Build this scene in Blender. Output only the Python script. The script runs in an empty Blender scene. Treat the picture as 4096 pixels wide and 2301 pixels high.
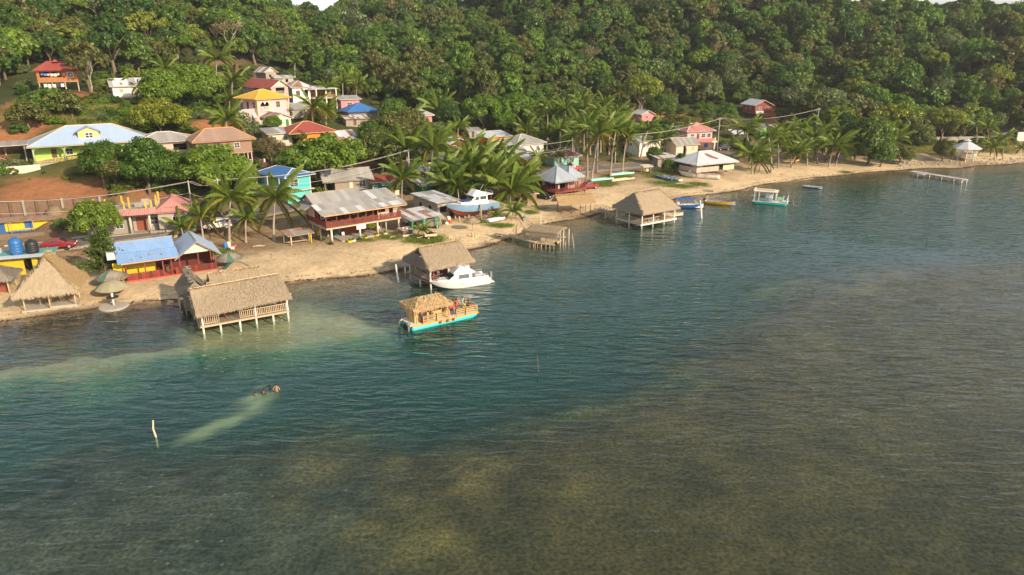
import bpy, bmesh, math, random
import numpy as np
from mathutils import Vector, Matrix
random.seed(7); rng = np.random.default_rng(7)
SC = bpy.context.scene
COL = SC.collection
R = math.radians
# ------------------------------------------------------------------ camera
F, PITCH, CAMH = 2900.0, 18.5, 32.0
SP, CP = math.sin(R(PITCH)), math.cos(R(PITCH))
cam = bpy.data.cameras.new('camera'); camo = bpy.data.objects.new('camera', cam); COL.objects.link(camo)
camo.location = (0, 0, CAMH); camo.rotation_euler = (R(90 - PITCH), 0, 0)
cam.sensor_width = 36; cam.lens = 36 * F / 4096; cam.clip_end = 6000; cam.clip_start = 0.5
SC.camera = camo
# ------------------------------------------------------------------ sky, sun, exposure
SUN_AZ, SUN_EL = R(130), R(26)          # azimuth clockwise from +Y
W = bpy.data.worlds.new('World'); SC.world = W; W.use_nodes = True
wn = W.node_tree.nodes; wl = W.node_tree.links
bg = wn['Background']; sky = wn.new('ShaderNodeTexSky'); sky.sky_type = 'NISHITA'; sky.sun_disc = False
sky.sun_elevation = SUN_EL; sky.sun_rotation = SUN_AZ; sky.air_density = 1.0; sky.dust_density = 1.0; sky.ozone_density = 1.0
hz_ = wn.new('ShaderNodeHueSaturation'); hz_.inputs['Saturation'].default_value = 0.35     # milky tropical afternoon
wl.new(sky.outputs[0], hz_.inputs['Color']); wl.new(hz_.outputs[0], bg.inputs[0]); bg.inputs[1].default_value = 0.13
sl = bpy.data.lights.new('sun', 'SUN'); so = bpy.data.objects.new('sun', sl); COL.objects.link(so)
sl.energy = 4.2; sl.angle = R(0.6); sl.color = (1.0, 0.80, 0.58)
sd = Vector((math.sin(SUN_AZ) * math.cos(SUN_EL), math.cos(SUN_AZ) * math.cos(SUN_EL), math.sin(SUN_EL)))
so.rotation_euler = sd.to_track_quat('Z', 'Y').to_euler(); so.location = sd * 300
SC.view_settings.view_transform = 'Standard'; SC.view_settings.look = 'None'
SC.view_settings.exposure = 0.52; SC.view_settings.gamma = 1.0; SC.view_settings.use_curve_mapping = False
SC.cycles.max_bounces = 6; SC.cycles.diffuse_bounces = 3; SC.cycles.transparent_max_bounces = 12
SC.cycles.caustics_reflective = False; SC.cycles.caustics_refractive = False
SC.cycles.use_denoising = True; SC.cycles.denoiser = 'OPENIMAGEDENOISE'
# ------------------------------------------------------------------ pixel of the photograph -> place in the world
def ray(u, v):
    xc = (u - 2048) / F; yc = -(v - 1150.5) / F
    return np.array([xc, CP + yc * SP, -SP + yc * CP])
def at(u, v, t):                       # t = distance along the optical axis, metres
    return np.array([0, 0, CAMH]) + ray(u, v) * t
def gz(u, v, z=0.0):                   # on the level z
    d = ray(u, v); return np.array([0, 0, CAMH]) + d * ((z - CAMH) / d[2])
# ------------------------------------------------------------------ numpy noise
def _hash(ix, iy, s):
    n = np.sin(ix * 127.1 + iy * 311.7 + s * 74.7) * 43758.5453
    return n - np.floor(n)
def vnoise(x, y, s=0):
    ix, iy = np.floor(x), np.floor(y); fx, fy = x - ix, y - iy
    fx = fx * fx * (3 - 2 * fx); fy = fy * fy * (3 - 2 * fy)
    a, b = _hash(ix, iy, s), _hash(ix + 1, iy, s); c, d = _hash(ix, iy + 1, s), _hash(ix + 1, iy + 1, s)
    return a + (b - a) * fx + (c - a) * fy + (a - b - c + d) * fx * fy
def fbm(x, y, sc, s=0, o=4):
    r = 0; a = 0.5
    for k in range(o):
        r = r + a * (vnoise(x / sc, y / sc, s + k * 13) - 0.5); sc *= 0.5; a *= 0.55
    return r * 2
def sstep(a, b, x):
    t = np.clip((x - a) / (b - a), 0, 1); return t * t * (3 - 2 * t)
# ------------------------------------------------------------------ terrain
SHORE_PX = [(-2500, 2300), (-1200, 1600), (-500, 1385), (0, 1296), (152, 1272), (323, 1257), (403, 1246), (494, 1240), (560, 1222), (745, 1206),
 (1132, 1147), (1300, 1124), (1500, 1105), (1641, 1084), (1760, 1056), (1850, 1030), (1868, 1022), (1857, 1012), (1950, 990), (2039, 964),
 (2110, 943), (2189, 906), (2278, 886), (2360, 872), (2400, 860), (2480, 850), (2600, 828), (2697, 804), (2860, 780), (3000, 761), (3100, 737), (3200, 724),
 (3371, 705), (3603, 684), (3873, 674), (4096, 656), (4700, 620), (6500, 560), (12000, 470)]
SHORE = np.array([gz(u, v, 0)[:2] for u, v in SHORE_PX])
def shore_dist(x, y):
    """signed distance to the water's edge, + on land"""
    x = np.asarray(x, float); y = np.asarray(y, float)
    best = np.full(x.shape, 1e9); sgn = np.ones(x.shape)
    for (ax, ay), (bx, by) in zip(SHORE[:-1], SHORE[1:]):
        dx, dy = bx - ax, by - ay; L = dx * dx + dy * dy
        t = np.clip(((x - ax) * dx + (y - ay) * dy) / L, 0, 1)
        d = np.hypot(x - ax - t * dx, y - ay - t * dy)
        cr = dx * (y - ay) - dy * (x - ax)
        m = d < best - 1e-6
        best = np.where(m, d, best); sgn = np.where(m, np.sign(cr + 1e-9), sgn)
    return best * sgn
# (u, v, distance) of ground seen through gaps; forest points are canopy, lowered by the trees' height
GP = [(u, v, t, 0) for u, v, t in [
 (300, 650, 140), (100, 690, 138), (500, 655, 142), (660, 625, 150), (880, 650, 155), (230, 375, 172), (60, 400, 168), (40, 560, 146), (40, 480, 156), (430, 430, 170),
 (520, 378, 185), (700, 470, 172), (600, 560, 158), (850, 430, 192), (850, 330, 215), (1040, 490, 190), (1060, 425, 203), (1215, 415, 212), (1070, 325, 235), (1130, 500, 180), (1390, 430, 215),
 (1440, 470, 205), (1270, 585, 172), (1150, 580, 170), (1380, 600, 170), (1000, 700, 150), (1150, 660, 157), (1490, 560, 178),
 (1700, 480, 205), (2950, 490, 250), (3050, 500, 248), (2800, 560, 226), (2620, 500, 235)]]
GZ = [(u, v, z) for u, v, z in [
 (0, 1005, 1.9), (280, 982, 1.9), (500, 955, 2.0), (700, 925, 2.0), (1000, 865, 2.2), (1300, 805, 2.4), (1600, 755, 2.4), (1900, 712, 2.4), (2170, 690, 2.2), (2400, 668, 2.2),
 (2600, 645, 2.2), (2900, 612, 2.3), (3100, 588, 2.4), (3400, 560, 2.4), (0, 930, 2.4), (450, 940, 2.4), (650, 925, 2.2), 
 (1140, 800, 3.0), (1420, 770, 2.8), (1540, 770, 2.6), (1700, 790, 2.2), (1690, 725, 3.0), (1850, 640, 3.4), (2000, 650, 3.2), (2150, 670, 2.8), (2350, 640, 2.8),
 (2250, 560, 3.6), (2450, 610, 2.8), (2740, 612, 3.0), (2790, 560, 4.2), (3000, 560, 3.6), (3150, 545, 3.4), (3300, 600, 2.0), (3600, 600, 2.2), (3850, 600, 2.2), (4096, 580, 2.5), (4096, 600, 2.0),
 (450, 770, 7.0), (200, 770, 8.2), (700, 770, 6.0), (600, 700, 8.4), (870, 790, 4.5), (900, 700, 7.5), (1420, 690, 5.2), (1480, 640, 6.5), (1600, 600, 6.5), (1800, 560, 6.0), (2000, 560, 5.0)]]
FP = [(100, 150, 215), (100, 0, 240), (-300, 200, 190), (-300, 0, 215), (330, 180, 215), (600, 0, 275), (600, 180, 235), (850, 80, 285), (1030, 45, 320), (1200, 110, 420), (1330, 105, 410), (1000, 150, 275), (1250, 120, 330), (1250, 280, 250),
 (1500, 200, 335), (1500, 330, 265), (1500, 420, 232), (1450, 60, 400), (1700, -25, 395), (2000, -45, 390), (2000, 110, 345), (2000, 300, 280), (2000, 400, 250), (2000, 480, 220), (2500, -50, 385), (2500, 150, 340), (2500, 300, 290), (2400, 420, 250),
 (2800, 420, 265), (3000, 400, 282), (3000, 200, 325), (3000, 0, 365), (3500, 500, 258), (3500, 400, 278), (3500, 200, 312), (3600, 0, 345), (3250, 420, 275), (3250, 200, 318), (3800, 205, 335), (3950, 195, 320), (3800, 300, 285), (3800, 500, 250), (4096, 500, 248), (4096, 400, 258), (4096, 200, 282),
 (4096, 165, 305), (4500, 60, 300), (4500, 300, 270), (4500, 500, 255)]
CPTS = [at(u, v, t) for u, v, t, _ in GP] + [gz(u, v, z) for u, v, z in GZ]
for u, v, t in FP:
    p = at(u, v, t); p[2] -= 6.5; CPTS.append(p)
for x, y, z in [(-330, 200, 55), (-330, 420, 50), (0, 520, 40), (250, 520, 40), (-150, 520, 40), (450, 400, 40), (520, 300, 20), (300, 420, 34), (-200, 150, 30), (-150, 110, 12)]:
    CPTS.append(np.array([x, y, z], float))
for p in SHORE[2:-1]:
    CPTS.append(np.array([p[0], p[1], 0.0]))
_q = gz(-60, 905, 2.6); _c, _s = math.cos(R(20)), math.sin(R(20))         # level yard below the retaining wall, bank behind it
for x in (-6, -1, 4, 9, 14, 18.5):
    for y, z in ((-3.5, 2.3), (-.8, 2.45), (1.2, 6.2), (4.5, 6.7)): CPTS.append(np.array([_q[0] + x * _c - y * _s, _q[1] + x * _s + y * _c, z]))
CPTS = np.array(CPTS)
_n = len(CPTS)
_D = np.hypot(CPTS[:, None, 0] - CPTS[None, :, 0], CPTS[:, None, 1] - CPTS[None, :, 1])
_A = np.zeros((_n + 3, _n + 3)); _A[:_n, :_n] = -_D + np.eye(_n) * .5
_A[:_n, _n:] = np.c_[np.ones(_n), CPTS[:, :2] / 100]; _A[_n:, :_n] = _A[:_n, _n:].T
_w = np.linalg.solve(_A, np.r_[CPTS[:, 2], 0, 0, 0])
def poly_mask(x, y, px, soft, warp=0.0, z=0.0, wsc=6.0):
    P = np.array([gz(u, v, z)[:2] for u, v in px])
    if warp:
        x, y = x + fbm(x, y, wsc, 31) * warp, y + fbm(x, y, wsc, 57) * warp
    best = np.full(x.shape, 1e9); inside = np.zeros(x.shape, bool)
    for i in range(len(P)):
        ax, ay = P[i]; bx, by = P[(i + 1) % len(P)]
        dx, dy = bx - ax, by - ay; L = dx * dx + dy * dy + 1e-9
        t = np.clip(((x - ax) * dx + (y - ay) * dy) / L, 0, 1)
        best = np.minimum(best, np.hypot(x - ax - t * dx, y - ay - t * dy))
        c = ((ay > y) != (by > y)) & (x < (bx - ax) * (y - ay) / (by - ay + 1e-12) + ax)
        inside ^= c
    s = np.where(inside, best, -best)
    return sstep(-soft, soft, s)
SAND_BED = [(-400, 1560), (0, 1446), (350, 1395), (640, 1375), (760, 1290), (900, 1250), (1150, 1205), (1400, 1225), (1600, 1275), (1560, 1310), (1480, 1330), (1200, 1385), (800, 1425), (500, 1475), (250, 1512), (0, 1530), (-400, 1640)]
PLUME = [(700, 1752), (900, 1660), (980, 1600), (1085, 1565), (1095, 1590), (1040, 1640), (960, 1700), (830, 1745)]
GRASS_BED = [(-1500, 2200), (0, 1880), (300, 1780), (640, 1735), (950, 1750), (1300, 1690), (1750, 1680), (2080, 1660), (2380, 1545), (2640, 1440), (2760, 1330), (2900, 1230), (3080, 1120), (3350, 1045), (3700, 1015), (4300, 960), (9000, 800), (9000, 9000), (-1500, 9000)]
YELLOW = [[(2640, 1420), (2800, 1380), (2930, 1420), (2900, 1500), (2750, 1520)], [(1500, 1760), (1900, 1690), (2250, 1740), (2150, 1880), (1800, 2020), (1550, 2160), (1380, 2080), (1420, 1880)], [(2250, 1660), (2480, 1560), (2620, 1620), (2500, 1720), (2300, 1760)],
          [(3050, 1130), (3350, 1060), (3600, 1065), (3500, 1120), (3150, 1180)], [(1180, 1730), (1500, 1690), (1500, 1780), (1250, 1830)]]
def raw_height(x, y):
    x = np.asarray(x, float); y = np.asarray(y, float); sh = x.shape
    xf, yf = x.ravel(), y.ravel(); out = np.empty(xf.size)
    for i in range(0, xf.size, 20000):
        xs, ys = xf[i:i + 20000], yf[i:i + 20000]
        d = np.hypot(xs[:, None] - CPTS[None, :, 0], ys[:, None] - CPTS[None, :, 1])
        out[i:i + 20000] = -d @ _w[:_n] + _w[_n] + _w[_n + 1] * xs / 100 + _w[_n + 2] * ys / 100
    return out.reshape(sh)
def height(x, y):
    s = shore_dist(x, y)
    h = raw_height(x, y)
    beach = np.where(s < 10, 0.085 * s, 0.85 + 0.055 * (s - 10))
    k = sstep(5, 22, s)
    land = beach * (1 - k) + np.maximum(h, 0.8) * k
    land = land + 0.05 * fbm(x, y, 5, 3) * sstep(1, 5, s) + (1.0 * fbm(x, y, 20, 9) + 13.0 * fbm(x, y * .45, 60, 19, 2)) * sstep(75, 140, s)
    land = np.minimum(land, 60 + 4 * fbm(x, y, 50, 5))
    sea = -np.minimum(0.09 * -s, 0.40)
    g = poly_mask(x, y, GRASS_BED, 9.0, 6.0)
    sd_ = poly_mask(x, y, SAND_BED, 2.5, 3.5)
    dep = 2.6 * sstep(5, 20, -s) * (1 - 0.9 * g) * (1 - 0.93 * sd_)
    sea = sea - dep * sstep(2, 12, -s) + 0.12 * fbm(x, y, 4, 21)* sstep(3, 8, -s)
    return np.where(s > 0, land, sea)
# ------------------------------------------------------------------ materials
MATS = {}
def nodes(name):
    m = bpy.data.materials.new(name); m.use_nodes = True
    nt = m.node_tree; b = nt.nodes['Principled BSDF']
    return m, nt, b
def N(nt, t, **kw):
    n = nt.nodes.new(t)
    for k, v in kw.items():
        if k in n.inputs: n.inputs[k].default_value = v
        else: setattr(n, k, v)
    return n
def mat(name, col, rough=0.8, var=0.25, scale=2.0, bump=0.0, metal=0.0, stripe=None, rnd=0.15, dirt=None, spec=0.3):
    """procedural: two-scale noise on the colour, a shade per object, optional stripes (period, depth) along UV.x"""
    if name in MATS: return MATS[name]
    m, nt, b = nodes(name); L = nt.links.new
    tc = N(nt, 'ShaderNodeTexCoord'); geo = N(nt, 'ShaderNodeNewGeometry')
    n1 = N(nt, 'ShaderNodeTexNoise', Scale=scale, Detail=6.0, Roughness=0.65); L(geo.outputs['Position'], n1.inputs['Vector'])
    oi = N(nt, 'ShaderNodeObjectInfo')
    a = N(nt, 'ShaderNodeMath', operation='MULTIPLY_ADD'); a.inputs[1].default_value = var * 2; a.inputs[2].default_value = 1 - var
    L(n1.outputs[0], a.inputs[0])
    c = N(nt, 'ShaderNodeMath', operation='MULTIPLY_ADD'); c.inputs[1].default_value = rnd * 2; c.inputs[2].default_value = 1 - rnd
    L(oi.outputs['Random'], c.inputs[0])
    mu = N(nt, 'ShaderNodeMath', operation='MULTIPLY'); L(a.outputs[0], mu.inputs[0]); L(c.outputs[0], mu.inputs[1])
    mx = N(nt, 'ShaderNodeMix', data_type='RGBA', blend_type='MULTIPLY'); mx.inputs[0].default_value = 1
    mx.inputs[6].default_value = (*col, 1); L(mu.outputs[0], mx.inputs[7]); out = mx.outputs[2]
    if dirt:
        n2 = N(nt, 'ShaderNodeTexNoise', Scale=scale * 0.45, Detail=8.0, Roughness=0.75); L(geo.outputs['Position'], n2.inputs['Vector'])
        rp = N(nt, 'ShaderNodeMapRange'); rp.inputs[1].default_value = 0.5; rp.inputs[2].default_value = 0.72; rp.inputs[3].default_value = 0; rp.inputs[4].default_value = dirt[1]
        L(n2.outputs[0], rp.inputs[0])
        m2 = N(nt, 'ShaderNodeMix', data_type='RGBA'); L(rp.outputs[0], m2.inputs[0]); L(out, m2.inputs[6]); m2.inputs[7].default_value = (*dirt[0], 1); out = m2.outputs[2]
    L(out, b.inputs['Base Color'])
    b.inputs['Roughness'].default_value = rough; b.inputs['Metallic'].default_value = metal
    b.inputs['Specular IOR Level'].default_value = spec
    if stripe:
        uv = N(nt, 'ShaderNodeUVMap'); wv = N(nt, 'ShaderNodeTexWave', Scale=6.2832 / stripe[0] / 20, Distortion=0.0); wv.bands_direction = stripe[2] if len(stripe) > 2 else 'X'
        L(uv.outputs[0], wv.inputs['Vector']); bp = N(nt, 'ShaderNodeBump', Strength=1.0, Distance=stripe[1]); L(wv.outputs['Fac'], bp.inputs['Height']); L(bp.outputs[0], b.inputs['Normal'])
    elif bump:
        bp = N(nt, 'ShaderNodeBump', Strength=1.0, Distance=bump); n3 = N(nt, 'ShaderNodeTexNoise', Scale=scale * 6, Detail=4.0); L(geo.outputs['Position'], n3.inputs['Vector']); L(n3.outputs[0], bp.inputs['Height']); L(bp.outputs[0], b.inputs['Normal'])
    MATS[name] = m
    return m
# ------------------------------------------------------------------ object helpers
def tag(o, label=None, cat=None, group=None, kind=None):
    if label: o['label'] = label
    if cat: o['category'] = cat
    if group: o['group'] = group
    if kind: o['kind'] = kind
    return o
def empty(name, loc=(0, 0, 0), rz=0.0, label=None, cat=None, group=None):
    o = bpy.data.objects.new(name, None); COL.objects.link(o); o.location = tuple(loc); o.rotation_euler = (0, 0, rz); o.empty_display_size = 0.3
    return tag(o, label, cat, group)
def mobj(name, me, m=None, parent=None, loc=None, rot=None, kind=None):
    o = bpy.data.objects.new(name, me); COL.objects.link(o)
    if m is not None and not me.materials: me.materials.append(m)
    if parent is not None: o.parent = parent
    if loc is not None: o.location = tuple(loc)
    if rot is not None: o.rotation_euler = rot
    if kind: o['kind'] = kind
    return o
class MB:
    """collects faces, then becomes one mesh"""
    def __init__(s): s.v = []; s.f = []; s.uv = []
    def face(s, pts, uv=None):
        i = len(s.v); s.v += [tuple(p) for p in pts]; s.f.append(list(range(i, i + len(pts)))); s.uv.append(uv); return s
    def box(s, x0, y0, z0, x1, y1, z1):
        i = len(s.v); s.v += [(x0, y0, z0), (x1, y0, z0), (x1, y1, z0), (x0, y1, z0), (x0, y0, z1), (x1, y0, z1), (x1, y1, z1), (x0, y1, z1)]
        for q in ((0, 3, 2, 1), (4, 5, 6, 7), (0, 1, 5, 4), (1, 2, 6, 5), (2, 3, 7, 6), (3, 0, 4, 7)): s.f.append([i + k for k in q]); s.uv.append(None)
        return s
    def bar(s, a, b, w, h=None):
        """square bar from a to b"""
        a, b = Vector(a), Vector(b); h = h or w; d = (b - a)
        if d.length < 1e-6: return s
        d.normalize(); up = Vector((0, 0, 1)) if abs(d.z) < 0.95 else Vector((0, 1, 0))
        x = d.cross(up).normalized() * w / 2; y = x.cross(d).normalized() * h / 2
        i = len(s.v)
        for p in (a, b):
            for q in (-x - y, x - y, x + y, -x + y): s.v.append(tuple(p + q))
        for q in ((0, 1, 2, 3), (7, 6, 5, 4), (0, 4, 5, 1), (1, 5, 6, 2), (2, 6, 7, 3), (3, 7, 4, 0)): s.f.append([i + k for k in q]); s.uv.append(None)
        return s
    def tube(s, pts, rad, n=8, cap=True):
        pts = [Vector(p) for p in pts]; rad = rad if isinstance(rad, (list, tuple)) else [rad] * len(pts)
        i0 = len(s.v)
        for k, p in enumerate(pts):
            d = (pts[min(k + 1, len(pts) - 1)] - pts[max(k - 1, 0)]).normalized()
            up = Vector((0, 0, 1)) if abs(d.z) < 0.9 else Vector((1, 0, 0))
            x = d.cross(up).normalized(); y = d.cross(x).normalized()
            for j in range(n):
                a = 2 * math.pi * j / n; s.v.append(tuple(p + (x * math.cos(a) + y * math.sin(a)) * rad[k]))
        for k in range(len(pts) - 1):
            for j in range(n):
                s.f.append([i0 + k * n + j, i0 + k * n + (j + 1) % n, i0 + (k + 1) * n + (j + 1) % n, i0 + (k + 1) * n + j]); s.uv.append(None)
        if cap:
            s.f.append([i0 + j for j in range(n)]); s.f.append([i0 + (len(pts) - 1) * n + j for j in range(n)][::-1]); s.uv += [None, None]
        return s
    def lathe(s, prof, n=12, c=(0, 0)):
        i0 = len(s.v)
        for r, z in prof:
            for j in range(n):
                a = 2 * math.pi * j / n; s.v.append((c[0] + r * math.cos(a), c[1] + r * math.sin(a), z))
        for k in range(len(prof) - 1):
            for j in range(n):
                s.f.append([i0 + k * n + j, i0 + k * n + (j + 1) % n, i0 + (k + 1) * n + (j + 1) % n, i0 + (k + 1) * n + j]); s.uv.append(None)
        s.f.append([i0 + j for j in range(n)][::-1]); s.f.append([i0 + (len(prof) - 1) * n + j for j in range(n)]); s.uv += [None, None]
        return s
    def prism(s, poly, y0, y1):
        """polygon in x-z, pulled along y"""
        n = len(poly); i = len(s.v); s.v += [(x, y0, z) for x, z in poly] + [(x, y1, z) for x, z in poly]
        s.f.append([i + k for k in range(n)]); s.f.append([i + n + k for k in range(n)][::-1]); s.uv += [None, None]
        for k in range(n): s.f.append([i + k, i + n + k, i + n + (k + 1) % n, i + (k + 1) % n]); s.uv.append(None)
        return s
    def mesh(s, name, smooth=False, fix=True):
        me = bpy.data.meshes.new(name); me.from_pydata(s.v, [], s.f)
        if any(u is not None for u in s.uv):
            l = me.uv_layers.new(name='UVMap'); k = 0
            for f, u in zip(s.f, s.uv):
                for j in range(len(f)):
                    l.data[k].uv = u[j] if u else (0, 0); k += 1
        if fix:
            bm = bmesh.new(); bm.from_mesh(me); bmesh.ops.recalc_face_normals(bm, faces=bm.faces); bm.to_mesh(me); bm.free()
        if smooth: me.polygons.foreach_set('use_smooth', [True] * len(me.polygons))
        me.update(); return me
    def build(s, name, m, parent=None, smooth=False, loc=None, rot=None, kind=None, fix=True):
        return mobj(name, s.mesh(name, smooth, fix), m, parent, loc, rot, kind)
def grid_mesh(name, X, Y, Z, keep=None):
    ny, nx = X.shape; me = bpy.data.meshes.new(name)
    idx = np.arange(nx * ny).reshape(ny, nx)
    q = np.stack([idx[:-1, :-1], idx[:-1, 1:], idx[1:, 1:], idx[1:, :-1]], -1).reshape(-1, 4)
    if keep is not None: q = q[keep.ravel()]
    used = np.unique(q); remap = np.full(nx * ny, -1); remap[used] = np.arange(len(used))
    co = np.stack([X.ravel(), Y.ravel(), Z.ravel()], -1)[used]
    me.from_pydata(co.tolist(), [], remap[q].tolist())
    me.polygons.foreach_set('use_smooth', [True] * len(me.polygons)); me.update()
    return me, used
def vattr(me, name, vals):
    a = me.attributes.new(name, 'FLOAT', 'POINT'); a.data.foreach_set('value', np.ascontiguousarray(vals, np.float32))
def cattr(me, name, vals):
    a = me.attributes.new(name, 'FLOAT_COLOR', 'POINT'); a.data.foreach_set('color', np.ascontiguousarray(np.c_[vals, np.ones(len(vals))], np.float32).ravel())
def axis(lo, a, b, hi, step, grow=1.12):
    core = list(np.arange(a, b + step, step)); s = step; x = a; left = []
    while x > lo: s = min(s * grow, 400); x -= s; left.append(x)
    s = step; x = core[-1]; right = []
    while x < hi: s = min(s * grow, 400); x += s; right.append(x)
    return np.array(left[::-1] + core + right)
# ------------------------------------------------------------------ ground and sea
gx = axis(-1500, -75, 165, 2500, 0.85, 1.08); gy = axis(-1500, 30, 225, 700, 0.85, 1.07)
GX, GY = np.meshgrid(gx, gy); GHt = height(GX, GY); GS = shore_dist(GX, GY)
def hfast(x, y):                       # the same heights, read off the ground's own grid
    x = np.asarray(x, float); y = np.asarray(y, float)
    i = np.clip(np.searchsorted(gx, x) - 1, 0, len(gx) - 2); j = np.clip(np.searchsorted(gy, y) - 1, 0, len(gy) - 2)
    a = np.clip((x - gx[i]) / (gx[i + 1] - gx[i]), 0, 1); b = np.clip((y - gy[j]) / (gy[j + 1] - gy[j]), 0, 1)
    return (GHt[j, i] * (1 - a) + GHt[j, i + 1] * a) * (1 - b) + (GHt[j + 1, i] * (1 - a) + GHt[j + 1, i + 1] * a) * b
def gh(x, y):
    return float(hfast(np.array([x]), np.array([y]))[0])
_T = np.concatenate([np.arange(60, 260, 1.0), np.arange(260, 460, 2.0)])
def drop(u, v):                        # first meeting of the photograph's ray with the ground
    d = ray(u, v); X, Y, Z = d[0] * _T, d[1] * _T, CAMH + d[2] * _T
    h = np.maximum(hfast(X, Y), 0.0); k = np.nonzero(Z <= h)[0]
    if not len(k): return np.array([X[-1], Y[-1], h[-1]])
    i = k[0]; j = max(i - 1, 0); a = (Z[j] - h[j]); b = (Z[i] - h[i]); f = a / (a - b + 1e-9)
    t = _T[j] + (_T[i] - _T[j]) * f
    return np.array([d[0] * t, d[1] * t, CAMH + d[2] * t])
def ground_colours(x, y, s, h):
    n1, n2, n3 = fbm(x, y, 9, 41), fbm(x, y, 2.2, 42), fbm(x, y, 30, 43)
    c = lambda *a: np.array(a)[None, None, :]
    k = lambda m: m[..., None]
    sand = c(.60, .455, .27) * k(1 + .38 * n1 + .22 * n2)
    wet = c(.15, .11, .07) * k(1 + .2 * n2)
    dirt = c(.20, .13, .075) * k(1 + .4 * n1 + .2 * n2)
    leaf = c(.06, .07, .025) * k(1 + .5 * n1)
    red = c(.38, .165, .075) * k(1 + .35 * n1 + .25 * n2)
    grass = c(.12, .125, .03) * k(1 + .4 * n1 + .3 * n2)
    col = sand + (wet - sand) * k(1 - sstep(.5, 2.4, s + 1.1 * n2 + .8 * n1))
    col = col + (dirt - col) * k(sstep(11, 22, s + 8 * n1) * (.6 + .4 * sstep(-.2, .3, n2)))
    col = col + (leaf - col) * k(sstep(32, 52, s + 16 * n1))
    return col, dict(red=red, grass=grass, dirt=dirt, leaf=leaf, sand=sand, wet=wet)
gc, GCOL = ground_colours(GX, GY, GS, GHt)
def paint(kind, u, v, ru, rv, amt=1.0, edge=.5):
    """a patch of another ground cover, an ellipse on the ground round the place seen at (u, v)"""
    p = drop(u, v); a = at(u - ru, v, 100)[0] / 100; t = p[1] / ray(u, v)[1]
    rx = ru / F * t; d = ray(u, v); ry = max(rx * .35, rv / F * t / max(-d[2] / d[1], .12)) * .9
    q = np.hypot((GX - p[0]) / rx, (GY - p[1]) / ry) + .5 * fbm(GX, GY, max(rx * .5, 2), 77) + .25 * fbm(GX, GY, 1.6, 78)
    m = (1 - sstep(1 - edge, 1.0 + edge * .3, q)) * amt
    gc[...] = gc + (GCOL[kind] - gc) * m[..., None]
    return m
# ------------------------------------------------------------------ patches on the land
PATCH = {}
for a in [('red', 40, 520, 130, 90), ('red', 180, 400, 120, 40), ('red', 180, 760, 230, 34, .85), ('red', 420, 730, 120, 30, .8), ('red', 560, 760, 120, 26, .7), ('red', 860, 520, 110, 36), ('red', 950, 620, 90, 22, .5), ('dirt', 860, 300, 150, 60), ('dirt', 1080, 660, 110, 30),
          ('dirt', 1460, 600, 55, 60), ('red', 1440, 660, 60, 24, .5), ('red', 1810, 540, 50, 40, .8), ('red', 2680, 480, 150, 28), ('red', 3130, 470, 120, 40, .8), ('red', 2560, 470, 60, 20, .7), ('red', 2470, 470, 60, 24, .6), ('dirt', 2900, 590, 150, 20), ('dirt', 2650, 560, 120, 20), ('dirt', 2830, 600, 120, 16),
          ('dirt', 1000, 980, 170, 30, .5), ('dirt', 250, 930, 300, 30, .7), ('dirt', 1150, 800, 160, 30, .7), ('dirt', 100, 1060, 140, 30, .6),
          ('dirt', 3450, 620, 200, 14, .6), ('wet', 3850, 655, 240, 10, .5), ('wet', 2290, 865, 60, 14, .4), ('sand', 2350, 770, 130, 50, .8), ('sand', 3050, 690, 220, 30, .7), ('sand', 1800, 910, 110, 40, .9), ('sand', 2500, 770, 130, 30, .8), ('sand', 1200, 1040, 200, 50, .9)]:
    paint(*a)
GRASSY = [(330, 690, 160, 16, .5), (60, 690, 120, 14, .5), (430, 470, 170, 50, .8), (330, 420, 110, 30, .6), (110, 430, 90, 40, .6), (430, 560, 160, 40, .7), (700, 560, 90, 30, .6), (1700, 958, 100, 22, 1), (1560, 950, 60, 12, .7), (1450, 962, 60, 8, .7), (880, 1010, 60, 16, .7), (960, 1020, 70, 10, .5),
          (1760, 895, 30, 10, .8), (1905, 885, 55, 14, 1), (2000, 900, 70, 10, .9), (2120, 850, 40, 10, .9), (2160, 835, 30, 8, .7), (2420, 735, 60, 14, 1), (2340, 745, 60, 10, .8), (2480, 705, 60, 16, .8), (2600, 690, 60, 12, .9), (2660, 735, 80, 14, .7), (2720, 745, 70, 8, .9), (2790, 735, 60, 8, .8), (2820, 742, 40, 5, .8), (2830, 763, 20, 4, .7), (2640, 700, 80, 20, .6),
          (3680, 600, 160, 16, .9), (3980, 600, 130, 14, .8), (3390, 690, 40, 6, .8), (2200, 700, 50, 10, .6), (2890, 560, 100, 14, .7), (2680, 580, 60, 16, .8), (2500, 640, 40, 8, .7), (560, 640, 90, 20, .6), (2590, 600, 60, 18, .8)]
GM = np.zeros_like(GX)
for u, v, ru, rv, a in GRASSY: GM = np.maximum(GM, paint('grass', u, v, ru, rv, a))
# ------------------------------------------------------------------ bed of the bay
n1, n2, n3 = fbm(GX, GY, 7, 61), fbm(GX, GY, 1.6, 62), fbm(GX, GY, 22, 63)
gmask = poly_mask(GX, GY, GRASS_BED, 5.0, 9.0, wsc=9.0)
smask = poly_mask(GX, GY, SAND_BED, 2.2, 4.5)
pmask = poly_mask(GX, GY, PLUME, 1.0, 2.2, wsc=2.5)
ymask = np.zeros_like(GX)
for pg in YELLOW: ymask = np.maximum(ymask, poly_mask(GX, GY, pg, 3.5, 8.0))
wmask = poly_mask(GX, GY, [(-600, 1420), (0, 1300), (500, 1238), (740, 1215), (760, 1280), (600, 1360), (300, 1390), (0, 1440), (-600, 1600)], 1.2, 2.5)
wmask2 = poly_mask(GX, GY, [(2850, 800), (3100, 745), (3370, 712), (3600, 692), (3900, 686), (3900, 720), (3500, 745), (3250, 775), (3000, 805)], 2.0, 4.0)
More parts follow.
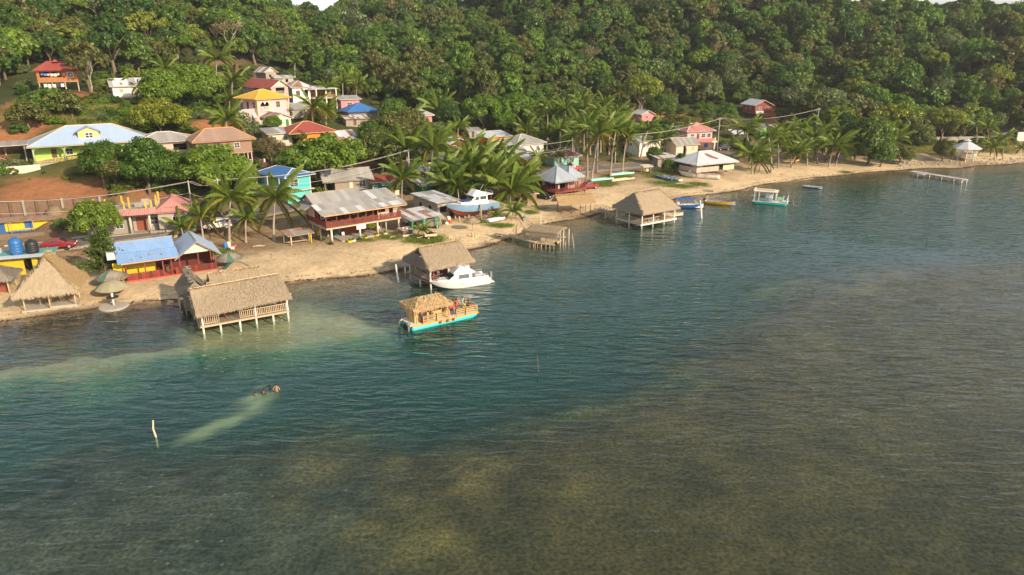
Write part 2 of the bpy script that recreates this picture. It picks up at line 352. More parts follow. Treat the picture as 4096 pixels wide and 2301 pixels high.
lmask = poly_mask(GX, GY, [(-800, 1700), (0, 1850), (900, 1760), (1300, 1850), (1500, 2100), (1500, 2500), (-800, 2900)], 4.0, 6.0)
K = lambda m: m[..., None]
C = lambda *a: np.array(a)[None, None, :]
bed = C(.055, .068, .05) * K(1 + .35 * n1 + .25 * n2)
sandb = C(.42, .38, .22) * K(1 + .15 * n1 + .12 * n2)
grassb = C(.105, .072, .03) * K(1 + .35 * n1 + .5 * n2)
near = C(.20, .155, .085) * K(1 + .3 * n1 + .2 * n2)
bed = bed + (near - bed) * K(1 - sstep(2, 9, -GS + 3 * n1))
bed = bed + (grassb - bed) * K(gmask)
bed = bed + (C(.075, .07, .048) * K(1 + .4 * n1 + .9 * n2) - bed) * K(lmask * gmask)
bed = bed + (C(.24, .17, .055) * K(1 + .2 * n1 + .35 * n2) - bed) * K(ymask * .85 * sstep(-.3, .5, n1 + .4 * n2 + .2))
bed = bed + (sandb - bed) * K(smask * (.85 + .15 * n1))
bed = bed + (C(.045, .04, .035) * K(1 + .4 * n2) - bed) * K(wmask * .92)
bed = bed + (C(.085, .07, .035) * K(1 + .4 * n2) - bed) * K(wmask2 * .7)
lf = sstep(-.15, .15, GS)
allc = np.clip(bed * (1 - lf[..., None]) + gc * lf[..., None], .01, .9)
me, used = grid_mesh('ground', GX, GY, GHt)
cattr(me, 'cover', allc.reshape(-1, 3)[used]); vattr(me, 'speck', (lmask * gmask).ravel()[used]); vattr(me, 'bed', ((1 - lf) * (1 - .85 * smask)).ravel()[used])
m, nt, b = nodes('ground cover'); L = nt.links.new
at_ = N(nt, 'ShaderNodeAttribute', attribute_name='cover'); geo = N(nt, 'ShaderNodeNewGeometry')
nz = N(nt, 'ShaderNodeTexNoise', Scale=1.3, Detail=9.0, Roughness=.7); L(geo.outputs['Position'], nz.inputs['Vector'])
mr = N(nt, 'ShaderNodeMapRange'); mr.inputs[1].default_value = .25; mr.inputs[2].default_value = .75; mr.inputs[3].default_value = .68; mr.inputs[4].default_value = 1.3; L(nz.outputs[0], mr.inputs[0])
mx = N(nt, 'ShaderNodeMix', data_type='RGBA', blend_type='MULTIPLY'); mx.inputs[0].default_value = 1; L(at_.outputs['Color'], mx.inputs[6]); L(mr.outputs[0], mx.inputs[7])
# shells and pale stones among the weed
vo = N(nt, 'ShaderNodeTexVoronoi', Scale=1.1, Randomness=1.0); L(geo.outputs['Position'], vo.inputs['Vector'])
sp = N(nt, 'ShaderNodeAttribute', attribute_name='speck')
v1 = N(nt, 'ShaderNodeMapRange'); v1.inputs[1].default_value = .04; v1.inputs[2].default_value = .2; v1.inputs[3].default_value = 1; v1.inputs[4].default_value = 0; L(vo.outputs['Distance'], v1.inputs[0])
v2 = N(nt, 'ShaderNodeSeparateColor'); L(vo.outputs['Color'], v2.inputs[0])
v3 = N(nt, 'ShaderNodeMath', operation='GREATER_THAN'); v3.inputs[1].default_value = .72; L(v2.outputs[0], v3.inputs[0])
v4 = N(nt, 'ShaderNodeMath', operation='MULTIPLY'); L(v1.outputs[0], v4.inputs[0]); L(v3.outputs[0], v4.inputs[1])
v5 = N(nt, 'ShaderNodeMath', operation='MULTIPLY'); L(v4.outputs[0], v5.inputs[0]); L(sp.outputs['Fac'], v5.inputs[1])
m2 = N(nt, 'ShaderNodeMix', data_type='RGBA'); L(v5.outputs[0], m2.inputs[0]); L(mx.outputs[2], m2.inputs[6]); m2.inputs[7].default_value = (.24, .21, .14, 1)
# tufts of weed, streaky
wz = N(nt, 'ShaderNodeTexNoise', Scale=3.2, Detail=3.0, Roughness=.6); L(geo.outputs['Position'], wz.inputs['Vector'])
wr = N(nt, 'ShaderNodeMapRange'); wr.inputs[1].default_value = .35; wr.inputs[2].default_value = .7; wr.inputs[3].default_value = .55; wr.inputs[4].default_value = 1.6; L(wz.outputs[0], wr.inputs[0])
bd = N(nt, 'ShaderNodeAttribute', attribute_name='bed')
m3 = N(nt, 'ShaderNodeMix', data_type='RGBA', blend_type='MULTIPLY'); L(bd.outputs['Fac'], m3.inputs[0]); L(m2.outputs[2], m3.inputs[6]); L(wr.outputs[0], m3.inputs[7])
L(m3.outputs[2], b.inputs['Base Color']); b.inputs['Roughness'].default_value = .95; b.inputs['Specular IOR Level'].default_value = .1
bp = N(nt, 'ShaderNodeBump', Strength=.5, Distance=.25); L(nz.outputs[0], bp.inputs['Height']); L(bp.outputs[0], b.inputs['Normal'])
ground = mobj('ground', me, m, kind='structure')
# ------------------------------------------------------------------ water surface
hm = np.minimum(np.minimum(GHt[:-1, :-1], GHt[1:, 1:]), np.minimum(GHt[1:, :-1], GHt[:-1, 1:]))
me, used = grid_mesh('bay_water', GX, GY, GX * 0, hm < .05)
vattr(me, 'depth', np.maximum(-GHt, 0).ravel()[used]); vattr(me, 'milky', (pmask * .9 * sstep(-.6, .2, n1 + .5 * n2 + .1) + smask * .12 + .4 * poly_mask(GX, GY, [(1640, 1290), (1500, 1300), (1250, 1350), (1060, 1410), (1250, 1395), (1500, 1345), (1650, 1322)], .8, 1.5, wsc=3) * sstep(-.4, .5, n2 + .2)).ravel()[used])
# ruffled and calm streaks where the boats went by
calm = sstep(-.1, .5, fbm(GX * .35 + GY * .2, GY - GX * .38, 14, 91))
vattr(me, 'calm', calm.ravel()[used])
m, nt, b = nodes('bay water'); L = nt.links.new; nt.nodes.remove(b); outn = nt.nodes['Material Output']
dp = N(nt, 'ShaderNodeAttribute', attribute_name='depth'); geo = N(nt, 'ShaderNodeNewGeometry'); mk = N(nt, 'ShaderNodeAttribute', attribute_name='milky')
def expd(k):
    a = N(nt, 'ShaderNodeMath', operation='MULTIPLY'); a.inputs[1].default_value = -k; L(dp.outputs['Fac'], a.inputs[0])
    e = N(nt, 'ShaderNodeMath', operation='EXPONENT'); L(a.outputs[0], e.inputs[0]); return e
cc = N(nt, 'ShaderNodeCombineColor')
for i, k in enumerate((.28, .09, .15)): L(expd(k).outputs[0], cc.inputs[i])
tr = N(nt, 'ShaderNodeBsdfTransparent'); L(cc.outputs[0], tr.inputs[0])
df = N(nt, 'ShaderNodeBsdfDiffuse'); df.inputs[0].default_value = (.008, .088, .080, 1)
sc1 = N(nt, 'ShaderNodeMath', operation='SUBTRACT'); sc1.inputs[0].default_value = 1; L(expd(.20).outputs[0], sc1.inputs[1])
ms0 = N(nt, 'ShaderNodeMixShader'); L(sc1.outputs[0], ms0.inputs[0]); L(tr.outputs[0], ms0.inputs[1]); L(df.outputs[0], ms0.inputs[2])
silt = N(nt, 'ShaderNodeBsdfDiffuse'); silt.inputs[0].default_value = (.23, .34, .18, 1)      # stirred-up sand in the water
mm = N(nt, 'ShaderNodeMath', operation='MULTIPLY'); mm.inputs[1].default_value = .7; L(mk.outputs['Fac'], mm.inputs[0])
ms = N(nt, 'ShaderNodeMixShader'); L(mm.outputs[0], ms.inputs[0]); L(ms0.outputs[0], ms.inputs[1]); L(silt.outputs[0], ms.inputs[2])
mp = N(nt, 'ShaderNodeMapping'); mp.inputs['Rotation'].default_value = (0, 0, R(27)); mp.inputs['Scale'].default_value = (.62, 1.75, 1); L(geo.outputs['Position'], mp.inputs[0])
w1 = N(nt, 'ShaderNodeTexNoise', Scale=.72, Detail=2.0, Roughness=.5, Distortion=.5); L(mp.outputs[0], w1.inputs['Vector'])
mp2 = N(nt, 'ShaderNodeMapping'); mp2.inputs['Rotation'].default_value = (0, 0, R(12)); mp2.inputs['Scale'].default_value = (.5, 1.5, 1); L(geo.outputs['Position'], mp2.inputs[0])
w2 = N(nt, 'ShaderNodeTexNoise', Scale=.42, Detail=2.0, Roughness=.5, Distortion=.6); L(mp2.outputs[0], w2.inputs['Vector'])
ad = N(nt, 'ShaderNodeMath', operation='MULTIPLY_ADD'); ad.inputs[1].default_value = 1.3; L(w2.outputs[0], ad.inputs[0]); L(w1.outputs[0], ad.inputs[2])
cl = N(nt, 'ShaderNodeAttribute', attribute_name='calm')
cs = N(nt, 'ShaderNodeMapRange'); cs.inputs[3].default_value = 1.1; cs.inputs[4].default_value = .5; L(cl.outputs['Fac'], cs.inputs[0])
bp = N(nt, 'ShaderNodeBump', Distance=.15); L(cs.outputs[0], bp.inputs['Strength']); L(ad.outputs[0], bp.inputs['Height'])
lw = N(nt, 'ShaderNodeLayerWeight', Blend=.5); L(bp.outputs[0], lw.inputs['Normal'])       # Schlick, the same from above and below
f5 = N(nt, 'ShaderNodeMath', operation='POWER'); f5.inputs[1].default_value = 5; L(lw.outputs['Facing'], f5.inputs[0])
fr = N(nt, 'ShaderNodeMath', operation='MULTIPLY_ADD'); fr.inputs[1].default_value = .98; fr.inputs[2].default_value = .02; L(f5.outputs[0], fr.inputs[0])
gl = N(nt, 'ShaderNodeBsdfGlossy', Roughness=.10); gl.inputs[0].default_value = (1, 1, 1, 1); L(bp.outputs[0], gl.inputs['Normal'])
mf = N(nt, 'ShaderNodeMixShader'); L(fr.outputs[0], mf.inputs[0]); L(ms.outputs[0], mf.inputs[1]); L(gl.outputs[0], mf.inputs[2])
L(mf.outputs[0], outn.inputs['Surface'])
water = mobj('bay_water', me, m, kind='structure')
# ------------------------------------------------------------------ foliage
def leafmat(name, c1, c2, trans=.38):
    m, nt, b = nodes(name); L = nt.links.new; nt.nodes.remove(b); out = nt.nodes['Material Output']
    oi = N(nt, 'ShaderNodeObjectInfo'); geo = N(nt, 'ShaderNodeNewGeometry'); at_ = N(nt, 'ShaderNodeAttribute', attribute_name='tone')
    mx = N(nt, 'ShaderNodeMix', data_type='RGBA'); L(oi.outputs['Random'], mx.inputs[0]); mx.inputs[6].default_value = (*[k * c for c, k in zip(c1, (1.2, 1.3, 1.15))], 1); mx.inputs[7].default_value = (*[k * c for c, k in zip(c2, (1.2, 1.3, 1.15))], 1)
    mu = N(nt, 'ShaderNodeMix', data_type='RGBA', blend_type='MULTIPLY'); mu.inputs[0].default_value = 1; L(mx.outputs[2], mu.inputs[6]); L(at_.outputs['Fac'], mu.inputs[7])
    d = N(nt, 'ShaderNodeBsdfDiffuse'); L(mu.outputs[2], d.inputs[0]); t = N(nt, 'ShaderNodeBsdfTranslucent'); 
    ty = N(nt, 'ShaderNodeMix', data_type='RGBA', blend_type='MULTIPLY'); ty.inputs[0].default_value = 1; L(mu.outputs[2], ty.inputs[6]); ty.inputs[7].default_value = (1.25, 1.15, .5, 1); L(ty.outputs[2], t.inputs[0])
    ms = N(nt, 'ShaderNodeMixShader'); ms.inputs[0].default_value = trans; L(d.outputs[0], ms.inputs[1]); L(t.outputs[0], ms.inputs[2])
    g = N(nt, 'ShaderNodeBsdfGlossy', Roughness=.45); g.inputs[0].default_value = (.8, .85, .7, 1)
    m2 = N(nt, 'ShaderNodeMixShader'); m2.inputs[0].default_value = .035; L(ms.outputs[0], m2.inputs[1]); L(g.outputs[0], m2.inputs[2]); L(m2.outputs[0], out.inputs[0])
    return m
LEAF = dict(bright=leafmat('bright green leaves', (.098, .18, .016), (.14, .195, .022)), dark=leafmat('dark green leaves', (.036, .085, .013), (.058, .105, .017)),
 olive=leafmat('olive leaves', (.095, .115, .024), (.13, .125, .035)), yellow=leafmat('yellow green leaves', (.19, .205, .022), (.155, .20, .026)),
 grey=leafmat('grey green leaves', (.15, .175, .085), (.12, .15, .06)), brown=leafmat('dry brown leaves', (.20, .15, .075), (.15, .12, .05)),
 mid=leafmat('mid green leaves', (.066, .128, .017), (.098, .145, .021)), pine=leafmat('feathery needles', (.10, .135, .035), (.10, .135, .035)),
 palm=leafmat('palm leaflets', (.12, .178, .022), (.17, .20, .03), .35), palmy=leafmat('yellowing palm leaflets', (.27, .23, .03), (.20, .20, .03), .3), grassb=leafmat('grass blades', (.11, .17, .02), (.15, .18, .03)), dry=leafmat('dry tall grass', (.26, .23, .06), (.24, .22, .07)))
BARK = mat('bark', (.17, .13, .09), .9, .3, 3, .02); PBARK = mat('palm bark', (.33, .27, .20), .9, .3, 4, .02); PALEBARK = mat('pale bark', (.42, .37, .29), .9, .2, 4)
def quads(name, V, tone):
    n = len(V); me = bpy.data.meshes.new(name); me.vertices.add(n * 4); me.vertices.foreach_set('co', V.astype(np.float32).ravel())
    me.loops.add(n * 4); me.loops.foreach_set('vertex_index', np.arange(n * 4, dtype=np.int32)); me.polygons.add(n)
    me.polygons.foreach_set('loop_start', np.arange(n, dtype=np.int32) * 4); me.polygons.foreach_set('loop_total', np.full(n, 4, np.int32))
    me.update(calc_edges=True); vattr(me, 'tone', np.repeat(tone, 4)); return me
def crown(name, m, rx, rz, ncl, nl, ls, seed, flat=0.0, lump=.34, low=-.35, aspect=1.7, up=.35):
    """leaf clumps spread through a lumpy crown; centre of the crown at the origin"""
    g = np.random.default_rng(seed)
    d = g.normal(size=(ncl * 3, 3)); d /= np.linalg.norm(d, axis=1)[:, None]; d = d[d[:, 2] > low][:ncl]; ncl = len(d)
    rr = (.55 + .45 * g.random(ncl) ** .5)[:, None]
    ax = np.array([rx * (.72 + .5 * g.random()), rx * (.72 + .5 * g.random()), rz * (.85 + .35 * g.random())])
    cc = d * rr * ax * (1 - lump * .55); cr = rx * lump * (.6 + .75 * g.random(ncl))
    V = []; T = []
    for c, r in zip(cc, cr):
        k = max(6, int(nl * (r / (rx * lump)) ** 2)); e = g.normal(size=(k, 3)); e[:, 2] += .25; e /= np.linalg.norm(e, axis=1)[:, None]
        p = c + e * (r * (.62 + .42 * g.random(k)))[:, None] * np.array([1, 1, .75 - flat * .4])
        nrm = e * .9 + g.normal(size=(k, 3)) * .36 + np.array([0, 0, up]); nrm /= np.linalg.norm(nrm, axis=1)[:, None]
        a = np.cross(nrm, g.normal(size=(k, 3))); a /= np.linalg.norm(a, axis=1)[:, None]; b = np.cross(nrm, a)
        s = (ls * (.6 + .8 * g.random(k)))[:, None]; a, b = a * s * .5 * aspect, b * s * .5
        V.append(np.stack([p - a, p + b * .9, p + a, p - b * .9], 1)); T.append((.72 + .5 * g.random(k)) * (.82 + .36 * g.random()))
    me = quads(name, np.concatenate(V), np.concatenate(T)); me.materials.append(m); return me
def limbs(name, m, h, r0, spread, nb, seed, lift=.45, twig=False):
    """tapered trunk with bent limbs; base at the origin, crown centre at height h"""
    g = random.Random(seed); mb = MB(); top = h * lift
    lean = Vector((g.uniform(-.12, .12), g.uniform(-.12, .12), 0)) * h
    mb.tube([(0, 0, -.6), (0, 0, 0), lean * .4 + Vector((0, 0, top * .55)), lean * .7 + Vector((0, 0, top))], [r0 * 1.5, r0 * 1.15, r0 * .85, r0 * .7], 7)
    for i in range(nb):
        a = 2 * math.pi * i / nb + g.uniform(-.4, .4); q = lean * .7 + Vector((0, 0, top * g.uniform(.8, 1)))
        e = Vector((math.cos(a), math.sin(a), 0)) * spread * g.uniform(.55, .95) + Vector((0, 0, h * g.uniform(.85, 1.25)))
        mid = q.lerp(e, .5) + Vector((g.uniform(-.3, .3), g.uniform(-.3, .3), g.uniform(-.2, .35))) * spread * .4
        mb.tube([q, mid, e], [r0 * .5, r0 * .3, r0 * .1], 5)
        for j in range(5 if twig else 2):
            f = mid.lerp(e, g.uniform(-.3, .9)); w = f + Vector((g.uniform(-1, 1), g.uniform(-1, 1), g.uniform(.1, .9))) * spread * .42
            mb.tube([f, f.lerp(w, .5) + Vector((0, 0, .1 * spread)), w], [r0 * .22, r0 * .14, r0 * .05], 4)
    me = mb.mesh(name, True); me.materials.append(m); return me
# unit trees: crown radius 1 wide, scaled when placed.  key -> (crown mesh, trunk mesh)
SPEC = {}
def spec(key, leaf, n, rz, ncl, nl, ls, bark=BARK, h=1.35, **kw):
    tw = kw.pop('twig', False)
    SPEC[key] = [(crown(key + '_crown', LEAF[leaf], 1.0, rz, ncl, nl, ls, 100 + 17 * i + len(key) * 3, **kw), limbs(key + '_trunk', bark, h, .075, .8, 5, 40 + i, twig=tw)) for i in range(n)]
# far trees: about 1400 leaf clumps each; near trees: three times that
spec('f_dark', 'dark', 3, .85, 60, 62, .095, lump=.22); spec('f_mid', 'mid', 3, .8, 60, 62, .095, lump=.22); spec('f_olive', 'olive', 3, .75, 56, 62, .09, lump=.2)
spec('f_bright', 'bright', 2, .8, 56, 62, .095, lump=.22); spec('f_yellow', 'yellow', 2, .7, 54, 60, .09, lump=.2, flat=.4); spec('f_grey', 'grey', 2, .8, 28, 50, .09, PALEBARK, twig=True)
spec('f_brown', 'brown', 2, .9, 22, 32, .09, PALEBARK, twig=True)
spec('n_mango', 'bright', 2, .85, 95, 130, .062, lump=.22); spec('n_dark', 'dark', 2, .85, 95, 130, .062, lump=.28); spec('n_olive', 'olive', 2, .8, 90, 120, .058, lump=.26)
spec('n_mid', 'mid', 2, .85, 95, 130, .062, lump=.28); spec('n_yellow', 'yellow', 2, .6, 90, 130, .052, lump=.25, flat=.5); spec('n_almond', 'bright', 2, .8, 80, 90, .075, lump=.27, flat=.6, twig=True); spec('n_brown', 'brown', 1, .8, 70, 70, .06, lump=.27)
def tree(u, v, r, key, label, name='broadleaf_tree', hc=None, cat='tree', group=None, i=None, p=None, sz=1.0, rz=None, dx=0):
    """u, v: where its foot stands in the photograph; r: crown radius in metres; hc: height of the crown's centre"""
    p = drop(u, v) if p is None else p; cm, tm = SPEC[key][random.randrange(len(SPEC[key])) if i is None else i]
    hc = hc or r * 1.35; o = empty(name, p, random.uniform(0, 6.28) if rz is None else rz, label, cat, group)
    c = mobj('crown', cm, None, o, (0, 0, hc)); c.scale = (r * random.uniform(.85, 1.15), r * random.uniform(.85, 1.15), r * sz * random.uniform(.9, 1.2)); c['kind'] = 'stuff'
    s = hc / 1.35; t = mobj('trunk', tm, None, o); t.scale = (r * .9, r * .9, s) if r < 6 else (s, s, s)
    return o
# ------------------------------------------------------------------ forest on the hills
FB = np.array([(-800, 400), (0, 345), (120, 280), (330, 270), (450, 320), (560, 325), (780, 240), (900, 215), (1000, 270), (1250, 300), (1330, 380), (1500, 400), (1600, 455), (1900, 475), (2200, 500), (2450, 450), (2560, 440), (2700, 425), (2900, 430), (3100, 425), (3200, 500), (3400, 590), (3500, 600), (3700, 575), (4096, 548), (5000, 530)], float)
def proj(x, y, z):
    d = np.stack([np.asarray(x, float), np.asarray(y, float), np.asarray(z, float) - CAMH], -1)
    f = d[..., 1] * CP - d[..., 2] * SP; up = d[..., 1] * SP + d[..., 2] * CP
    return 2048 + d[..., 0] / f * F, 1150.5 - up / f * F, f
g = np.random.default_rng(11)
fx, fy = np.meshgrid(np.arange(-230, 330, 4.5), np.arange(150, 440, 4.5)); fx = fx + g.uniform(-1.9, 1.9, fx.shape); fy = fy + g.uniform(-1.9, 1.9, fy.shape); fx, fy = fx.ravel(), fy.ravel()
fz = height(fx, fy); U, V, TT = proj(fx, fy, fz)
ok = (U > -260) & (U < 4350) & (V < np.interp(U, FB[:, 0], FB[:, 1])) & (V > -330) & (shore_dist(fx, fy) > 20)
fx, fy, fz, U, V, TT = [a[ok] for a in (fx, fy, fz, U, V, TT)]
fr_ = 1.8 + 4.3 * g.random(len(fx)) ** 2.2 + .8 * (fbm(fx, fy, 40, 5) > .1)
# hidden behind nearer crowns?
st = np.linspace(.55, .985, 50); vis = np.zeros(len(fx), bool)
for i in range(0, len(fx), 500):
    s_ = slice(i, i + 500); X, Y = fx[s_, None] * st, fy[s_, None] * st; hh = raw_height(X, Y) + np.where(proj(X, Y, raw_height(X, Y))[1] < np.interp(proj(X, Y, raw_height(X, Y))[0], FB[:, 0], FB[:, 1]), 4.5, 0)
    el = ((hh - CAMH) / Y).max(1); vis[s_] = (fz[s_] + fr_[s_] * 2.3 - CAMH) / fy[s_] > el
fx, fy, fz, U, V, TT, fr_ = [a[vis] for a in (fx, fy, fz, U, V, TT, fr_)]
keys = ['f_dark', 'f_mid', 'f_olive', 'f_bright', 'f_yellow', 'f_grey', 'f_brown']
zone = fbm(fx, fy, 45, 15) * 1.6; pk = g.random(len(fx))
def pick(z, r, u):
    sunny = u < 1000 or u > 2900; r = min(max(r + .22 * z, 0), .999)
    if r < .045: return 5
    if r < .06: return 6
    if r < .16: return 4 if sunny else 2
    if r < .30: return 3
    if r < .52: return 2 if z > 0 or u > 2300 else 1
    if r < .80: return 1
    return 0
kk = np.array([pick(z, r, u) for z, r, u in zip(zone, pk, U)])
names_ = {0: 'dark green', 1: 'mid green', 2: 'olive', 3: 'bright green', 4: 'yellow green', 5: 'grey green', 6: 'pale leafless-looking'}
size_px = fr_ / TT; order = np.argsort(-size_px); single = set(order[:300].tolist())
sl_ = [i for i in range(len(fx)) if i not in single]
for i in order[:300]:
    u = U[i]; where = 'left hill above the village' if u < 1100 else 'valley between the two hills' if u < 2450 else 'right hill above the beach'
    tree(0, 0, fr_[i], keys[kk[i]], f'{names_[kk[i]]} rounded forest tree growing on the {where}', 'forest_tree', hc=fr_[i] * (1.0 + .8 * random.random()), group=f'forest trees on the {where}', p=(fx[i], fy[i], fz[i] - .2))
# the rest of the wood: one mass, scattered crowns
proto = bpy.data.collections.new('forest_crowns'); plist = []
for key in keys:
    for cm, tm in SPEC[key]:
        o = bpy.data.objects.new('forest_crown', cm); proto.objects.link(o); plist.append((key, o.name))
plist.sort(key=lambda a: a[1]); 
idx_of = {k: [i for i, (kk_, _) in enumerate(plist) if kk_ == k] for k in keys}
def scatter(name, P, Sx, Sz, I, Rz, label, cat=None):
    me = bpy.data.meshes.new(name); me.from_pydata(P.tolist(), [], [])
    a = me.attributes.new('sc', 'FLOAT_VECTOR', 'POINT'); a.data.foreach_set('vector', np.stack([Sx * rng.uniform(.78, 1.22, len(Sx)), Sx * rng.uniform(.78, 1.22, len(Sx)), Sz], -1).astype(np.float32).ravel())
    a = me.attributes.new('rt', 'FLOAT_VECTOR', 'POINT'); a.data.foreach_set('vector', np.stack([Rz * 0, Rz * 0, Rz], -1).astype(np.float32).ravel())
    a = me.attributes.new('ix', 'INT', 'POINT'); a.data.foreach_set('value', I.astype(np.int32))
    o = mobj(name, me, None, kind='stuff'); tag(o, label, cat)
    nt = bpy.data.node_groups.new(name, 'GeometryNodeTree'); nt.interface.new_socket('Geometry', in_out='INPUT', socket_type='NodeSocketGeometry'); nt.interface.new_socket('Geometry', in_out='OUTPUT', socket_type='NodeSocketGeometry')
    gi = nt.nodes.new('NodeGroupInput'); go = nt.nodes.new('NodeGroupOutput'); ip = nt.nodes.new('GeometryNodeInstanceOnPoints'); ci = nt.nodes.new('GeometryNodeCollectionInfo')
    ci.inputs['Collection'].default_value = proto; ci.inputs['Separate Children'].default_value = True; ci.inputs['Reset Children'].default_value = True
    def att(n, t):
        q = nt.nodes.new('GeometryNodeInputNamedAttribute'); q.data_type = t; q.inputs[0].default_value = n; return q.outputs[0]
    l = nt.links.new; l(gi.outputs[0], ip.inputs['Points']); l(ci.outputs[0], ip.inputs['Instance']); ip.inputs['Pick Instance'].default_value = True
    l(att('ix', 'INT'), ip.inputs['Instance Index']); l(att('rt', 'FLOAT_VECTOR'), ip.inputs['Rotation']); l(att('sc', 'FLOAT_VECTOR'), ip.inputs['Scale']); l(ip.outputs[0], go.inputs[0])
    md = o.modifiers.new('scatter', 'NODES'); md.node_group = nt
    return o
sl_ = np.array(sl_)
scatter('forest', np.stack([fx[sl_], fy[sl_], fz[sl_] + fr_[sl_] * (.8 + .9 * g.random(len(sl_)))], -1), fr_[sl_], fr_[sl_] * (.85 + .4 * g.random(len(sl_))), np.array([random.choice(idx_of[keys[kk[i]]]) for i in sl_]), g.random(len(sl_)) * 6.28, 'dense mixed green forest covering the far hillsides', 'forest')
print('forest', len(fx), 'mass', len(sl_))
# ------------------------------------------------------------------ palms
def frond_mesh(name, m, L_, rise, droop, seed, n=38, w=.52, lw=.085):
    g = np.random.default_rng(seed); V = []; T = []
    s = np.linspace(0, 1, n); x = L_ * (s - .10 * s ** 3 * droop); z = L_ * (rise * s - (.30 + .42 * droop) * s ** 2.3)
    P = np.stack([x, 0 * x, z], -1)
    for i in range(1, n):                                     # rachis
        a, b = P[i - 1], P[i]; h = np.array([0, .035 * (1.1 - s[i]), .02])
        V.append(np.stack([a - h, a + h, b + h, b - h])[None]); T.append([1.25])
    for i in range(2, n):
        ll = w * (math.sin(math.pi * min(.98, .12 + .86 * s[i])) ** .6) * L_ / 3.4
        for sg in (-1, 1):
            for q in range(2):
                p = P[i] * (1 - q * .5) + P[i - 1] * q * .5; ln = ll * g.uniform(.8, 1.15)
                d = np.array([.55 + .3 * s[i], sg * g.uniform(.75, 1.0), g.uniform(-.35, -.02) - .35 * s[i]]); d /= np.linalg.norm(d)
                e1 = p + d * ln * .55; e2 = p + d * ln + np.array([0, 0, -ln * g.uniform(.25, .5)]); k = np.array([lw * .5, 0, .02])
                V.append(np.stack([p - k, p + k, e1 + k, e1 - k])[None]); V.append(np.stack([e1 - k, e1 + k, e2 + k * .25, e2 - k * .25])[None]); t = g.uniform(.75, 1.25); T += [[t], [t]]
    me = quads(name, np.concatenate(V), np.concatenate(T)); me.materials.append(m); return me
FR = [frond_mesh('frond', LEAF['palm'], 3.4, r_, d_, 300 + i) for i, (r_, d_) in enumerate([(1.05, .55), (.75, .7), (.5, .9), (.25, 1.0), (-.05, 1.0), (1.4, .5)])]
FRY = [frond_mesh('frond', LEAF['brown' if i == 2 else 'palmy'], 3.2, r_, d_, 330 + i) for i, (r_, d_) in enumerate([(.1, 1.0), (-.25, .9), (-.5, .8)])]
nutm = mat('coconut', (.30, .24, .05), .5, .3, 8)
nut = MB().lathe([(.02, -.15), (.10, -.08), (.12, .02), (.07, .12), (.02, .15)], 7).mesh('coconut', True); nut.materials.append(nutm)
def palm(uc, vc, ub, vb, rpx, label, group=None, yel=.15, nf=23, name='coconut_palm', sweep=.25):
    """crown centre and foot as seen in the photograph, crown radius in photo pixels"""
    b = drop(ub, vb); t = proj(*b)[2]; top = at(uc, vc, t + random.uniform(-.6, .6)); r = rpx / F * t
    h = max(top[2] - b[2], .5); top = Vector((top[0] - b[0], top[1] - b[1], h))
    o = empty(name, b, 0, label, 'palm tree', group)
    q = [Vector((0, 0, -.5)), Vector((0, 0, 0))] + [Vector((top.x * f ** 1.6, top.y * f ** 1.6, h * f)) for f in (.15, .4, .65, .85, 1.0)]
    r0 = min(.19, .08 + .016 * h)
    if h > .9: MB().tube(q, [r0 * 2, r0 * 1.75, r0 * 1.15, r0, r0 * .9, r0 * .85, r0 * .95], 8).build('trunk', PBARK, o, True)
    s = r / 3.0
    for i in range(nf):
        lev = i / nf; a = i * 2.39996 + random.uniform(-.25, .25)
        a += -sweep * math.sin(a - .2)                      # the wind combs the fronds one way
        if lev > 1 - yel: me = random.choice(FRY)
        else: me = FR[5 if lev < .14 else 0 if lev < .34 else 1 if lev < .54 else 2 if lev < .74 else 3 if lev < .9 else 4]
        f = mobj('frond', me, None, o, top + Vector((0, 0, .05)), (random.uniform(-.25, .25), random.uniform(-.12, .12), a)); k = s * random.uniform(.85, 1.12); f.scale = (k, k, k)
    if h > 3:
        for i in range(random.randint(3, 6)):
            a = random.uniform(0, 6.28); mobj('coconut', nut, None, o, top + Vector((math.cos(a) * .25, math.sin(a) * .25, -.3 - random.random() * .2)), (random.random(), random.random(), a))
    return o
G1 = 'coconut palms in the grove behind the coast road'; L1 = 'tall coconut palm in the dense grove behind the coast road'
G2 = 'coconut palms along the beach by the large leafy tree'; L2 = 'low coconut palm in the row along the right-hand beach'
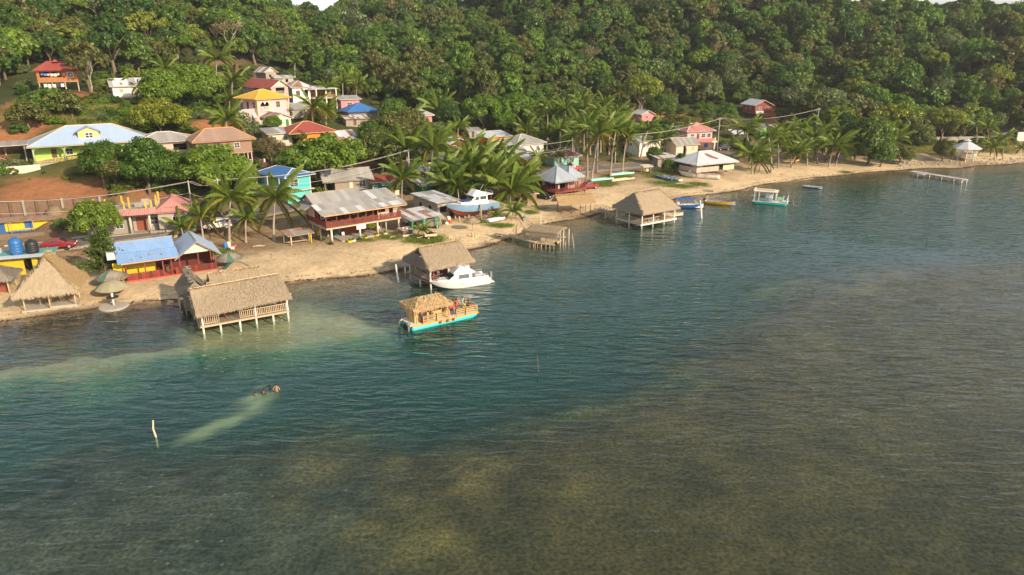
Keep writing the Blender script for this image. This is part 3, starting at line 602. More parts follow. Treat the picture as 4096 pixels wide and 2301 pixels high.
for a in [
 (722, 905, 738, 965, 60, 'small coconut palm half hidden by blue gabled roof, nearest the bicycle', None, .15), (800, 862, 815, 965, 72, 'coconut palm with drooping yellow fronds behind blue gabled roof', None, .55),
 (923, 792, 919, 965, 112, 'wind-blown coconut palm rising beside the blue and white drums', None, .2), (984, 872, 984, 970, 62, 'short coconut palm with yellow skirt between two tall beach palms', None, .35),
 (1101, 795, 1096, 960, 116, 'wind-blown coconut palm in front of the turquoise house', None, .25), (1610, 712, 1607, 800, 88, 'coconut palm rising behind the big tin-roofed restaurant', None, .3),
 (1622, 597, 1640, 745, 92, 'tall coconut palm left of its twin, behind the green shed', None, .2), (1733, 592, 1721, 765, 95, 'tall coconut palm with orange nuts beside the green shed', None, .15),
 (1877, 683, 1874, 800, 112, 'broad coconut palm rising behind the grounded blue cruiser', None, .12), (2044, 762, 2041, 825, 122, 'spreading coconut palm standing to the right of grounded blue cruiser', None, .12),
 (1858, 622, 1850, 705, 84, 'coconut palm in front of the white-roofed cottage', None, .1), (2012, 655, 2010, 745, 84, 'bushy coconut palm in front of the maroon gabled house', None, .05),
 (1945, 720, 1950, 800, 90, 'dark bushy palm between the two broad palms over the cruiser', None, .05), (1790, 735, 1800, 800, 80, 'dark low palm left of the grounded cruiser bow', None, .05), (1960, 640, 1965, 720, 70, 'palm with upright fronds below the grey gabled roofs', None, .05),
 (1752, 440, 1752, 500, 78, 'lone coconut palm beside the coral pink house on the hill', None, .15), (1630, 484, 1632, 565, 66, 'coconut palm at the head of the dirt lane', None, .1), (1832, 508, 1832, 545, 46, 'small palm beside the black water tanks', None, .1),
 (2105, 525, 2105, 600, 58, 'palm behind the grey hipped roofs, left edge of the grove', None, .1), (2187, 545, 2187, 600, 58, 'palm behind the pale green bungalow', None, .1),
 (2347, 518, 2349, 710, 72, 'leftmost of the four tall palms beside the beach road', None, .2), (2398, 534, 2367, 724, 78, 'leaning tall palm beside the upturned turquoise canoe', None, .45), (2464, 518, 2441, 707, 70, 'third of the four tall roadside palms, over the canoes', None, .35), (2507, 547, 2489, 693, 58, 'rightmost of the four tall roadside palms', None, .3),
 (2592, 518, 2563, 633, 50, 'slanting palm in front of the white roadside house', None, .2), (2666, 549, 2654, 613, 48, 'palm beside the cream house with grey roof', None, .3), (2610, 565, 2612, 625, 40, 'low palm between the white house and the cream house', None, .1), (2813, 512, 2802, 559, 36, 'small yellowing palm in front of the pink bungalow', None, .5), (2745, 515, 2742, 560, 30, 'little dark palm at the left end of the pink bungalow', None, .1),
 (3007, 625, 3009, 697, 78, 'full coconut palm nearest the white hipped-roof restaurant', None, .12), (2982, 520, 3000, 650, 64, 'tall upright palm behind the full palm on the beach', None, .05), (3042, 645, 3035, 691, 54, 'leaning beach palm with thick pale stem beside the full palm', None, .3),
 (905, 478, 909, 622, 78, 'windswept royal palm with smooth green crownshaft before brown-roofed house', None, .1), (1251, 428, 1251, 505, 66, 'sunlit yellow-green palm in front of the grey block house', None, .4), (1304, 440, 1304, 500, 50, 'second sunlit palm, right beside the yellow-green one', None, .4),
 (636, 215, 636, 275, 62, 'palm with pale arching fronds high on the left hill', None, .3), (712, 156, 712, 235, 56, 'highest palm on the left hill, beside bare brown soil', None, .2), (660, 275, 662, 330, 50, 'low palm below the two high hill palms', None, .1), (870, 237, 865, 305, 70, 'spreading palm on the hill left of the grey timber hut', None, .2),
 (929, 324, 930, 405, 62, 'palm on the hill left of the red gabled roof', None, .2), (918, 400, 920, 452, 44, 'palm beside the terrace of the pink yellow-roofed house', None, .2), (1430, 340, 1425, 400, 42, 'palm on the hill above the small pink house', None, .2), (1308, 352, 1310, 430, 46, 'palm beside the white tin porch on the hill', None, .05), (1370, 330, 1372, 385, 34, 'small palm in the hillside trees above the pink house', None, .1),
 (1180, 250, 1180, 310, 36, 'small palm in trees right of the grey timber hut', None, .1), (470, 345, 470, 385, 46, 'young palm at the left end of the white shed', None, .1), (552, 355, 555, 395, 42, 'young palm in front of the white shed door', None, .1),
 (1687, 920, 1687, 952, 34, 'young palm sprouting beside the wooden trailer', None, .1), (1980, 862, 1978, 884, 30, 'yellowish young palm growing through the upturned white skiff', None, .4), (2052, 846, 2050, 880, 52, 'bushy young palm between upturned skiff and broad palm', None, .1), (2150, 628, 2150, 690, 40, 'slim palm beside the orange wall', None, .05), (2235, 625, 2235, 690, 34, 'pandanus-like palm in front of the pale green bungalow', None, .05)]:
    palm(*a[:6], group=a[6], yel=a[7])
for uc, vc, ub, vb, r in [(2150, 468, 2160, 590, 52), (2210, 452, 2205, 590, 56), (2262, 440, 2262, 600, 56), (2300, 490, 2296, 615, 52), (2335, 432, 2335, 605, 54), (2366, 476, 2360, 620, 54), (2402, 446, 2402, 610, 54), (2440, 478, 2436, 620, 52), (2240, 520, 2240, 620, 50), (2290, 545, 2290, 630, 46), (2385, 545, 2380, 630, 46), (2120, 440, 2125, 560, 48), (2470, 450, 2470, 600, 44), (2190, 420, 2190, 560, 46), (2320, 400, 2320, 570, 44), (2420, 410, 2420, 580, 40)]:
    palm(uc, vc, ub, vb, r, L1, G1, .08, 20)
for uc, vc, ub, vb, r in [(3112, 565, 3112, 672, 66), (3073, 545, 3085, 690, 60), (3167, 606, 3163, 668, 50), (3336, 584, 3315, 668, 76), (3362, 600, 3342, 666, 54), (3189, 612, 3165, 671, 54), (3228, 590, 3228, 664, 56), (3301, 516, 3300, 610, 58), (3258, 545, 3258, 640, 56), (3150, 530, 3150, 640, 54), (3205, 510, 3205, 630, 54), (3268, 590, 3268, 655, 48), (3380, 540, 3382, 640, 50)]:
    palm(uc, vc, ub, vb, r, L2, G2, .15, 20)
for uc, vc, ub, vb, r in [(1830, 690, 1835, 790, 92), (1905, 640, 1905, 740, 86), (1960, 740, 1965, 815, 96), (2000, 700, 2003, 790, 92), (2085, 730, 2085, 800, 84), (1770, 690, 1775, 775, 80), (1925, 700, 1930, 790, 90), (2100, 690, 2105, 770, 70), (1830, 750, 1835, 810, 74), (1985, 620, 1990, 720, 74)]:
    palm(uc, vc, ub, vb, r, 'coconut palm packed in the thicket behind the grounded cruiser', 'coconut palms in the thicket behind the cruiser', .08, 22)
for uc, vc, ub, vb, r, lb in [(3575, 560, 3572, 640, 66, 'windswept palm right of the large leafy beach tree'), (3974, 588, 3978, 640, 50, 'palm leaning over the stony shore right of the gazebo'), (4016, 552, 4010, 622, 48, 'palm with yellow fronds at the far right shore'), (3950, 510, 3950, 590, 44, 'dry-looking palm behind the gazebo, right side'), (4088, 592, 4092, 625, 34, 'rightmost low palm at the picture edge'), (3905, 500, 3905, 580, 36, 'small palm behind the gazebo roof')]:
    palm(uc, vc, ub, vb, r, lb, None, .35, 20)
# ------------------------------------------------------------------ trees among the houses
for a in [
 (400, 985, 3.5, 'n_mango', 'round bright green tree by the road beside the red car', 4.3), (425, 755, 4.6, 'n_mid', 'large tree in front of the blue-roofed green house', 5.0), (470, 760, 3.6, 'n_olive', 'smaller tree leaning against the large one below the blue roof', 4.0), (600, 780, 4.6, 'n_mid', 'loose olive tree below the low grey-roofed house', 5.5), (700, 765, 3.4, 'n_mid', 'green tree squeezed between the olive tree and the great mango', 4.0),
 (860, 800, 6.2, 'n_mango', 'great domed mango tree above the utility pole', 5.8), (960, 790, 4.2, 'n_mango', 'smaller dome on the right of the great mango tree', 4.5), (645, 560, 6.4, 'n_yellow', 'wide flat yellow-green tree above the grey-roofed house', 5.0), (660, 440, 6.0, 'n_mango', 'broad bright tree right of the white shed', 5.0), (800, 440, 6.6, 'n_mango', 'tall bright tree left of the pink house terrace', 6.5), (725, 430, 5.0, 'n_mid', 'rounded tree between the two broad bright hill trees', 4.5),
 (1300, 755, 5.9, 'n_almond', 'huge spreading almond tree behind the turquoise house roof', 6.3), (1200, 745, 4.0, 'n_almond', 'left limb-heavy almond tree over the blue roof', 5.0), (1410, 700, 3.8, 'n_almond', 'dense almond tree at the left edge of the dirt lane', 4.6), (1085, 660, 3.2, 'n_brown', 'brownish thin tree beside the brown-roofed house', 3.8), (985, 560, 3.4, 'f_grey', 'grey-green shrubby tree below the pink house wall', 3.0), (1095, 520, 1.9, 'n_mango', 'small round bush under the pink house balcony', 1.7),
 (1205, 592, 1.6, 'n_olive', 'wispy tree in front of the red-roofed orange house', 2.6), (1315, 594, 1.3, 'n_mid', 'thin leafy tree before the orange house porch', 2.0), (1530, 700, 5.0, 'n_olive', 'leafy tree along the right edge of the dirt lane', 5.5), (1590, 690, 4.6, 'n_mid', 'bushy tree behind the green and red stall', 5.0), (1560, 620, 5.2, 'n_olive', 'pale leafy tree above the dirt lane', 5.6), (1500, 620, 3.6, 'n_mid', 'tree squeezed at the top of the dirt lane', 5.0), (1640, 560, 4.6, 'n_olive', 'loose tree below the small blue roof', 5.0), (1580, 520, 4.2, 'n_mid', 'tree right beside the bright blue roof', 4.2), (1500, 400, 4.6, 'f_mid', 'dense tree above the small pink house, right side', 4.0),
 (365, 372, 5.0, 'f_olive', 'spreading thin-leaved tree with pale limbs right of the red-roofed stilt house', 8.0), (290, 480, 3.4, 'f_olive', 'scrubby tree below the red-roofed stilt house', 3.4), (200, 470, 4.0, 'f_mid', 'bush-like tree on the slope left of the bare stump', 3.0), (120, 520, 3.6, 'f_olive', 'low tree at the top of the red earth bank', 3.0),
 (1930, 540, 6.0, 'n_mango', 'tall leafy mango above the black water tanks', 7.4), (2070, 540, 6.8, 'n_mango', 'massive mango tree above the grey roofs', 8.0), (2010, 550, 4.8, 'n_mango', 'lower mango between the two big ones', 5.0), (2190, 530, 5.2, 'n_dark', 'dark tree behind the palm grove left edge', 6.6), (1800, 520, 4.8, 'n_dark', 'dark tree behind the lone coconut palm', 5.0), (1700, 460, 5.0, 'f_mid', 'tree left behind the lone coconut palm', 5.0), (2560, 480, 7.0, 'n_yellow', 'large golden green tree on the right hill foot', 11.0), (2640, 480, 5.0, 'n_mid', 'green tree below the golden one, left of red bank', 5.0), (2480, 560, 4.4, 'n_mid', 'bright tree right of the palm grove', 5.5), (2520, 600, 3.4, 'n_mid', 'rounded bush by the road behind the tall palms', 3.0),
 (2900, 520, 4.2, 'n_mid', 'leafy tree left of the red stilt house', 5.0), (2880, 540, 3.0, 'n_olive', 'small tree in front of the red stilt house', 3.4), (3470, 662, 6.0, 'n_mid', 'large dense leafy tree at the beach edge', 6.6), (3520, 668, 4.0, 'n_mid', 'lower half of leafy growth right of the dense beach tree', 3.4), (3420, 640, 4.4, 'n_mid', 'leafy tree behind the dense beach tree', 7.5), (3600, 655, 3.2, 'n_olive', 'bushy shore tree left of the long dock', 2.4), (3560, 560, 7.2, 'n_mango', 'broad bright tree behind the right-hand beach', 9.0), (3760, 575, 6.0, 'n_yellow', 'yellow-green tree behind the stone wall by the gazebo', 8.0), (3670, 590, 4.4, 'n_olive', 'low tree on the shore bank left of the gazebo', 3.4), (3770, 645, 3.6, 'n_olive', 'flat-topped shrub tree in front of the gazebo', 3.0), (3840, 560, 4.4, 'f_grey', 'greyish tree behind the gazebo', 6.0),
 (1675, 605, 2.0, 'n_mid', 'bush beside the tan timber cottage', 1.8), (2615, 655, 2.4, 'n_mid', 'round bush beside the small thatched roadside stand', 2.2), (2720, 690, 2.6, 'n_dark', 'dark banana-like clump left of the white wrecked boat', 2.2), (2680, 690, 2.0, 'n_mid', 'bushy clump above the two beached skiffs', 1.6), (1480, 945, 1.3, 'n_yellow', 'yellow-green croton bush in front of restaurant stilts', 1.9), (2255, 600, 3.6, 'n_mid', 'leafy tree behind the pale green bungalow roof', 3.4), (1370, 700, 2.6, 'n_dark', 'dark tree trunkside left of the grey timber house', 4.0), (250, 925, 1.5, 'f_mid', 'low green shrub beside the yellow and blue shack', 1.1)]:
    tree(a[0], a[1], a[2], a[3], a[4], hc=a[5], name='shrub' if a[2] < 2.1 else 'broadleaf_tree', cat='shrub' if a[2] < 2.1 else 'tree')
# casuarina by the blue roof: narrow tiers of feathery needles
def casuarina(u, v, h, r, label):
    p = drop(u, v); o = empty('casuarina_tree', p, 0, label, 'tree'); g = np.random.default_rng(5); V = []; T = []
    MB().tube([(0, 0, -.4), (.1, 0, h * .3), (.3, 0, h * .7), (.45, 0, h)], [.2, .14, .08, .02], 7).build('trunk', BARK, o, True)
    mb = MB()
    for i in range(90):
        z = h * g.uniform(.12, .98); rr = r * (1.05 - (z / h) ** 1.4 * .85) * g.uniform(.6, 1.1); a = g.uniform(0, 6.28); d = np.array([math.cos(a), math.sin(a), .45]); b0 = np.array([.3 * z / h, 0, z]); e = b0 + d * rr
        mb.tube([b0, e], [.035, .01], 4)
        for k in range(60):
            f = g.uniform(.2, 1.05); q = b0 + d * rr * f + g.normal(size=3) * .10; dd = d * .5 + g.normal(size=3) * .45 + np.array([.25, 0, -.15]); dd *= g.uniform(.25, .55); w = np.cross(dd, g.normal(size=3)); w *= .085 / np.linalg.norm(w)
            V.append(np.stack([q - w, q + w, q + dd + w * .4, q + dd - w * .4])); T.append(g.uniform(.7, 1.3))
    mb.build('limb', BARK, o, kind='stuff'); me = quads('needles', np.array(V), np.array(T)); me.materials.append(LEAF['pine']); mobj('needles', me, None, o, kind='stuff')
casuarina(425, 1112, 6.8, 2.9, 'feathery casuarina at the left end of the blue-roofed bar')
def bare_tree(u, v, h, r, label, leafy=True, m=PALEBARK):
    p = drop(u, v); o = empty('bare_tree', p, 0, label, 'tree'); g = random.Random(u); mb = MB()
    def grow(a, d, L_, w, k):
        b = a + d * L_; mb.tube([a, a.lerp(b, .5) + Vector((g.uniform(-.1, .1), g.uniform(-.1, .1), 0)) * L_, b], [w, w * .8, w * .62], 5)
        if k:
            for i in range(3 if k > 1 else 4):
                nd = (d + Vector((g.uniform(-.75, .75), g.uniform(-.75, .75), g.uniform(-.15, .4)))).normalized(); grow(b, nd, L_ * g.uniform(.6, .8), w * .6, k - 1)
    grow(Vector((0, 0, -.3)), Vector((.08, 0, 1)), h * .38, r * .055, 4)
    mb.build('trunk', m, o)
    if leafy:
        c = mobj('crown', SPEC['f_brown'][0][0], None, o, (0, 0, h * .78)); c.scale = (r, r, h * .33); c['kind'] = 'stuff'
bare_tree(3165, 335, 12, 4.2, 'pale bare tree standing out on the right hillside'); bare_tree(920, 235, 13, 5.0, 'leafless grey tree high on the left hill'); bare_tree(1155, 235, 12, 4.0, 'brownish bare tree above the grey timber hut'); bare_tree(210, 205, 9, 3.2, 'pale bare-limbed tree above the red-roofed stilt house', False); bare_tree(2350, 290, 10, 4.5, 'silvery leaf tree in the middle of the valley')
bare_tree(365, 372, 9, 4.0, 'twisted pale limbs of the tree right of the red-roofed house', False)
# ------------------------------------------------------------------ undergrowth between the houses, grass
BOX = [(90, 500, 540, 670), (120, 245, 330, 395), (440, 300, 600, 385), (940, 365, 1150, 505), (1135, 325, 1300, 425), (1030, 270, 1120, 330), (1340, 375, 1445, 440), (1380, 420, 1510, 480), (1085, 450, 1195, 505), (1060, 485, 1340, 590), (1290, 485, 1460, 590), (1030, 680, 1250, 830), (1330, 675, 1600, 775), (540, 560, 770, 640), (760, 535, 1010, 690), (340, 780, 720, 950), (0, 800, 360, 900), (1440, 540, 1490, 690), (0, 300, 60, 640),
       (1130, 425, 1220, 480), (2940, 410, 3100, 500), (2700, 495, 2880, 565), (2680, 555, 2800, 625), (1770, 535, 2260, 680), (1640, 420, 1700, 500), (2540, 560, 2620, 630), (2530, 445, 2610, 490), (2910, 500, 3130, 545), (1640, 650, 1760, 780), (790, 500, 960, 560)]
pts = []
for (u0, v0, u1, v1, n, smin, smax) in [(0, 280, 560, 700, 330, .6, 2.0), (540, 250, 1000, 560, 330, .7, 2.3), (700, 560, 1180, 720, 130, .7, 1.8), (980, 270, 1500, 460, 260, .8, 2.2), (1180, 430, 1650, 640, 190, .7, 2.0), (1620, 420, 2560, 560, 420, .9, 2.6), (2450, 400, 3260, 520, 300, .8, 2.4), (3200, 520, 3700, 600, 150, .9, 2.2), (3560, 540, 4096, 600, 150, .6, 1.8), (2560, 500, 2960, 590, 90, .6, 1.5), (40, 690, 330, 720, 8, .3, .6), (400, 700, 1020, 800, 70, .8, 1.8), (1700, 530, 1860, 620, 60, .8, 2), (1740, 600, 2300, 700, 90, .6, 1.6), (1560, 690, 1760, 780, 40, .5, 1.3), (2440, 590, 2620, 650, 40, .6, 1.4), (2880, 540, 3240, 600, 80, .7, 1.8), (1000, 720, 1480, 800, 60, .6, 1.5), (-30, 250, 150, 420, 90, .8, 2.2), (330, 300, 460, 420, 30, .7, 1.6), (3360, 600, 3620, 660, 60, .7, 1.8)]:
    for _ in range(n):
        u, v = random.uniform(u0, u1), random.uniform(v0, v1)
        if any(a - 12 < u < c + 12 and b < v < d + 22 for a, b, c, d in BOX): continue
        if (u < 240 and 380 < v < 640) and random.random() < .6: continue
        if 780 < u < 1000 and 210 < v < 330 and random.random() < .7: continue
        pts.append((u, v, random.uniform(smin, smax)))
P = np.array([drop(u, v) for u, v, s in pts]); S = np.array([s for *_, s in pts]); dist = shore_dist(P[:, 0], P[:, 1]); okp = (dist > 18) & (P[:, 1] < 330); P, S = P[okp], S[okp]
P[:, 2] += S * .35
ch = [random.choice(idx_of[random.choice(['f_mid', 'f_bright', 'f_olive', 'f_mid', 'f_yellow', 'f_dark', 'f_olive', 'f_grey'])]) for _ in S]
scatter('undergrowth', P, S, S * .8, np.array(ch), np.random.default_rng(3).random(len(S)) * 6.28, 'low tangled undergrowth between the hillside houses', 'undergrowth')
def grass_patch(label, spots, n, hgt, m, name='grass'):
    g = np.random.default_rng(len(label)); V = []; T = []; A = []
    for u, v, ru, rv in spots:
        k = int(n * ru * rv / sum(a[2] * a[3] for a in spots)); 
        A += [(u + g.normal() * ru * .45, v + g.normal() * rv * .45) for _ in range(max(k // 14, 3))]
    Q = np.array([drop(u, v) for u, v in A]); Q = Q[shore_dist(Q[:, 0], Q[:, 1]) > 2.5]
    for q in Q:
        h0 = hgt * g.uniform(.5, 1.3)
        for _ in range(16):
            p = q + np.array([g.normal() * .38, g.normal() * .38, -.05]); a = g.uniform(0, 6.28); w = np.array([math.cos(a), math.sin(a), 0]) * .035; d = np.array([g.normal() * .3, g.normal() * .3, 1]) * h0 * g.uniform(.6, 1.2)
            V.append(np.stack([p - w, p + w, p + d + w * .2, p + d - w * .2])); T.append(g.uniform(.7, 1.3))
    me = quads(name, np.array(V), np.array(T)); me.materials.append(m); o = mobj(name, me, None, kind='stuff'); tag(o, label, 'grass')
grass_patch('short green grass patches on the sandy beach', [(1700, 958, 90, 18), (1560, 950, 50, 8), (1450, 962, 50, 6), (880, 1010, 50, 12), (1760, 892, 26, 8), (1905, 888, 50, 8), (2000, 903, 60, 7), (2120, 850, 30, 6), (2420, 735, 50, 10), (2340, 745, 50, 7), (2480, 705, 50, 12), (2600, 690, 50, 9), (2660, 732, 60, 8), (2720, 745, 60, 5), (2790, 737, 50, 5), (3390, 690, 34, 4), (2640, 705, 60, 10)], 36000, .28, LEAF['grassb'])
grass_patch('tall yellowish grass on the bank below the stilt house', [(400, 450, 110, 30), (330, 470, 100, 26), (440, 500, 80, 30), (180, 455, 80, 24), (130, 420, 60, 30), (560, 540, 60, 20), (90, 210, 70, 40)], 16000, .9, LEAF['dry'])
grass_patch('tall dry grass on the shore behind the gazebo', [(3680, 598, 130, 10), (3990, 598, 100, 10), (3860, 590, 60, 8)], 12000, .8, LEAF['dry'])
# ------------------------------------------------------------------ building kit
WHITE = mat('white paint', (.74, .70, .62), .6, .12, 3, dirt=((.45, .38, .28), .5)); WHITEP = mat('white pile', (.76, .72, .63), .6, .1, 4, dirt=((.35, .30, .20), .6))
WOOD = mat('weathered wood', (.36, .29, .21), .85, .3, 4); TAN = mat('tan timber', (.58, .45, .29), .8, .25, 4); DKWOOD = mat('dark wood', (.14, .08, .05), .7, .3, 5); REDWOOD = mat('red brown wood', (.25, .075, .045), .7, .25, 3)
MAROON = mat('maroon paint', (.22, .055, .042), .7, .22, 3, dirt=((.30, .14, .10), .5)); CONC = mat('concrete', (.38, .34, .28), .9, .2, 1.5, .01, dirt=((.24, .20, .15), .6)); CREAM = mat('cream render', (.68, .58, .44), .8, .12, 2, dirt=((.42, .34, .25), .45))
GLASS = mat('window glass', (.05, .07, .08), .08, .1, 2, spec=.6); DARK = mat('dark interior', (.03, .025, .02), .9, .2, 2)  # DARK: painted shade behind openings, also a dark tyre and a table disc
TIN = mat('grey roofing', (.345, .335, .31), .5, .16, 1.2, stripe=(.16, .02), dirt=((.28, .22, .16), .4), rnd=.16); TINW = mat('pale zinc roofing', (.58, .60, .62), .45, .14, 1.2, stripe=(.16, .02), dirt=((.36, .33, .28), .35), rnd=.1)
TINB = mat('light blue roofing', (.22, .37, .62), .45, .14, 1.5, stripe=(.22, .025), rnd=.06, dirt=((.40, .46, .52), .35)); TINBB = mat('strong blue roofing', (.05, .17, .42), .45, .12, 1.5, stripe=(.22, .025), rnd=.05)
RUST = mat('rusty roofing', (.30, .16, .10), .75, .35, 2, stripe=(.16, .02), dirt=((.42, .38, .34), .7), rnd=.25); TINR = mat('red roofing', (.32, .075, .055), .55, .15, 1.5, stripe=(.2, .02), rnd=.06); TINY = mat('yellow roofing', (.66, .40, .045), .55, .12, 1.5, stripe=(.2, .02), rnd=.05)
TINBR = mat('brown roofing', (.33, .22, .165), .65, .15, 1.5, stripe=(.2, .02), rnd=.08); TILE = mat('pink clay tile', (.50, .235, .20), .7, .2, 3, stripe=(.3, .05), rnd=.08); TINS = mat('sky blue roofing', (.36, .47, .62), .45, .08, 1.0, stripe=(.3, .015), rnd=.04)
THN = mat('fresh and sunlit thatch', (.54, .38, .19), .95, .3, 5, rnd=.0); THO = mat('old and shaded grey thatch', (.30, .26, .205), .95, .3, 5, rnd=.0); THM = mat('weathered thatch', (.43, .34, .225), .95, .3, 5, rnd=.0)  # grey and fresh tones also paint shaded and sunlit roof slopes
def site(name, label, cat, u, v, yaw, z=None, group=None, xyz=None):
    p = xyz if xyz is not None else (drop(u, v) if z is None else gz(u, v, z)); return empty(name, p, R(yaw), label, cat, group)
def box(par, name, m, *b): 
    x0, y0, z0, x1, y1, z1 = b; c = ((x0 + x1) / 2, (y0 + y1) / 2, (z0 + z1) / 2)
    return MB().box(x0 - c[0], y0 - c[1], z0 - c[2], x1 - c[0], y1 - c[1], z1 - c[2]).build(name, m, par, loc=c, fix=False)
def posts(par, pts, z0, z1, r, m, name='post', sq=False):
    mb = MB()
    if sq: mb.box(-r, -r, z0, r, r, z1)
    else: mb.tube([(0, 0, z0), (0, 0, z1)], r, 9)
    me = mb.mesh(name, not sq)
    if not sq: me.polygons[-1].use_smooth = me.polygons[-2].use_smooth = False
    for x, y in pts: mobj(name, me, m, par, (x, y, 0))
def deck(par, x0, y0, x1, y1, z, m, along='x', w=.22, th=.05, frame=None):
    """joists and edge beams as the deck, every plank a piece of it"""
    mb = MB(); e = .1
    for a in ((x0, y0, x1, y0 + e), (x0, y1 - e, x1, y1), (x0, y0 + e, x0 + e, y1 - e), (x1 - e, y0 + e, x1, y1 - e)): mb.box(a[0], a[1], z - .28, a[2], a[3], z - th - .002)
    d = mb.build('deck', frame or m, par, fix=False); L_, n = (x1 - x0, int((y1 - y0) / w)) if along == 'x' else (y1 - y0, int((x1 - x0) / w))
    ww = ((y1 - y0) if along == 'x' else (x1 - x0)) / n
    me = MB().box(-L_ / 2 - .04, -ww / 2 + .008, -th, L_ / 2 + .04, ww / 2 - .008, 0).mesh('plank', fix=False); me.materials.append(m)
    for i in range(n):
        q = (i + .5) * ww
        mobj('plank', me, None, d, ((x0 + x1) / 2, y0 + q, z + random.uniform(-.004, .004)) if along == 'x' else (x0 + q, (y0 + y1) / 2, z + random.uniform(-.004, .004)), None if along == 'x' else (0, 0, R(90)))
    return d
def rail(par, a, b, z, h, m, style='bal', sp=.18, bw=.05, tw=.07, name='railing', single=True):
    a, b = Vector((*a, 0)), Vector((*b, 0)); L_ = (b - a).length; d = (b - a) / L_; ang = math.atan2(d.y, d.x)
    o = MB().box(0, -tw / 2, h - .06, L_, tw / 2, h).build(name, m, par, loc=(a.x, a.y, z), rot=(0, 0, ang), fix=False)
    MB().box(0, -tw / 2 * .8, .10, L_, tw / 2 * .8, .16).build('bottom_rail', m, o, fix=False)
    if style == 'rails':
        for k in (.4, .7): MB().box(0, -.02, h * k, L_, .02, h * k + .08).build('middle_rail', m, o, fix=False)
    if style in ('bal', 'board'):
        me = MB().box(-bw / 2, -.018, .16, bw / 2, .018, h - .06).mesh('baluster', fix=False); me.materials.append(m); n = int(L_ / sp)
        for i in range(n): mobj('baluster', me, None, o, ((i + .5) * L_ / n, random.uniform(-.004, .004), 0))
    if style == 'x':
        n = max(1, round(L_ / sp)); s = L_ / n
        for i in range(n):
            for q in (0, 1):
                mb = MB(); x0 = i * s; A, B = ((x0 + .03, 0, .16), (x0 + s - .03, 0, h - .06)) if q == 0 else ((x0 + s - .03, .03, .16), (x0 + .03, .03, h - .06)); mb.bar(A, B, .05, .03).build('cross_brace', m, o, fix=False)
    return o
def clip(poly, x0, x1):
    for sgn, lim in ((1, x0), (-1, x1)):
        out = []
        for i in range(len(poly)):
            a, b = poly[i], poly[(i + 1) % len(poly)]; da, db = sgn * (a[0] - lim), sgn * (b[0] - lim)
            if da >= 0: out.append(a)
            if da * db < 0: t = da / (da - db); out.append((a[0] + (b[0] - a[0]) * t, a[1] + (b[1] - a[1]) * t))
        poly = out
        if len(poly) < 3: return []
    return poly
def plane_frame(poly):
    P = [Vector(p) for p in poly]; e = (P[1] - P[0]).normalized(); n = e.cross(P[2] - P[0]).normalized()
    if n.z < 0: n = -n
    up = n.cross(e).normalized()
    if up.dot(P[2] - P[0]) < 0: up = -up
    return P[0], e, up, n, [((p - P[0]).dot(e), (p - P[0]).dot(up)) for p in P]
def sheets(par, poly, m, w=.9, th=.03, name='roof_sheet', mats=None, rows=1, lift=.0):
    """a roof slope as separate sheets; first edge of poly is the eave"""
    o, e, up, n, q = plane_frame(poly); xs = [a[0] for a in q]; lo, hi = min(xs), max(xs); k = max(1, round((hi - lo) / w)); s = (hi - lo) / k; H_ = max(a[1] for a in q)
    for i in range(k):
        for r in range(rows):
            x0, x1 = lo + i * s, lo + (i + 1) * s + (.02 if i < k - 1 else 0)
            c = clip(q, x0, x1)
            if rows > 1 and c:
                c = [(b, a) for a, b in clip([(b, a) for a, b in c], H_ * r / rows - (.08 if r else 0), H_ * (r + 1) / rows)]
            if len(c) < 3: continue
            z = lift + .006 * (i % 2) + .012 * r + random.uniform(0, .004); cx, cy = sum(a for a, _ in c) / len(c), sum(b for _, b in c) / len(c); O = o + e * cx + up * cy
            mb = MB(); top = [e * (a - cx) + up * (b - cy) + n * (z + th) for a, b in c]; bot = [e * (a - cx) + up * (b - cy) + n * z for a, b in c]
            mb.face(top, [(a, b) for a, b in c]); mb.face(bot[::-1], [(a, b) for a, b in c][::-1])
            for j in range(len(c)): mb.face([bot[j], bot[(j + 1) % len(c)], top[(j + 1) % len(c)], top[j]], [(c[j][0], 0)] * 4)
            mb.build(name, random.choice(mats) if mats else m, par, loc=O)
def roof_part(par, bars, m, w=.14, name='roof'):
    mb = MB()
    for a, b in bars: mb.bar(a, b, w, w * .6)
    return mb.build(name, m, par, fix=False)
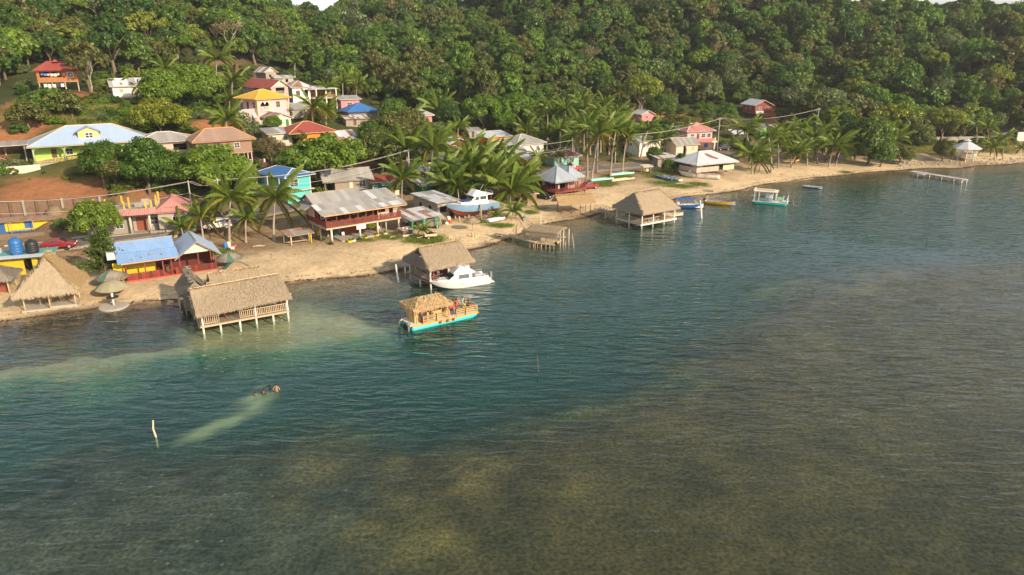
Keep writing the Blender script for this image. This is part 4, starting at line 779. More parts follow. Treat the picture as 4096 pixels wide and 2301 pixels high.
def gable(par, x0, x1, y0, y1, zE, zR, m, o=.5, ridge='x', wallm=None, trim=WHITE, w=.9, mats=None, rows=1, oe=None, ym=None):
    """x0..y1 the walls; ridge along x or y"""
    oe = o if oe is None else oe; ym = (y0 + y1) / 2 if ym is None and ridge == 'x' else ym; xm = (x0 + x1) / 2
    if ridge == 'x':
        s = (zR - zE) / (ym - y0); s2 = (zR - zE) / (y1 - ym); a0, a1 = x0 - oe, x1 + oe; b0, b1 = y0 - o, y1 + o; ze, ze2 = zE - s * o, zE - s2 * o
        F_ = [(a0, b0, ze), (a1, b0, ze), (a1, ym, zR), (a0, ym, zR)]; K_ = [(a1, b1, ze2), (a0, b1, ze2), (a0, ym, zR), (a1, ym, zR)]; tri = [[(x0, y0, zE - .02), (x0, y1, zE - .02), (x0, ym, zR - .06)], [(x1, y0, zE - .02), (x1, y1, zE - .02), (x1, ym, zR - .06)]]; rg = ((a0, ym, zR + .05), (a1, ym, zR + .05)); dx = (.12, 0, 0)
    else:
        s = (zR - zE) / (xm - x0); a0, a1 = x0 - o, x1 + o; b0, b1 = y0 - oe, y1 + oe; ze = zE - s * o
        F_ = [(a0, b1, ze), (a0, b0, ze), (xm, b0, zR), (xm, b1, zR)]; K_ = [(a1, b0, ze), (a1, b1, ze), (xm, b1, zR), (xm, b0, zR)]; tri = [[(x0, y0, zE - .02), (x1, y0, zE - .02), (xm, y0, zR - .06)], [(x0, y1, zE - .02), (x1, y1, zE - .02), (xm, y1, zR - .06)]]; rg = ((xm, b0, zR + .05), (xm, b1, zR + .05)); dx = (0, .12, 0)
    z_ = Vector((0, 0, -.09)); bars = [rg] + [(Vector(P[i]) + z_, Vector(P[j]) + z_) for P in (F_, K_) for i, j in ((0, 1), (1, 2), (3, 0))]
    r = roof_part(par, bars, trim); sheets(r, F_, m, w, mats=mats, rows=rows); sheets(r, K_, m, w, mats=mats, rows=rows)
    if wallm:
        for q, T_ in enumerate(tri):
            mb = MB(); d = Vector(dx) * (1 if q == 0 else -1); A = [Vector(p) for p in T_]; B = [p + d for p in A]
            mb.face(A); mb.face(B[::-1])
            for i in range(3): mb.face([A[i], A[(i + 1) % 3], B[(i + 1) % 3], B[i]])
            mb.build('gable_wall', wallm, par)
    return r
def hip(par, x0, x1, y0, y1, zE, zR, m, o=.5, inset=None, trim=WHITE, w=.9, mats=None, rows=1, ridge='x', r0=None, r1=None):
    a0, a1, b0, b1 = x0 - o, x1 + o, y0 - o, y1 + o
    if ridge == 'x':
        k = (b1 - b0) / 2 if inset is None else inset; ym = (b0 + b1) / 2; L_, Rr = (a0 + k if r0 is None else r0, ym, zR), (max(a1 - k, a0 + k + .02) if r1 is None else r1, ym, zR)
        pl = [[(a0, b0, zE), (a1, b0, zE), Rr, L_], [(a1, b1, zE), (a0, b1, zE), L_, Rr], [(a0, b1, zE), (a0, b0, zE), L_], [(a1, b0, zE), (a1, b1, zE), Rr]]
    else:
        k = (a1 - a0) / 2 if inset is None else inset; xm = (a0 + a1) / 2; L_, Rr = (xm, b0 + k if r0 is None else r0, zR), (xm, max(b1 - k, b0 + k + .02) if r1 is None else r1, zR)
        pl = [[(a0, b0, zE), (a1, b0, zE), L_], [(a1, b1, zE), (a0, b1, zE), Rr], [(a0, b1, zE), (a0, b0, zE), L_, Rr], [(a1, b0, zE), (a1, b1, zE), Rr, L_]]
    zz = Vector((0, 0, .05)); bars = [(Vector(L_) + zz, Vector(Rr) + zz)] + [(Vector(p) + zz, Vector(q) + zz) for p, q in (((a0, b0, zE), L_), ((a1, b0, zE), Rr if ridge == 'x' else L_), ((a1, b1, zE), Rr), ((a0, b1, zE), L_ if ridge == 'x' else Rr))]
    f = Vector((0, 0, -.1)); c = [Vector(p) + f for p in ((a0, b0, zE), (a1, b0, zE), (a1, b1, zE), (a0, b1, zE))]; bars += [(c[i], c[(i + 1) % 4]) for i in range(4)]
    r = roof_part(par, bars, trim)
    for p in pl: sheets(r, p, m, w, mats=mats, rows=rows)
    return pl
def shed(par, A, B, C_, D, m, w=.9, trim=WHITE, mats=None, rows=1):
    z = Vector((0, 0, -.09)); P = [Vector(p) + z for p in (A, B, C_, D)]; r = roof_part(par, [(P[i], P[(i + 1) % 4]) for i in range(4)], trim); sheets(r, [A, B, C_, D], m, w, mats=mats, rows=rows); return r
def wall(par, x0, y0, x1, y1, z0, z1, m, ops=(), th=.14, name='wall', trim=WHITE, doorm=DKWOOD):
    """outer face on the right of the way from (x0,y0) to (x1,y1); ops = (s0, s1, h0, h1, kind)"""
    L_ = math.hypot(x1 - x0, y1 - y0); ang = math.atan2(y1 - y0, x1 - x0); S_ = sorted({0, L_, *[o[0] for o in ops], *[o[1] for o in ops]}); Z_ = sorted({z0, z1, *[o[2] for o in ops], *[o[3] for o in ops]})
    mb = MB()
    for i in range(len(S_) - 1):
        run = None
        for j in range(len(Z_) - 1):
            c, d = (S_[i] + S_[i + 1]) / 2, (Z_[j] + Z_[j + 1]) / 2
            hole = any(o[0] < c < o[1] and o[2] < d < o[3] for o in ops)
            if hole:
                if run is not None: mb.box(S_[i], 0, run, S_[i + 1], th, Z_[j]); run = None
            elif run is None: run = Z_[j]
        if run is not None: mb.box(S_[i], 0, run, S_[i + 1], th, z1)
    mb.build(name, m, par, loc=(x0, y0, 0), rot=(0, 0, ang), fix=False)
    rot = (0, 0, ang)
    for o in ops:
        s0, s1, h0, h1, k = o[:5]; w, h = s1 - s0, h1 - h0; c, s = math.cos(ang), math.sin(ang); base = (x0 + c * s0, y0 + s * s0, h0)
        if k == 'w':
            mb = MB(); f = .08
            for b in ((-f, -f, 0, h + f), (w, -f, w + f, h + f), (0, -f, w, 0), (0, h, w, h + f)): mb.box(b[0], -.035, b[1], b[2], .05, b[3])
            mb.box(w / 2 - .025, -.02, 0, w / 2 + .025, .04, h); mb.box(0, -.015, h * .5 - .02, w, .035, h * .5 + .02)
            wo = mb.build('window', o[5] if len(o) > 5 else trim, par, loc=base, rot=rot, fix=False)
            MB().box(0, .07, 0, w, .09, h).build('pane', GLASS, wo, fix=False)
        elif k == 'd':
            dm = o[5] if len(o) > 5 else doorm
            mb = MB().box(0, .05, 0, w, .1, h)
            for q in (.12, .55):
                mb.box(w * .15, .035, h * q, w * .85, .049, h * (q + .33))
            do = mb.build('door', dm, par, loc=base, rot=rot, fix=False); MB().box(w * .86, -.01, h * .48, w * .92, .034, h * .52).build('handle', WOOD, do, fix=False)
        elif k == 's':
            MB().box(0, -.03, 0, w, .06, h).build('shutter', o[5] if len(o) > 5 else WOOD, par, loc=base, rot=rot, fix=False)
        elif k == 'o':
            MB().box(0, 1.6, 0, w, 1.65, h).build('shade_sheet', DARK, par, loc=base, rot=rot, fix=False)  # near-black sheet behind the opening, the room's shade put into its colour
def walls4(par, x0, y0, x1, y1, z0, z1, m, f=(), r=(), b=(), l=(), **kw):
    wall(par, x0, y0, x1, y0, z0, z1, m, f, **kw); wall(par, x1, y0 + .141, x1, y1 - .141, z0, z1, m, r, **kw); wall(par, x1, y1, x0, y1, z0, z1, m, b, **kw); wall(par, x0, y1 - .141, x0, y0 + .141, z0, z1, m, l, **kw)
def strands(mb, o, e, up, n, q, dens, ln, w, g, shag=1.0):
    """leaf strips laid down the slope, tips lifted; polygon q in (e, up)"""
    H_ = max(a[1] for a in q); area = abs(sum(q[i][0] * q[(i + 1) % len(q)][1] - q[(i + 1) % len(q)][0] * q[i][1] for i in range(len(q)))) / 2; xs = [a[0] for a in q]; lo, hi = min(xs), max(xs)
    P = np.array(q); dens *= 1.5; k = int(dens * (hi - lo) * H_); px = g.uniform(lo, hi, k); py = g.uniform(-.02, H_ * 1.0, k); ins = np.zeros(k, bool)
    for i in range(len(P)):
        a, b = P[i], P[(i + 1) % len(P)]; ins ^= ((a[1] > py) != (b[1] > py)) & (px < (b[0] - a[0]) * (py - a[1]) / (b[1] - a[1] + 1e-12) + a[0])
    px, py = px[ins], py[ins]; ke = int(dens * .55 * (hi - lo)); px = np.r_[px, g.uniform(q[0][0], q[1][0], ke)]; py = np.r_[py, g.uniform(0, .25, ke)]
    o, e, up, n = [np.array(a) for a in (o, e, up, n)]
    c = o + px[:, None] * e + py[:, None] * up; sw = g.normal(size=len(px)) * .33; d = -up + sw[:, None] * e; d /= np.linalg.norm(d, axis=1)[:, None]
    L_ = (ln * g.uniform(.6, 1.3, len(px)))[:, None]; s = np.cross(d, n) * (w * g.uniform(.6, 1.4, len(px)))[:, None]
    z0 = (g.uniform(.0, .04, len(px)))[:, None] * n; z1 = (g.uniform(.03, .15, len(px)) * shag)[:, None] * n
    p1 = c - d * L_ * .5; p2 = c + d * L_ * .15; p3 = c + d * L_ * .5 - np.array([0, 0, 1]) * (L_ * g.uniform(-.02, .16, len(px))[:, None])
    mb.append((np.stack([p1 + z0 - s, p1 + z0 + s, p2 + z1 + s, p2 + z1 - s], 1), np.stack([p2 + z1 - s, p2 + z1 + s, p3 + z1 * .7 + s * .4, p3 + z1 * .7 - s * .4], 1), g.uniform(.84, 1.16, len(px))))
def thmat(m):
    """same colour, a shade for every strip"""
    k = m.name + ' strips'
    if k in MATS: return MATS[k]
    c = m.copy(); c.name = k; nt = c.node_tree; b = nt.nodes['Principled BSDF']; src = b.inputs['Base Color'].links[0].from_socket
    a = N(nt, 'ShaderNodeAttribute', attribute_name='tone'); x = N(nt, 'ShaderNodeMix', data_type='RGBA', blend_type='MULTIPLY'); x.inputs[0].default_value = 1; nt.links.new(src, x.inputs[6]); nt.links.new(a.outputs['Fac'], x.inputs[7]); nt.links.new(x.outputs[2], b.inputs['Base Color']); MATS[k] = c; return c
def thatch(par, planes, m, seed=1, dens=55, ln=.8, w=.023, th=.16, ridges=(), shag=1.0, ridgem=None, mats=None):
    """thick thatch slopes (part) covered with loose leaf strips, ridge bundles on top"""
    g = np.random.default_rng(seed)
    for k, pl in enumerate(planes):
        o, e, up, n, q = plane_frame(pl); mm = mats[k] if mats else m
        top = [Vector(p) for p in pl]; bot = [p - n * th for p in top]; mb = MB(); mb.face(top); mb.face(bot[::-1])
        for i in range(len(pl)): mb.face([bot[i], bot[(i + 1) % len(pl)], top[(i + 1) % len(pl)], top[i]])
        t = mb.build('thatch_slope', mm, par); acc = []; strands(acc, o, e, up, n, q, dens, ln, w, g, shag)
        V = np.concatenate([a[0] for a in acc] + [a[1] for a in acc]); T = np.concatenate([a[2] for a in acc] * 2); me = quads('thatch_leaves', V, T); me.materials.append(thmat(mm)); mobj('thatch_leaves', me, None, t, kind='stuff')
    for a, b in ridges:
        a, b = Vector(a), Vector(b); d = (b - a); k = int(d.length * 60); V = []; T = []
        for i in range(k):
            p = a + d * g.random() + Vector((0, 0, g.uniform(.0, .12))); dd = (d.normalized() * g.uniform(-.6, .6) + d.normalized().cross(Vector((0, 0, 1))) * g.uniform(-1, 1) + Vector((0, 0, g.uniform(-.55, .1)))).normalized() * g.uniform(.35, .7); s = dd.cross(Vector((g.normal(), g.normal(), g.normal()))).normalized() * .03
            V.append([p - s, p + s, p + dd + s * .4, p + dd - s * .4]); T.append(g.uniform(.75, 1.35))
        me = quads('ridge_bundle', np.array(V), np.array(T)); me.materials.append(thmat(ridgem or m)); mobj('ridge_bundle', me, None, par, kind='stuff')
        MB().tube([a + Vector((0, 0, .1)), b + Vector((0, 0, .1))], .045, 6).build('ridge_pole', TAN, par)
def thatch_gable(par, x0, x1, y0, y1, zE, zR, m, ym=None, **kw):
    ym = (y0 + y1) / 2 if ym is None else ym
    thatch(par, [[(x0, y0, zE), (x1, y0, zE), (x1, ym, zR), (x0, ym, zR)], [(x1, y1, zE), (x0, y1, zE), (x0, ym, zR), (x1, ym, zR)]], m, ridges=[((x0, ym, zR), (x1, ym, zR))], **kw)
def table_set(name, label, par_xyz, yaw, m=REDWOOD, L_=1.8, benches=True, cat='table', group=None):
    o = empty(name, par_xyz, yaw, label, cat, group)
    MB().box(-L_ / 2, -.36, .70, L_ / 2, .36, .75).build('table_top', m, o, fix=False)
    for x in (-L_ / 2 + .2, L_ / 2 - .2):
        for y in (-.26, .26): MB().box(x - .04, y - .04, 0, x + .04, y + .04, .70).build('leg', m, o, fix=False)
    if benches:
        for y in (-.75, .75):
            b = MB().box(-L_ / 2, y - .14, .40, L_ / 2, y + .14, .45).build('bench_seat', m, o, fix=False)
            for x in (-L_ / 2 + .2, L_ / 2 - .25): MB().box(x, y - .1, 0, x + .06, y + .1, .40).build('bench_leg', m, b, fix=False)
    return o
def loc2w(o, x, y, z):
    a = o.rotation_euler[2]; return (o.location[0] + x * math.cos(a) - y * math.sin(a), o.location[1] + x * math.sin(a) + y * math.cos(a), o.location[2] + z)
# ------------------------------------------------------------------ road
RZ = []
def road_z(x, y): q = RZ[0]; return q[np.argmin(np.hypot(q[:, 0] - x, q[:, 1] - y)), 2]
def ribbon(name, path, hw, dz, m, side=0.0, kind='structure', thick=None, label=None):
    """a strip along the path (pixel, level z), laid on the ground"""
    P = [gz(u, v, z) for u, v, z in path]; Q = []
    for a, b in zip(P[:-1], P[1:]):
        n = max(2, int(np.hypot(*(b - a)[:2]) / 2.0))
        for i in range(n): Q.append(a + (b - a) * i / n)
    Q.append(P[-1]); Q = np.array(Q)
    for _ in range(6): Q[1:-1] = (Q[:-2] + 2 * Q[1:-1] + Q[2:]) / 4
    d = np.gradient(Q[:, :2], axis=0); d /= np.linalg.norm(d, axis=1)[:, None]; nrm = np.stack([-d[:, 1], d[:, 0]], -1)
    hz = np.max([hfast(Q[:, 0] + nrm[:, 0] * k, Q[:, 1] + nrm[:, 1] * k) for k in (-hw, 0, hw)], axis=0) + dz
    for _ in range(8): hz[1:-1] = (hz[:-2] + 2 * hz[1:-1] + hz[2:]) / 4
    if name == 'road': RZ.append(np.c_[Q[:, :2], hz])
    l = Q[:, :2] + nrm * (side - hw); r = Q[:, :2] + nrm * (side + hw); mb = MB()
    for i in range(len(Q) - 1):
        a, b, c, e = (*l[i], hz[i]), (*r[i], hz[i]), (*r[i + 1], hz[i + 1]), (*l[i + 1], hz[i + 1])
        mb.face([a, b, c, e]); t = thick or .5
        lo = [(p[0], p[1], p[2] - t) for p in (a, b, c, e)]
        mb.face([lo[0], a, e, lo[3]]); mb.face([b, lo[1], lo[2], c])
    o = mb.build(name, m, None, True, kind=kind)
    if label: o['label'] = label
    return o
ASPH = mat('road surface', (.21, .19, .165), .9, .15, .8, .004, dirt=((.36, .29, .21), .5)); KY = mat('yellow kerb paint', (.62, .42, .05), .7, .2, 2); KC = mat('pale kerb', (.52, .42, .32), .9, .2, 2)
ROAD = [(-260, 1035, 1.9), (0, 1003, 1.9), (280, 978, 1.95), (500, 955, 2.0), (700, 927, 2.05), (1000, 868, 2.2), (1300, 806, 2.35), (1600, 756, 2.4), (1900, 716, 2.4), (2170, 694, 2.3), (2400, 673, 2.3), (2600, 652, 2.3), (2900, 618, 2.4), (3100, 596, 2.4), (3400, 566, 2.4), (3800, 540, 2.5), (4400, 520, 2.6)]
ribbon('road', ROAD, 2.6, .07, ASPH)
ribbon('kerb', ROAD[1:6], .13, .19, KC, 2.76); ribbon('kerb', ROAD[9:14], .13, .19, KY, 2.76); ribbon('pavement', ROAD[2:6], .75, .16, mat('pavement concrete', (.46, .36, .27), .9, .15, 1.5), 3.66)
ribbon('kerb', ROAD[0:5], .10, .16, CONC, -2.72)
# ------------------------------------------------------------------ big pile pavilion over the shallows
o = site('pile_pavilion', 'large thatched pile pavilion with baluster rails standing in green shallows', 'pavilion', 806, 1339, 31.5, 0); A_ = o
deck(o, 0, 0, 10.3, 7.2, 1.05, WOOD, 'y', .24, frame=TAN)
posts(o, [(.3, .12), (6.3, .12), (10.1, .12), (.3, 7), (10.1, 7), (5.2, 7), (3.5, 3.6), (8, 3.6)], -1.4, 2.9, .12, WHITEP); posts(o, [(2.2, .12), (4.4, .12), (8.3, .12), (.3, 3.6), (10.1, 3.6)], -1.4, .8, .12, WHITEP, 'pile'); posts(o, [(2.1, .1), (4.5, .1)], .8, 2.9, .05, WOOD, 'thin_post', True)
rail(o, (.45, .1), (2.0, .1), 1.05, .95, TAN, sp=.2, bw=.07); rail(o, (4.6, .1), (6.2, .1), 1.05, .95, TAN, sp=.2, bw=.07); rail(o, (6.45, .1), (10.0, .1), 1.05, .95, TAN, sp=.2, bw=.07); rail(o, (.12, 6.9), (.12, .25), 1.05, .95, WOOD, sp=.2, bw=.07); rail(o, (10.2, .25), (10.2, 6.9), 1.05, .95, REDWOOD, sp=.2, bw=.12); rail(o, (.6, 7.1), (10, 7.1), 1.05, .95, WOOD, sp=.3, bw=.08)
for a in (((.2, .05, 2.85), (10.3, .05, 2.85)), ((.2, 7.1, 2.85), (10.3, 7.1, 2.85)), ((.3, 0, 2.86), (.3, 7.2, 2.86)), ((10.1, 0, 2.86), (10.1, 7.2, 2.86))): MB().bar(*a, .12).build('beam', TAN, o)
thatch(o, [[(-.4, -.8, 2.6), (10.5, -.8, 3.0), (10.3, 3.7, 4.75), (-.2, 3.7, 4.5)], [(10.5, 7.6, 2.9), (-.4, 7.6, 2.8), (-.2, 3.7, 4.5), (10.3, 3.7, 4.75)], [(-.45, 7.3, 2.7), (-.45, -.6, 2.6), (-.2, 3.7, 4.35)]], THO, 11, 70, .95, mats=[THM, THO, THO], ridges=[((-.2, 3.7, 4.5), (10.3, 3.7, 4.75))], ridgem=THN)
for i, (x, y, a) in enumerate([(2.2, 2.0, 0), (6.6, 1.8, 4), (7.0, 4.6, 0), (2.6, 5.0, 3)]):
    table_set('picnic_table', ['red brown picnic table at the seaward left corner of the pile pavilion', 'red brown picnic table at the middle front rail of the pile pavilion', 'red brown picnic table at the right rear of the pile pavilion', 'red brown picnic table at the left rear of the pile pavilion'][i], loc2w(o, x, y, 1.05), R(31 + a), L_=2.2, group='pile pavilion tables')
o2 = site('thatched_walkway_roof', 'fresh tan thatched roof over the landward walkway behind the pile pavilion', 'thatched roof', 0, 0, 31.5, xyz=loc2w(A_, 0, 0, 0))
thatch_gable(o2, 3.0, 9.4, 8.5, 12.2, 2.7, 4.15, THM, ridgem=THN, seed=12, dens=55, ln=.8); posts(o2, [(2.8, 8.7), (9.4, 8.7), (2.8, 12.2), (9.4, 12.2)], -.6, 2.9, .09, WOOD); deck(o2, 2.5, 7.5, 9.6, 11.8, .95, WOOD, 'x', .28)
o3 = site('thatched_entrance', 'steep grey thatched entrance roof at the landward end of the pile pavilion', 'thatched roof', 0, 0, 31.5, xyz=loc2w(A_, 0, 0, 0))
thatch(o3, [[(-.7, 13.0, 2.6), (-.7, 7.4, 2.6), (.9, 7.2, 4.3), (.9, 13.3, 4.6)], [(2.5, 7.4, 2.6), (2.5, 13.0, 2.6), (.9, 13.3, 4.6), (.9, 7.2, 4.3)]], THO, 13, 60, .8, ridges=[((.9, 7.2, 4.3), (.9, 13.3, 4.6))]); posts(o3, [(-.4, 8), (2.1, 8), (-.4, 12.6), (2.1, 12.6)], -.6, 2.8, .09, WOOD); deck(o3, -.5, 7.4, 2.2, 12.8, .95, WOOD, 'x', .28); MB().box(-.95, 8.6, .6, -.9, 10.2, 2.2).build('side_panel', TAN, o3, fix=False)
# ------------------------------------------------------------------ thatched dock hut beside the white launch
o = site('dock_hut', 'thatched hut on white piles with grey rails behind the white boat', 'dock hut', 1722, 1158, 37, 0); DH = o
deck(o, 0, 0, 6.6, 6.0, 1.0, MAROON, 'x', .25, frame=WOOD); posts(o, [(.15, .15), (3.1, .15), (6.4, .15), (.15, 5.8), (6.4, 5.8)], -1.2, 3.3, .14, WHITEP); posts(o, [(.15, 3.0), (6.4, 3.0), (3.1, 3.0)], -1.2, .75, .13, WHITEP, 'pile'); posts(o, [(.1, .75), (.1, 2.7), (.1, 4.5), (6.5, 2.2)], .75, 3.1, .06, WOOD, 'thin_post', True)
rail(o, (.08, 5.7), (.08, .85), 1.0, 1.0, WOOD, sp=.17, bw=.08); rail(o, (.3, 5.9), (6.2, 5.9), 1.0, 1.0, MAROON, sp=.2, bw=.08)
thatch(o, [[(-.5, -.6, 3.05), (7.0, -.6, 3.05), (6.8, 3.0, 5.25), (.1, 3.0, 5.25)], [(7.0, 6.6, 3.05), (-.5, 6.6, 3.05), (.1, 3.0, 5.25), (6.8, 3.0, 5.25)], [(-.55, 6.5, 3.0), (-.55, -.5, 3.0), (-.15, 1.6, 4.1), (-.15, 4.4, 4.1)]], THM, 21, 75, .8, ridges=[((.1, 3.0, 5.25), (6.8, 3.0, 5.25))], ridgem=THN, mats=[THM, THM, THO])  # left end slope greyer: its shade is put into the thatch colour
for i, (x, y) in enumerate([(1.6, 4.3), (4.2, 4.6), (5.3, 2.4)]): table_set('dark_table', ['dark red table at the left rail inside the dock hut', 'dark red table at the back of the dock hut', 'dark red table at the right side of the dock hut'][i], loc2w(o, x, y, 1.0), R(37), MAROON, 1.5, group='dock hut tables')
# walkway to the sand, mooring post
def walkway(name, label, pts, wd, m, pile=None, rails=None, cat='walkway'):
    o = empty(name, pts[0], 0, label, cat); P = [Vector(p) - Vector(pts[0]) for p in pts]
    for a, b in zip(P[:-1], P[1:]):
        d = (b - a); L_ = d.length; ang = math.atan2(d.y, d.x); h = d.normalized(); s = Vector((-h.y, h.x, 0)).normalized(); mb = MB(); mb.bar(a + s * wd * .4 - Vector((0, 0, .12)), b + s * wd * .4 - Vector((0, 0, .12)), .08, .14); mb.bar(a - s * wd * .4 - Vector((0, 0, .12)), b - s * wd * .4 - Vector((0, 0, .12)), .08, .14); dk = mb.build('stringer', m, o)
        n = int(L_ / .24); me = MB().box(-.105, -wd / 2, -.045, .105, wd / 2, 0).mesh('plank', fix=False); me.materials.append(m)
        for i in range(n): mobj('plank', me, None, dk, a + d * ((i + .5) / n) + Vector((0, 0, random.uniform(-.008, .008))), (0, -math.asin(max(-1, min(1, d.z / L_))), ang + random.uniform(-.015, .015)))
        if pile:
            k = max(2, int(L_ / 2.2)); 
            for i in range(k):
                for q in (-1, 1):
                    p = a + d * (i / (k - 1)) + s * q * wd * .42; MB().tube([p - Vector((0, 0, p.z + pts[0][2] + 1.0)), p - Vector((0, 0, .05))], pile[0], 7).build('pile', pile[1], o, True)
        if rails:
            for q in (-1, 1):
                t = MB(); k = max(2, int(L_ / 1.0)); 
                for i in range(k):
                    p = a + d * (i / (k - 1)) + s * q * wd * .48; p2 = a + d * (min(i + 1, k - 1) / (k - 1)) + s * q * wd * .48; t.bar(p, p + Vector((0, 0, .8)), .05); t.bar(p, p2 + Vector((0, 0, .8)), .04)
                t.bar(a + s * q * wd * .48 + Vector((0, 0, .8)), b + s * q * wd * .48 + Vector((0, 0, .8)), .05); t.build('railing', rails, o)
    return o
walkway('walkway', 'grey plank walkway from the sand to the dock hut', [gz(1575, 1040, 1.05), gz(1640, 1062, 1.05)], 2.2, WOOD, (.11, WHITEP)); walkway('walkway', 'low plank ramp on the sand left of the dock hut', [gz(1540, 1050, .8), gz(1572, 1036, 1.02)], .5, WOOD)
def stake(u, v, vt, r, label, m=WOOD, ut=None, name='mooring_post', cat='post', group=None, bend=0):
    p = gz(u, v, 0) if shore_dist(*gz(u, v, 0)[:2]) < 0 else drop(u, v); t = proj(*p)[2]; q = at(ut if ut is not None else u, vt, t) - p
    o = empty(name, p, 0, label, cat, group); MB().tube([(-q[0] * .3, -q[1] * .3, -1.0), (0, 0, 0), (q[0] * .5 + bend, q[1] * .5, q[2] * .5), tuple(q)], [r, r, r * .95, r * .8], 8).build('shaft', m, o, True)
    MB().lathe([(r * .85, 0), (r * .95, .04), (r * .3, .1)], 8).build('cap', m, o, loc=tuple(q)); return o
stake(1593, 1122, 1060, .15, 'white mooring post standing left of the dock hut', WHITEP, 1575 + 8); stake(2806, 872, 803, .17, 'white mooring post right of the blue canopy boat', WHITEP, 2801)
stake(2295, 990, 936, .09, 'leaning stake in the water right of the thatched dock', WOOD, 2288); stake(2155, 1490, 1422, .045, 'thin leaning stake alone in open teal water', DKWOOD, 2148); stake(624, 1748, 1685, .085, 'crooked pale stump sticking out of the shallows', TAN, 612, bend=-.12); stake(3709, 976, 956, .07, 'dark stake far out on the right-hand water', DKWOOD)
for u, v, vt, lb in [(2945, 788, 773, 'short stake in the water left of the yellow boat stern'), (2974, 797, 780, 'second short stake between yellow and teal boats'), (2997, 806, 792, 'third short stake nearest the teal boat'), (3154, 808, 766, 'tall thin stake behind the teal boat'), (3173, 820, 800, 'short stake right of the teal boat'), (2133, 940, 912, 'bleached pole behind the thatched dock'), (2240, 960, 920, 'pole rising right of thatched dock roof')]: stake(u, v, vt, .06, lb, WOOD)
stake(2163, 906, 852, .05, 'tall white pole standing on the sand by the cove', WHITE, 2164)
# ------------------------------------------------------------------ pavilion with crossed rails
o = site('rail_pavilion', 'grey thatched pavilion with crossed rails and white posts over water', 'pavilion', 2566, 917, 35, 0); XP = o
deck(o, 0, 0, 8.8, 6.9, .95, WOOD, 'x', .25, frame=WHITE); posts(o, [(.1, .1), (2.95, .1), (5.9, .1), (8.6, .1), (.1, 3.4), (.1, 6.8), (8.6, 6.8), (4.4, 6.8)], -1.3, 3.15, .13, WHITEP)
MB().box(-.4, -.12, .62, 9.1, -.02, .92).build('edge_beam', WHITE, o, fix=False); MB().box(-.12, -.02, .62, -.02, 7, .9).build('edge_beam', WHITE, o, fix=False)
for a, b in (((.3, .1), (2.8, .1)), ((3.1, .1), (4.6, .1)), ((6.0, .1), (8.5, .1)), ((.1, 3.2), (.1, .3)), ((.1, 6.6), (.1, 3.6)), ((8.6, .3), (8.6, 6.6))): rail(o, a, b, .95, .9, TAN, 'x', .62)
thatch(o, [[(-.5, -.6, 2.95), (9.3, -.6, 2.95), (7.4, 3.5, 6.15), (1.2, 3.5, 6.05)], [(9.3, 7.5, 2.95), (-.5, 7.5, 2.95), (1.2, 3.5, 6.05), (7.4, 3.5, 6.15)], [(-.5, 7.5, 2.95), (-.5, -.6, 2.95), (1.2, 3.5, 6.05)], [(9.3, -.6, 2.95), (9.3, 7.5, 2.95), (7.4, 3.5, 6.15)]], THO, 31, 75, .65, w=.03, shag=.5, ridges=[((1.2, 3.5, 6.05), (7.4, 3.5, 6.15))], ridgem=THM, mats=[THM, THO, THO, THM])  # left slope greyer, right slope lighter: side light put into the thatch colours
for i, (x, y) in enumerate([(1.8, 1.6), (3.8, 3.6), (6.5, 2.0), (2.0, 5.2)]): table_set('dark_table', ['dark table at the seaward corner of the crossed-rail pavilion', 'dark table in the middle of the crossed-rail pavilion', 'dark table at the right front of the crossed-rail pavilion', 'dark table at the landward side of the crossed-rail pavilion'][i], loc2w(o, x, y, .95), R(35), DKWOOD, 1.5, group='crossed-rail pavilion tables')
walkway('walkway', 'railed wooden footbridge from the sand to the crossed-rail pavilion', [gz(2388, 833, .95), gz(2480, 868, .95)], 1.5, WOOD, (.08, WHITEP), WOOD)
# ------------------------------------------------------------------ timber dock with thatched shelter and diamond gate
walkway('walkway', 'weathered plank walkway leading under the timber diamond gate', [gz(1990, 930, 1.0), gz(2060, 945, .95), gz(2150, 968, .9)], 1.3, TAN, (.06, WOOD))
o = site('thatched_dock', 'pole-built dock platform with low flat thatch in front of the cove', 'dock', 2116, 984, -24, 0)
deck(o, 0, 0, 4.6, 3.2, .8, TAN, 'x', .25); posts(o, [(.1, .1), (1.5, .1), (3.0, .1), (4.4, .1), (.1, 3.1), (2.2, 3.1), (4.4, 3.1)], -1.1, 2.9, .07, TAN); posts(o, [(.8, .1), (2.2, .1), (3.7, .1), (4.9, 1.8), (5.4, 3.0)], -1.1, .75, .07, TAN, 'pile')
thatch(o, [[(-.5, -.4, 2.75), (5.3, -.4, 2.75), (5.3, 1.6, 3.15), (-.5, 1.6, 3.15)], [(5.3, 3.7, 2.85), (-.5, 3.7, 2.85), (-.5, 1.6, 3.15), (5.3, 1.6, 3.15)]], THM, 41, 70, .6)
acc = []; strands(acc, Vector((-.4, -.38, 2.1)), Vector((1, 0, 0)), Vector((0, 0, 1)), Vector((0, -1, 0)), [(0, 0), (5.4, 0), (5.4, .6), (0, .6)], 120, .5, .03, np.random.default_rng(3)); me = quads('thatch_fringe', np.concatenate([acc[0][0], acc[0][1]]), np.concatenate([acc[0][2]] * 2)); me.materials.append(thmat(THM)); mobj('thatch_fringe', me, None, o, kind='stuff')
for a, b in (((.1, .1, 2.7), (1.4, .1, .9)), ((3.0, .1, .9), (4.3, .1, 2.6)), ((4.4, .1, 2.4), (4.4, 1.6, .9)), ((4.4, 3.1, 2.6), (4.4, 1.8, 1.4))): MB().bar(a, b, .07).build('brace', TAN, o)
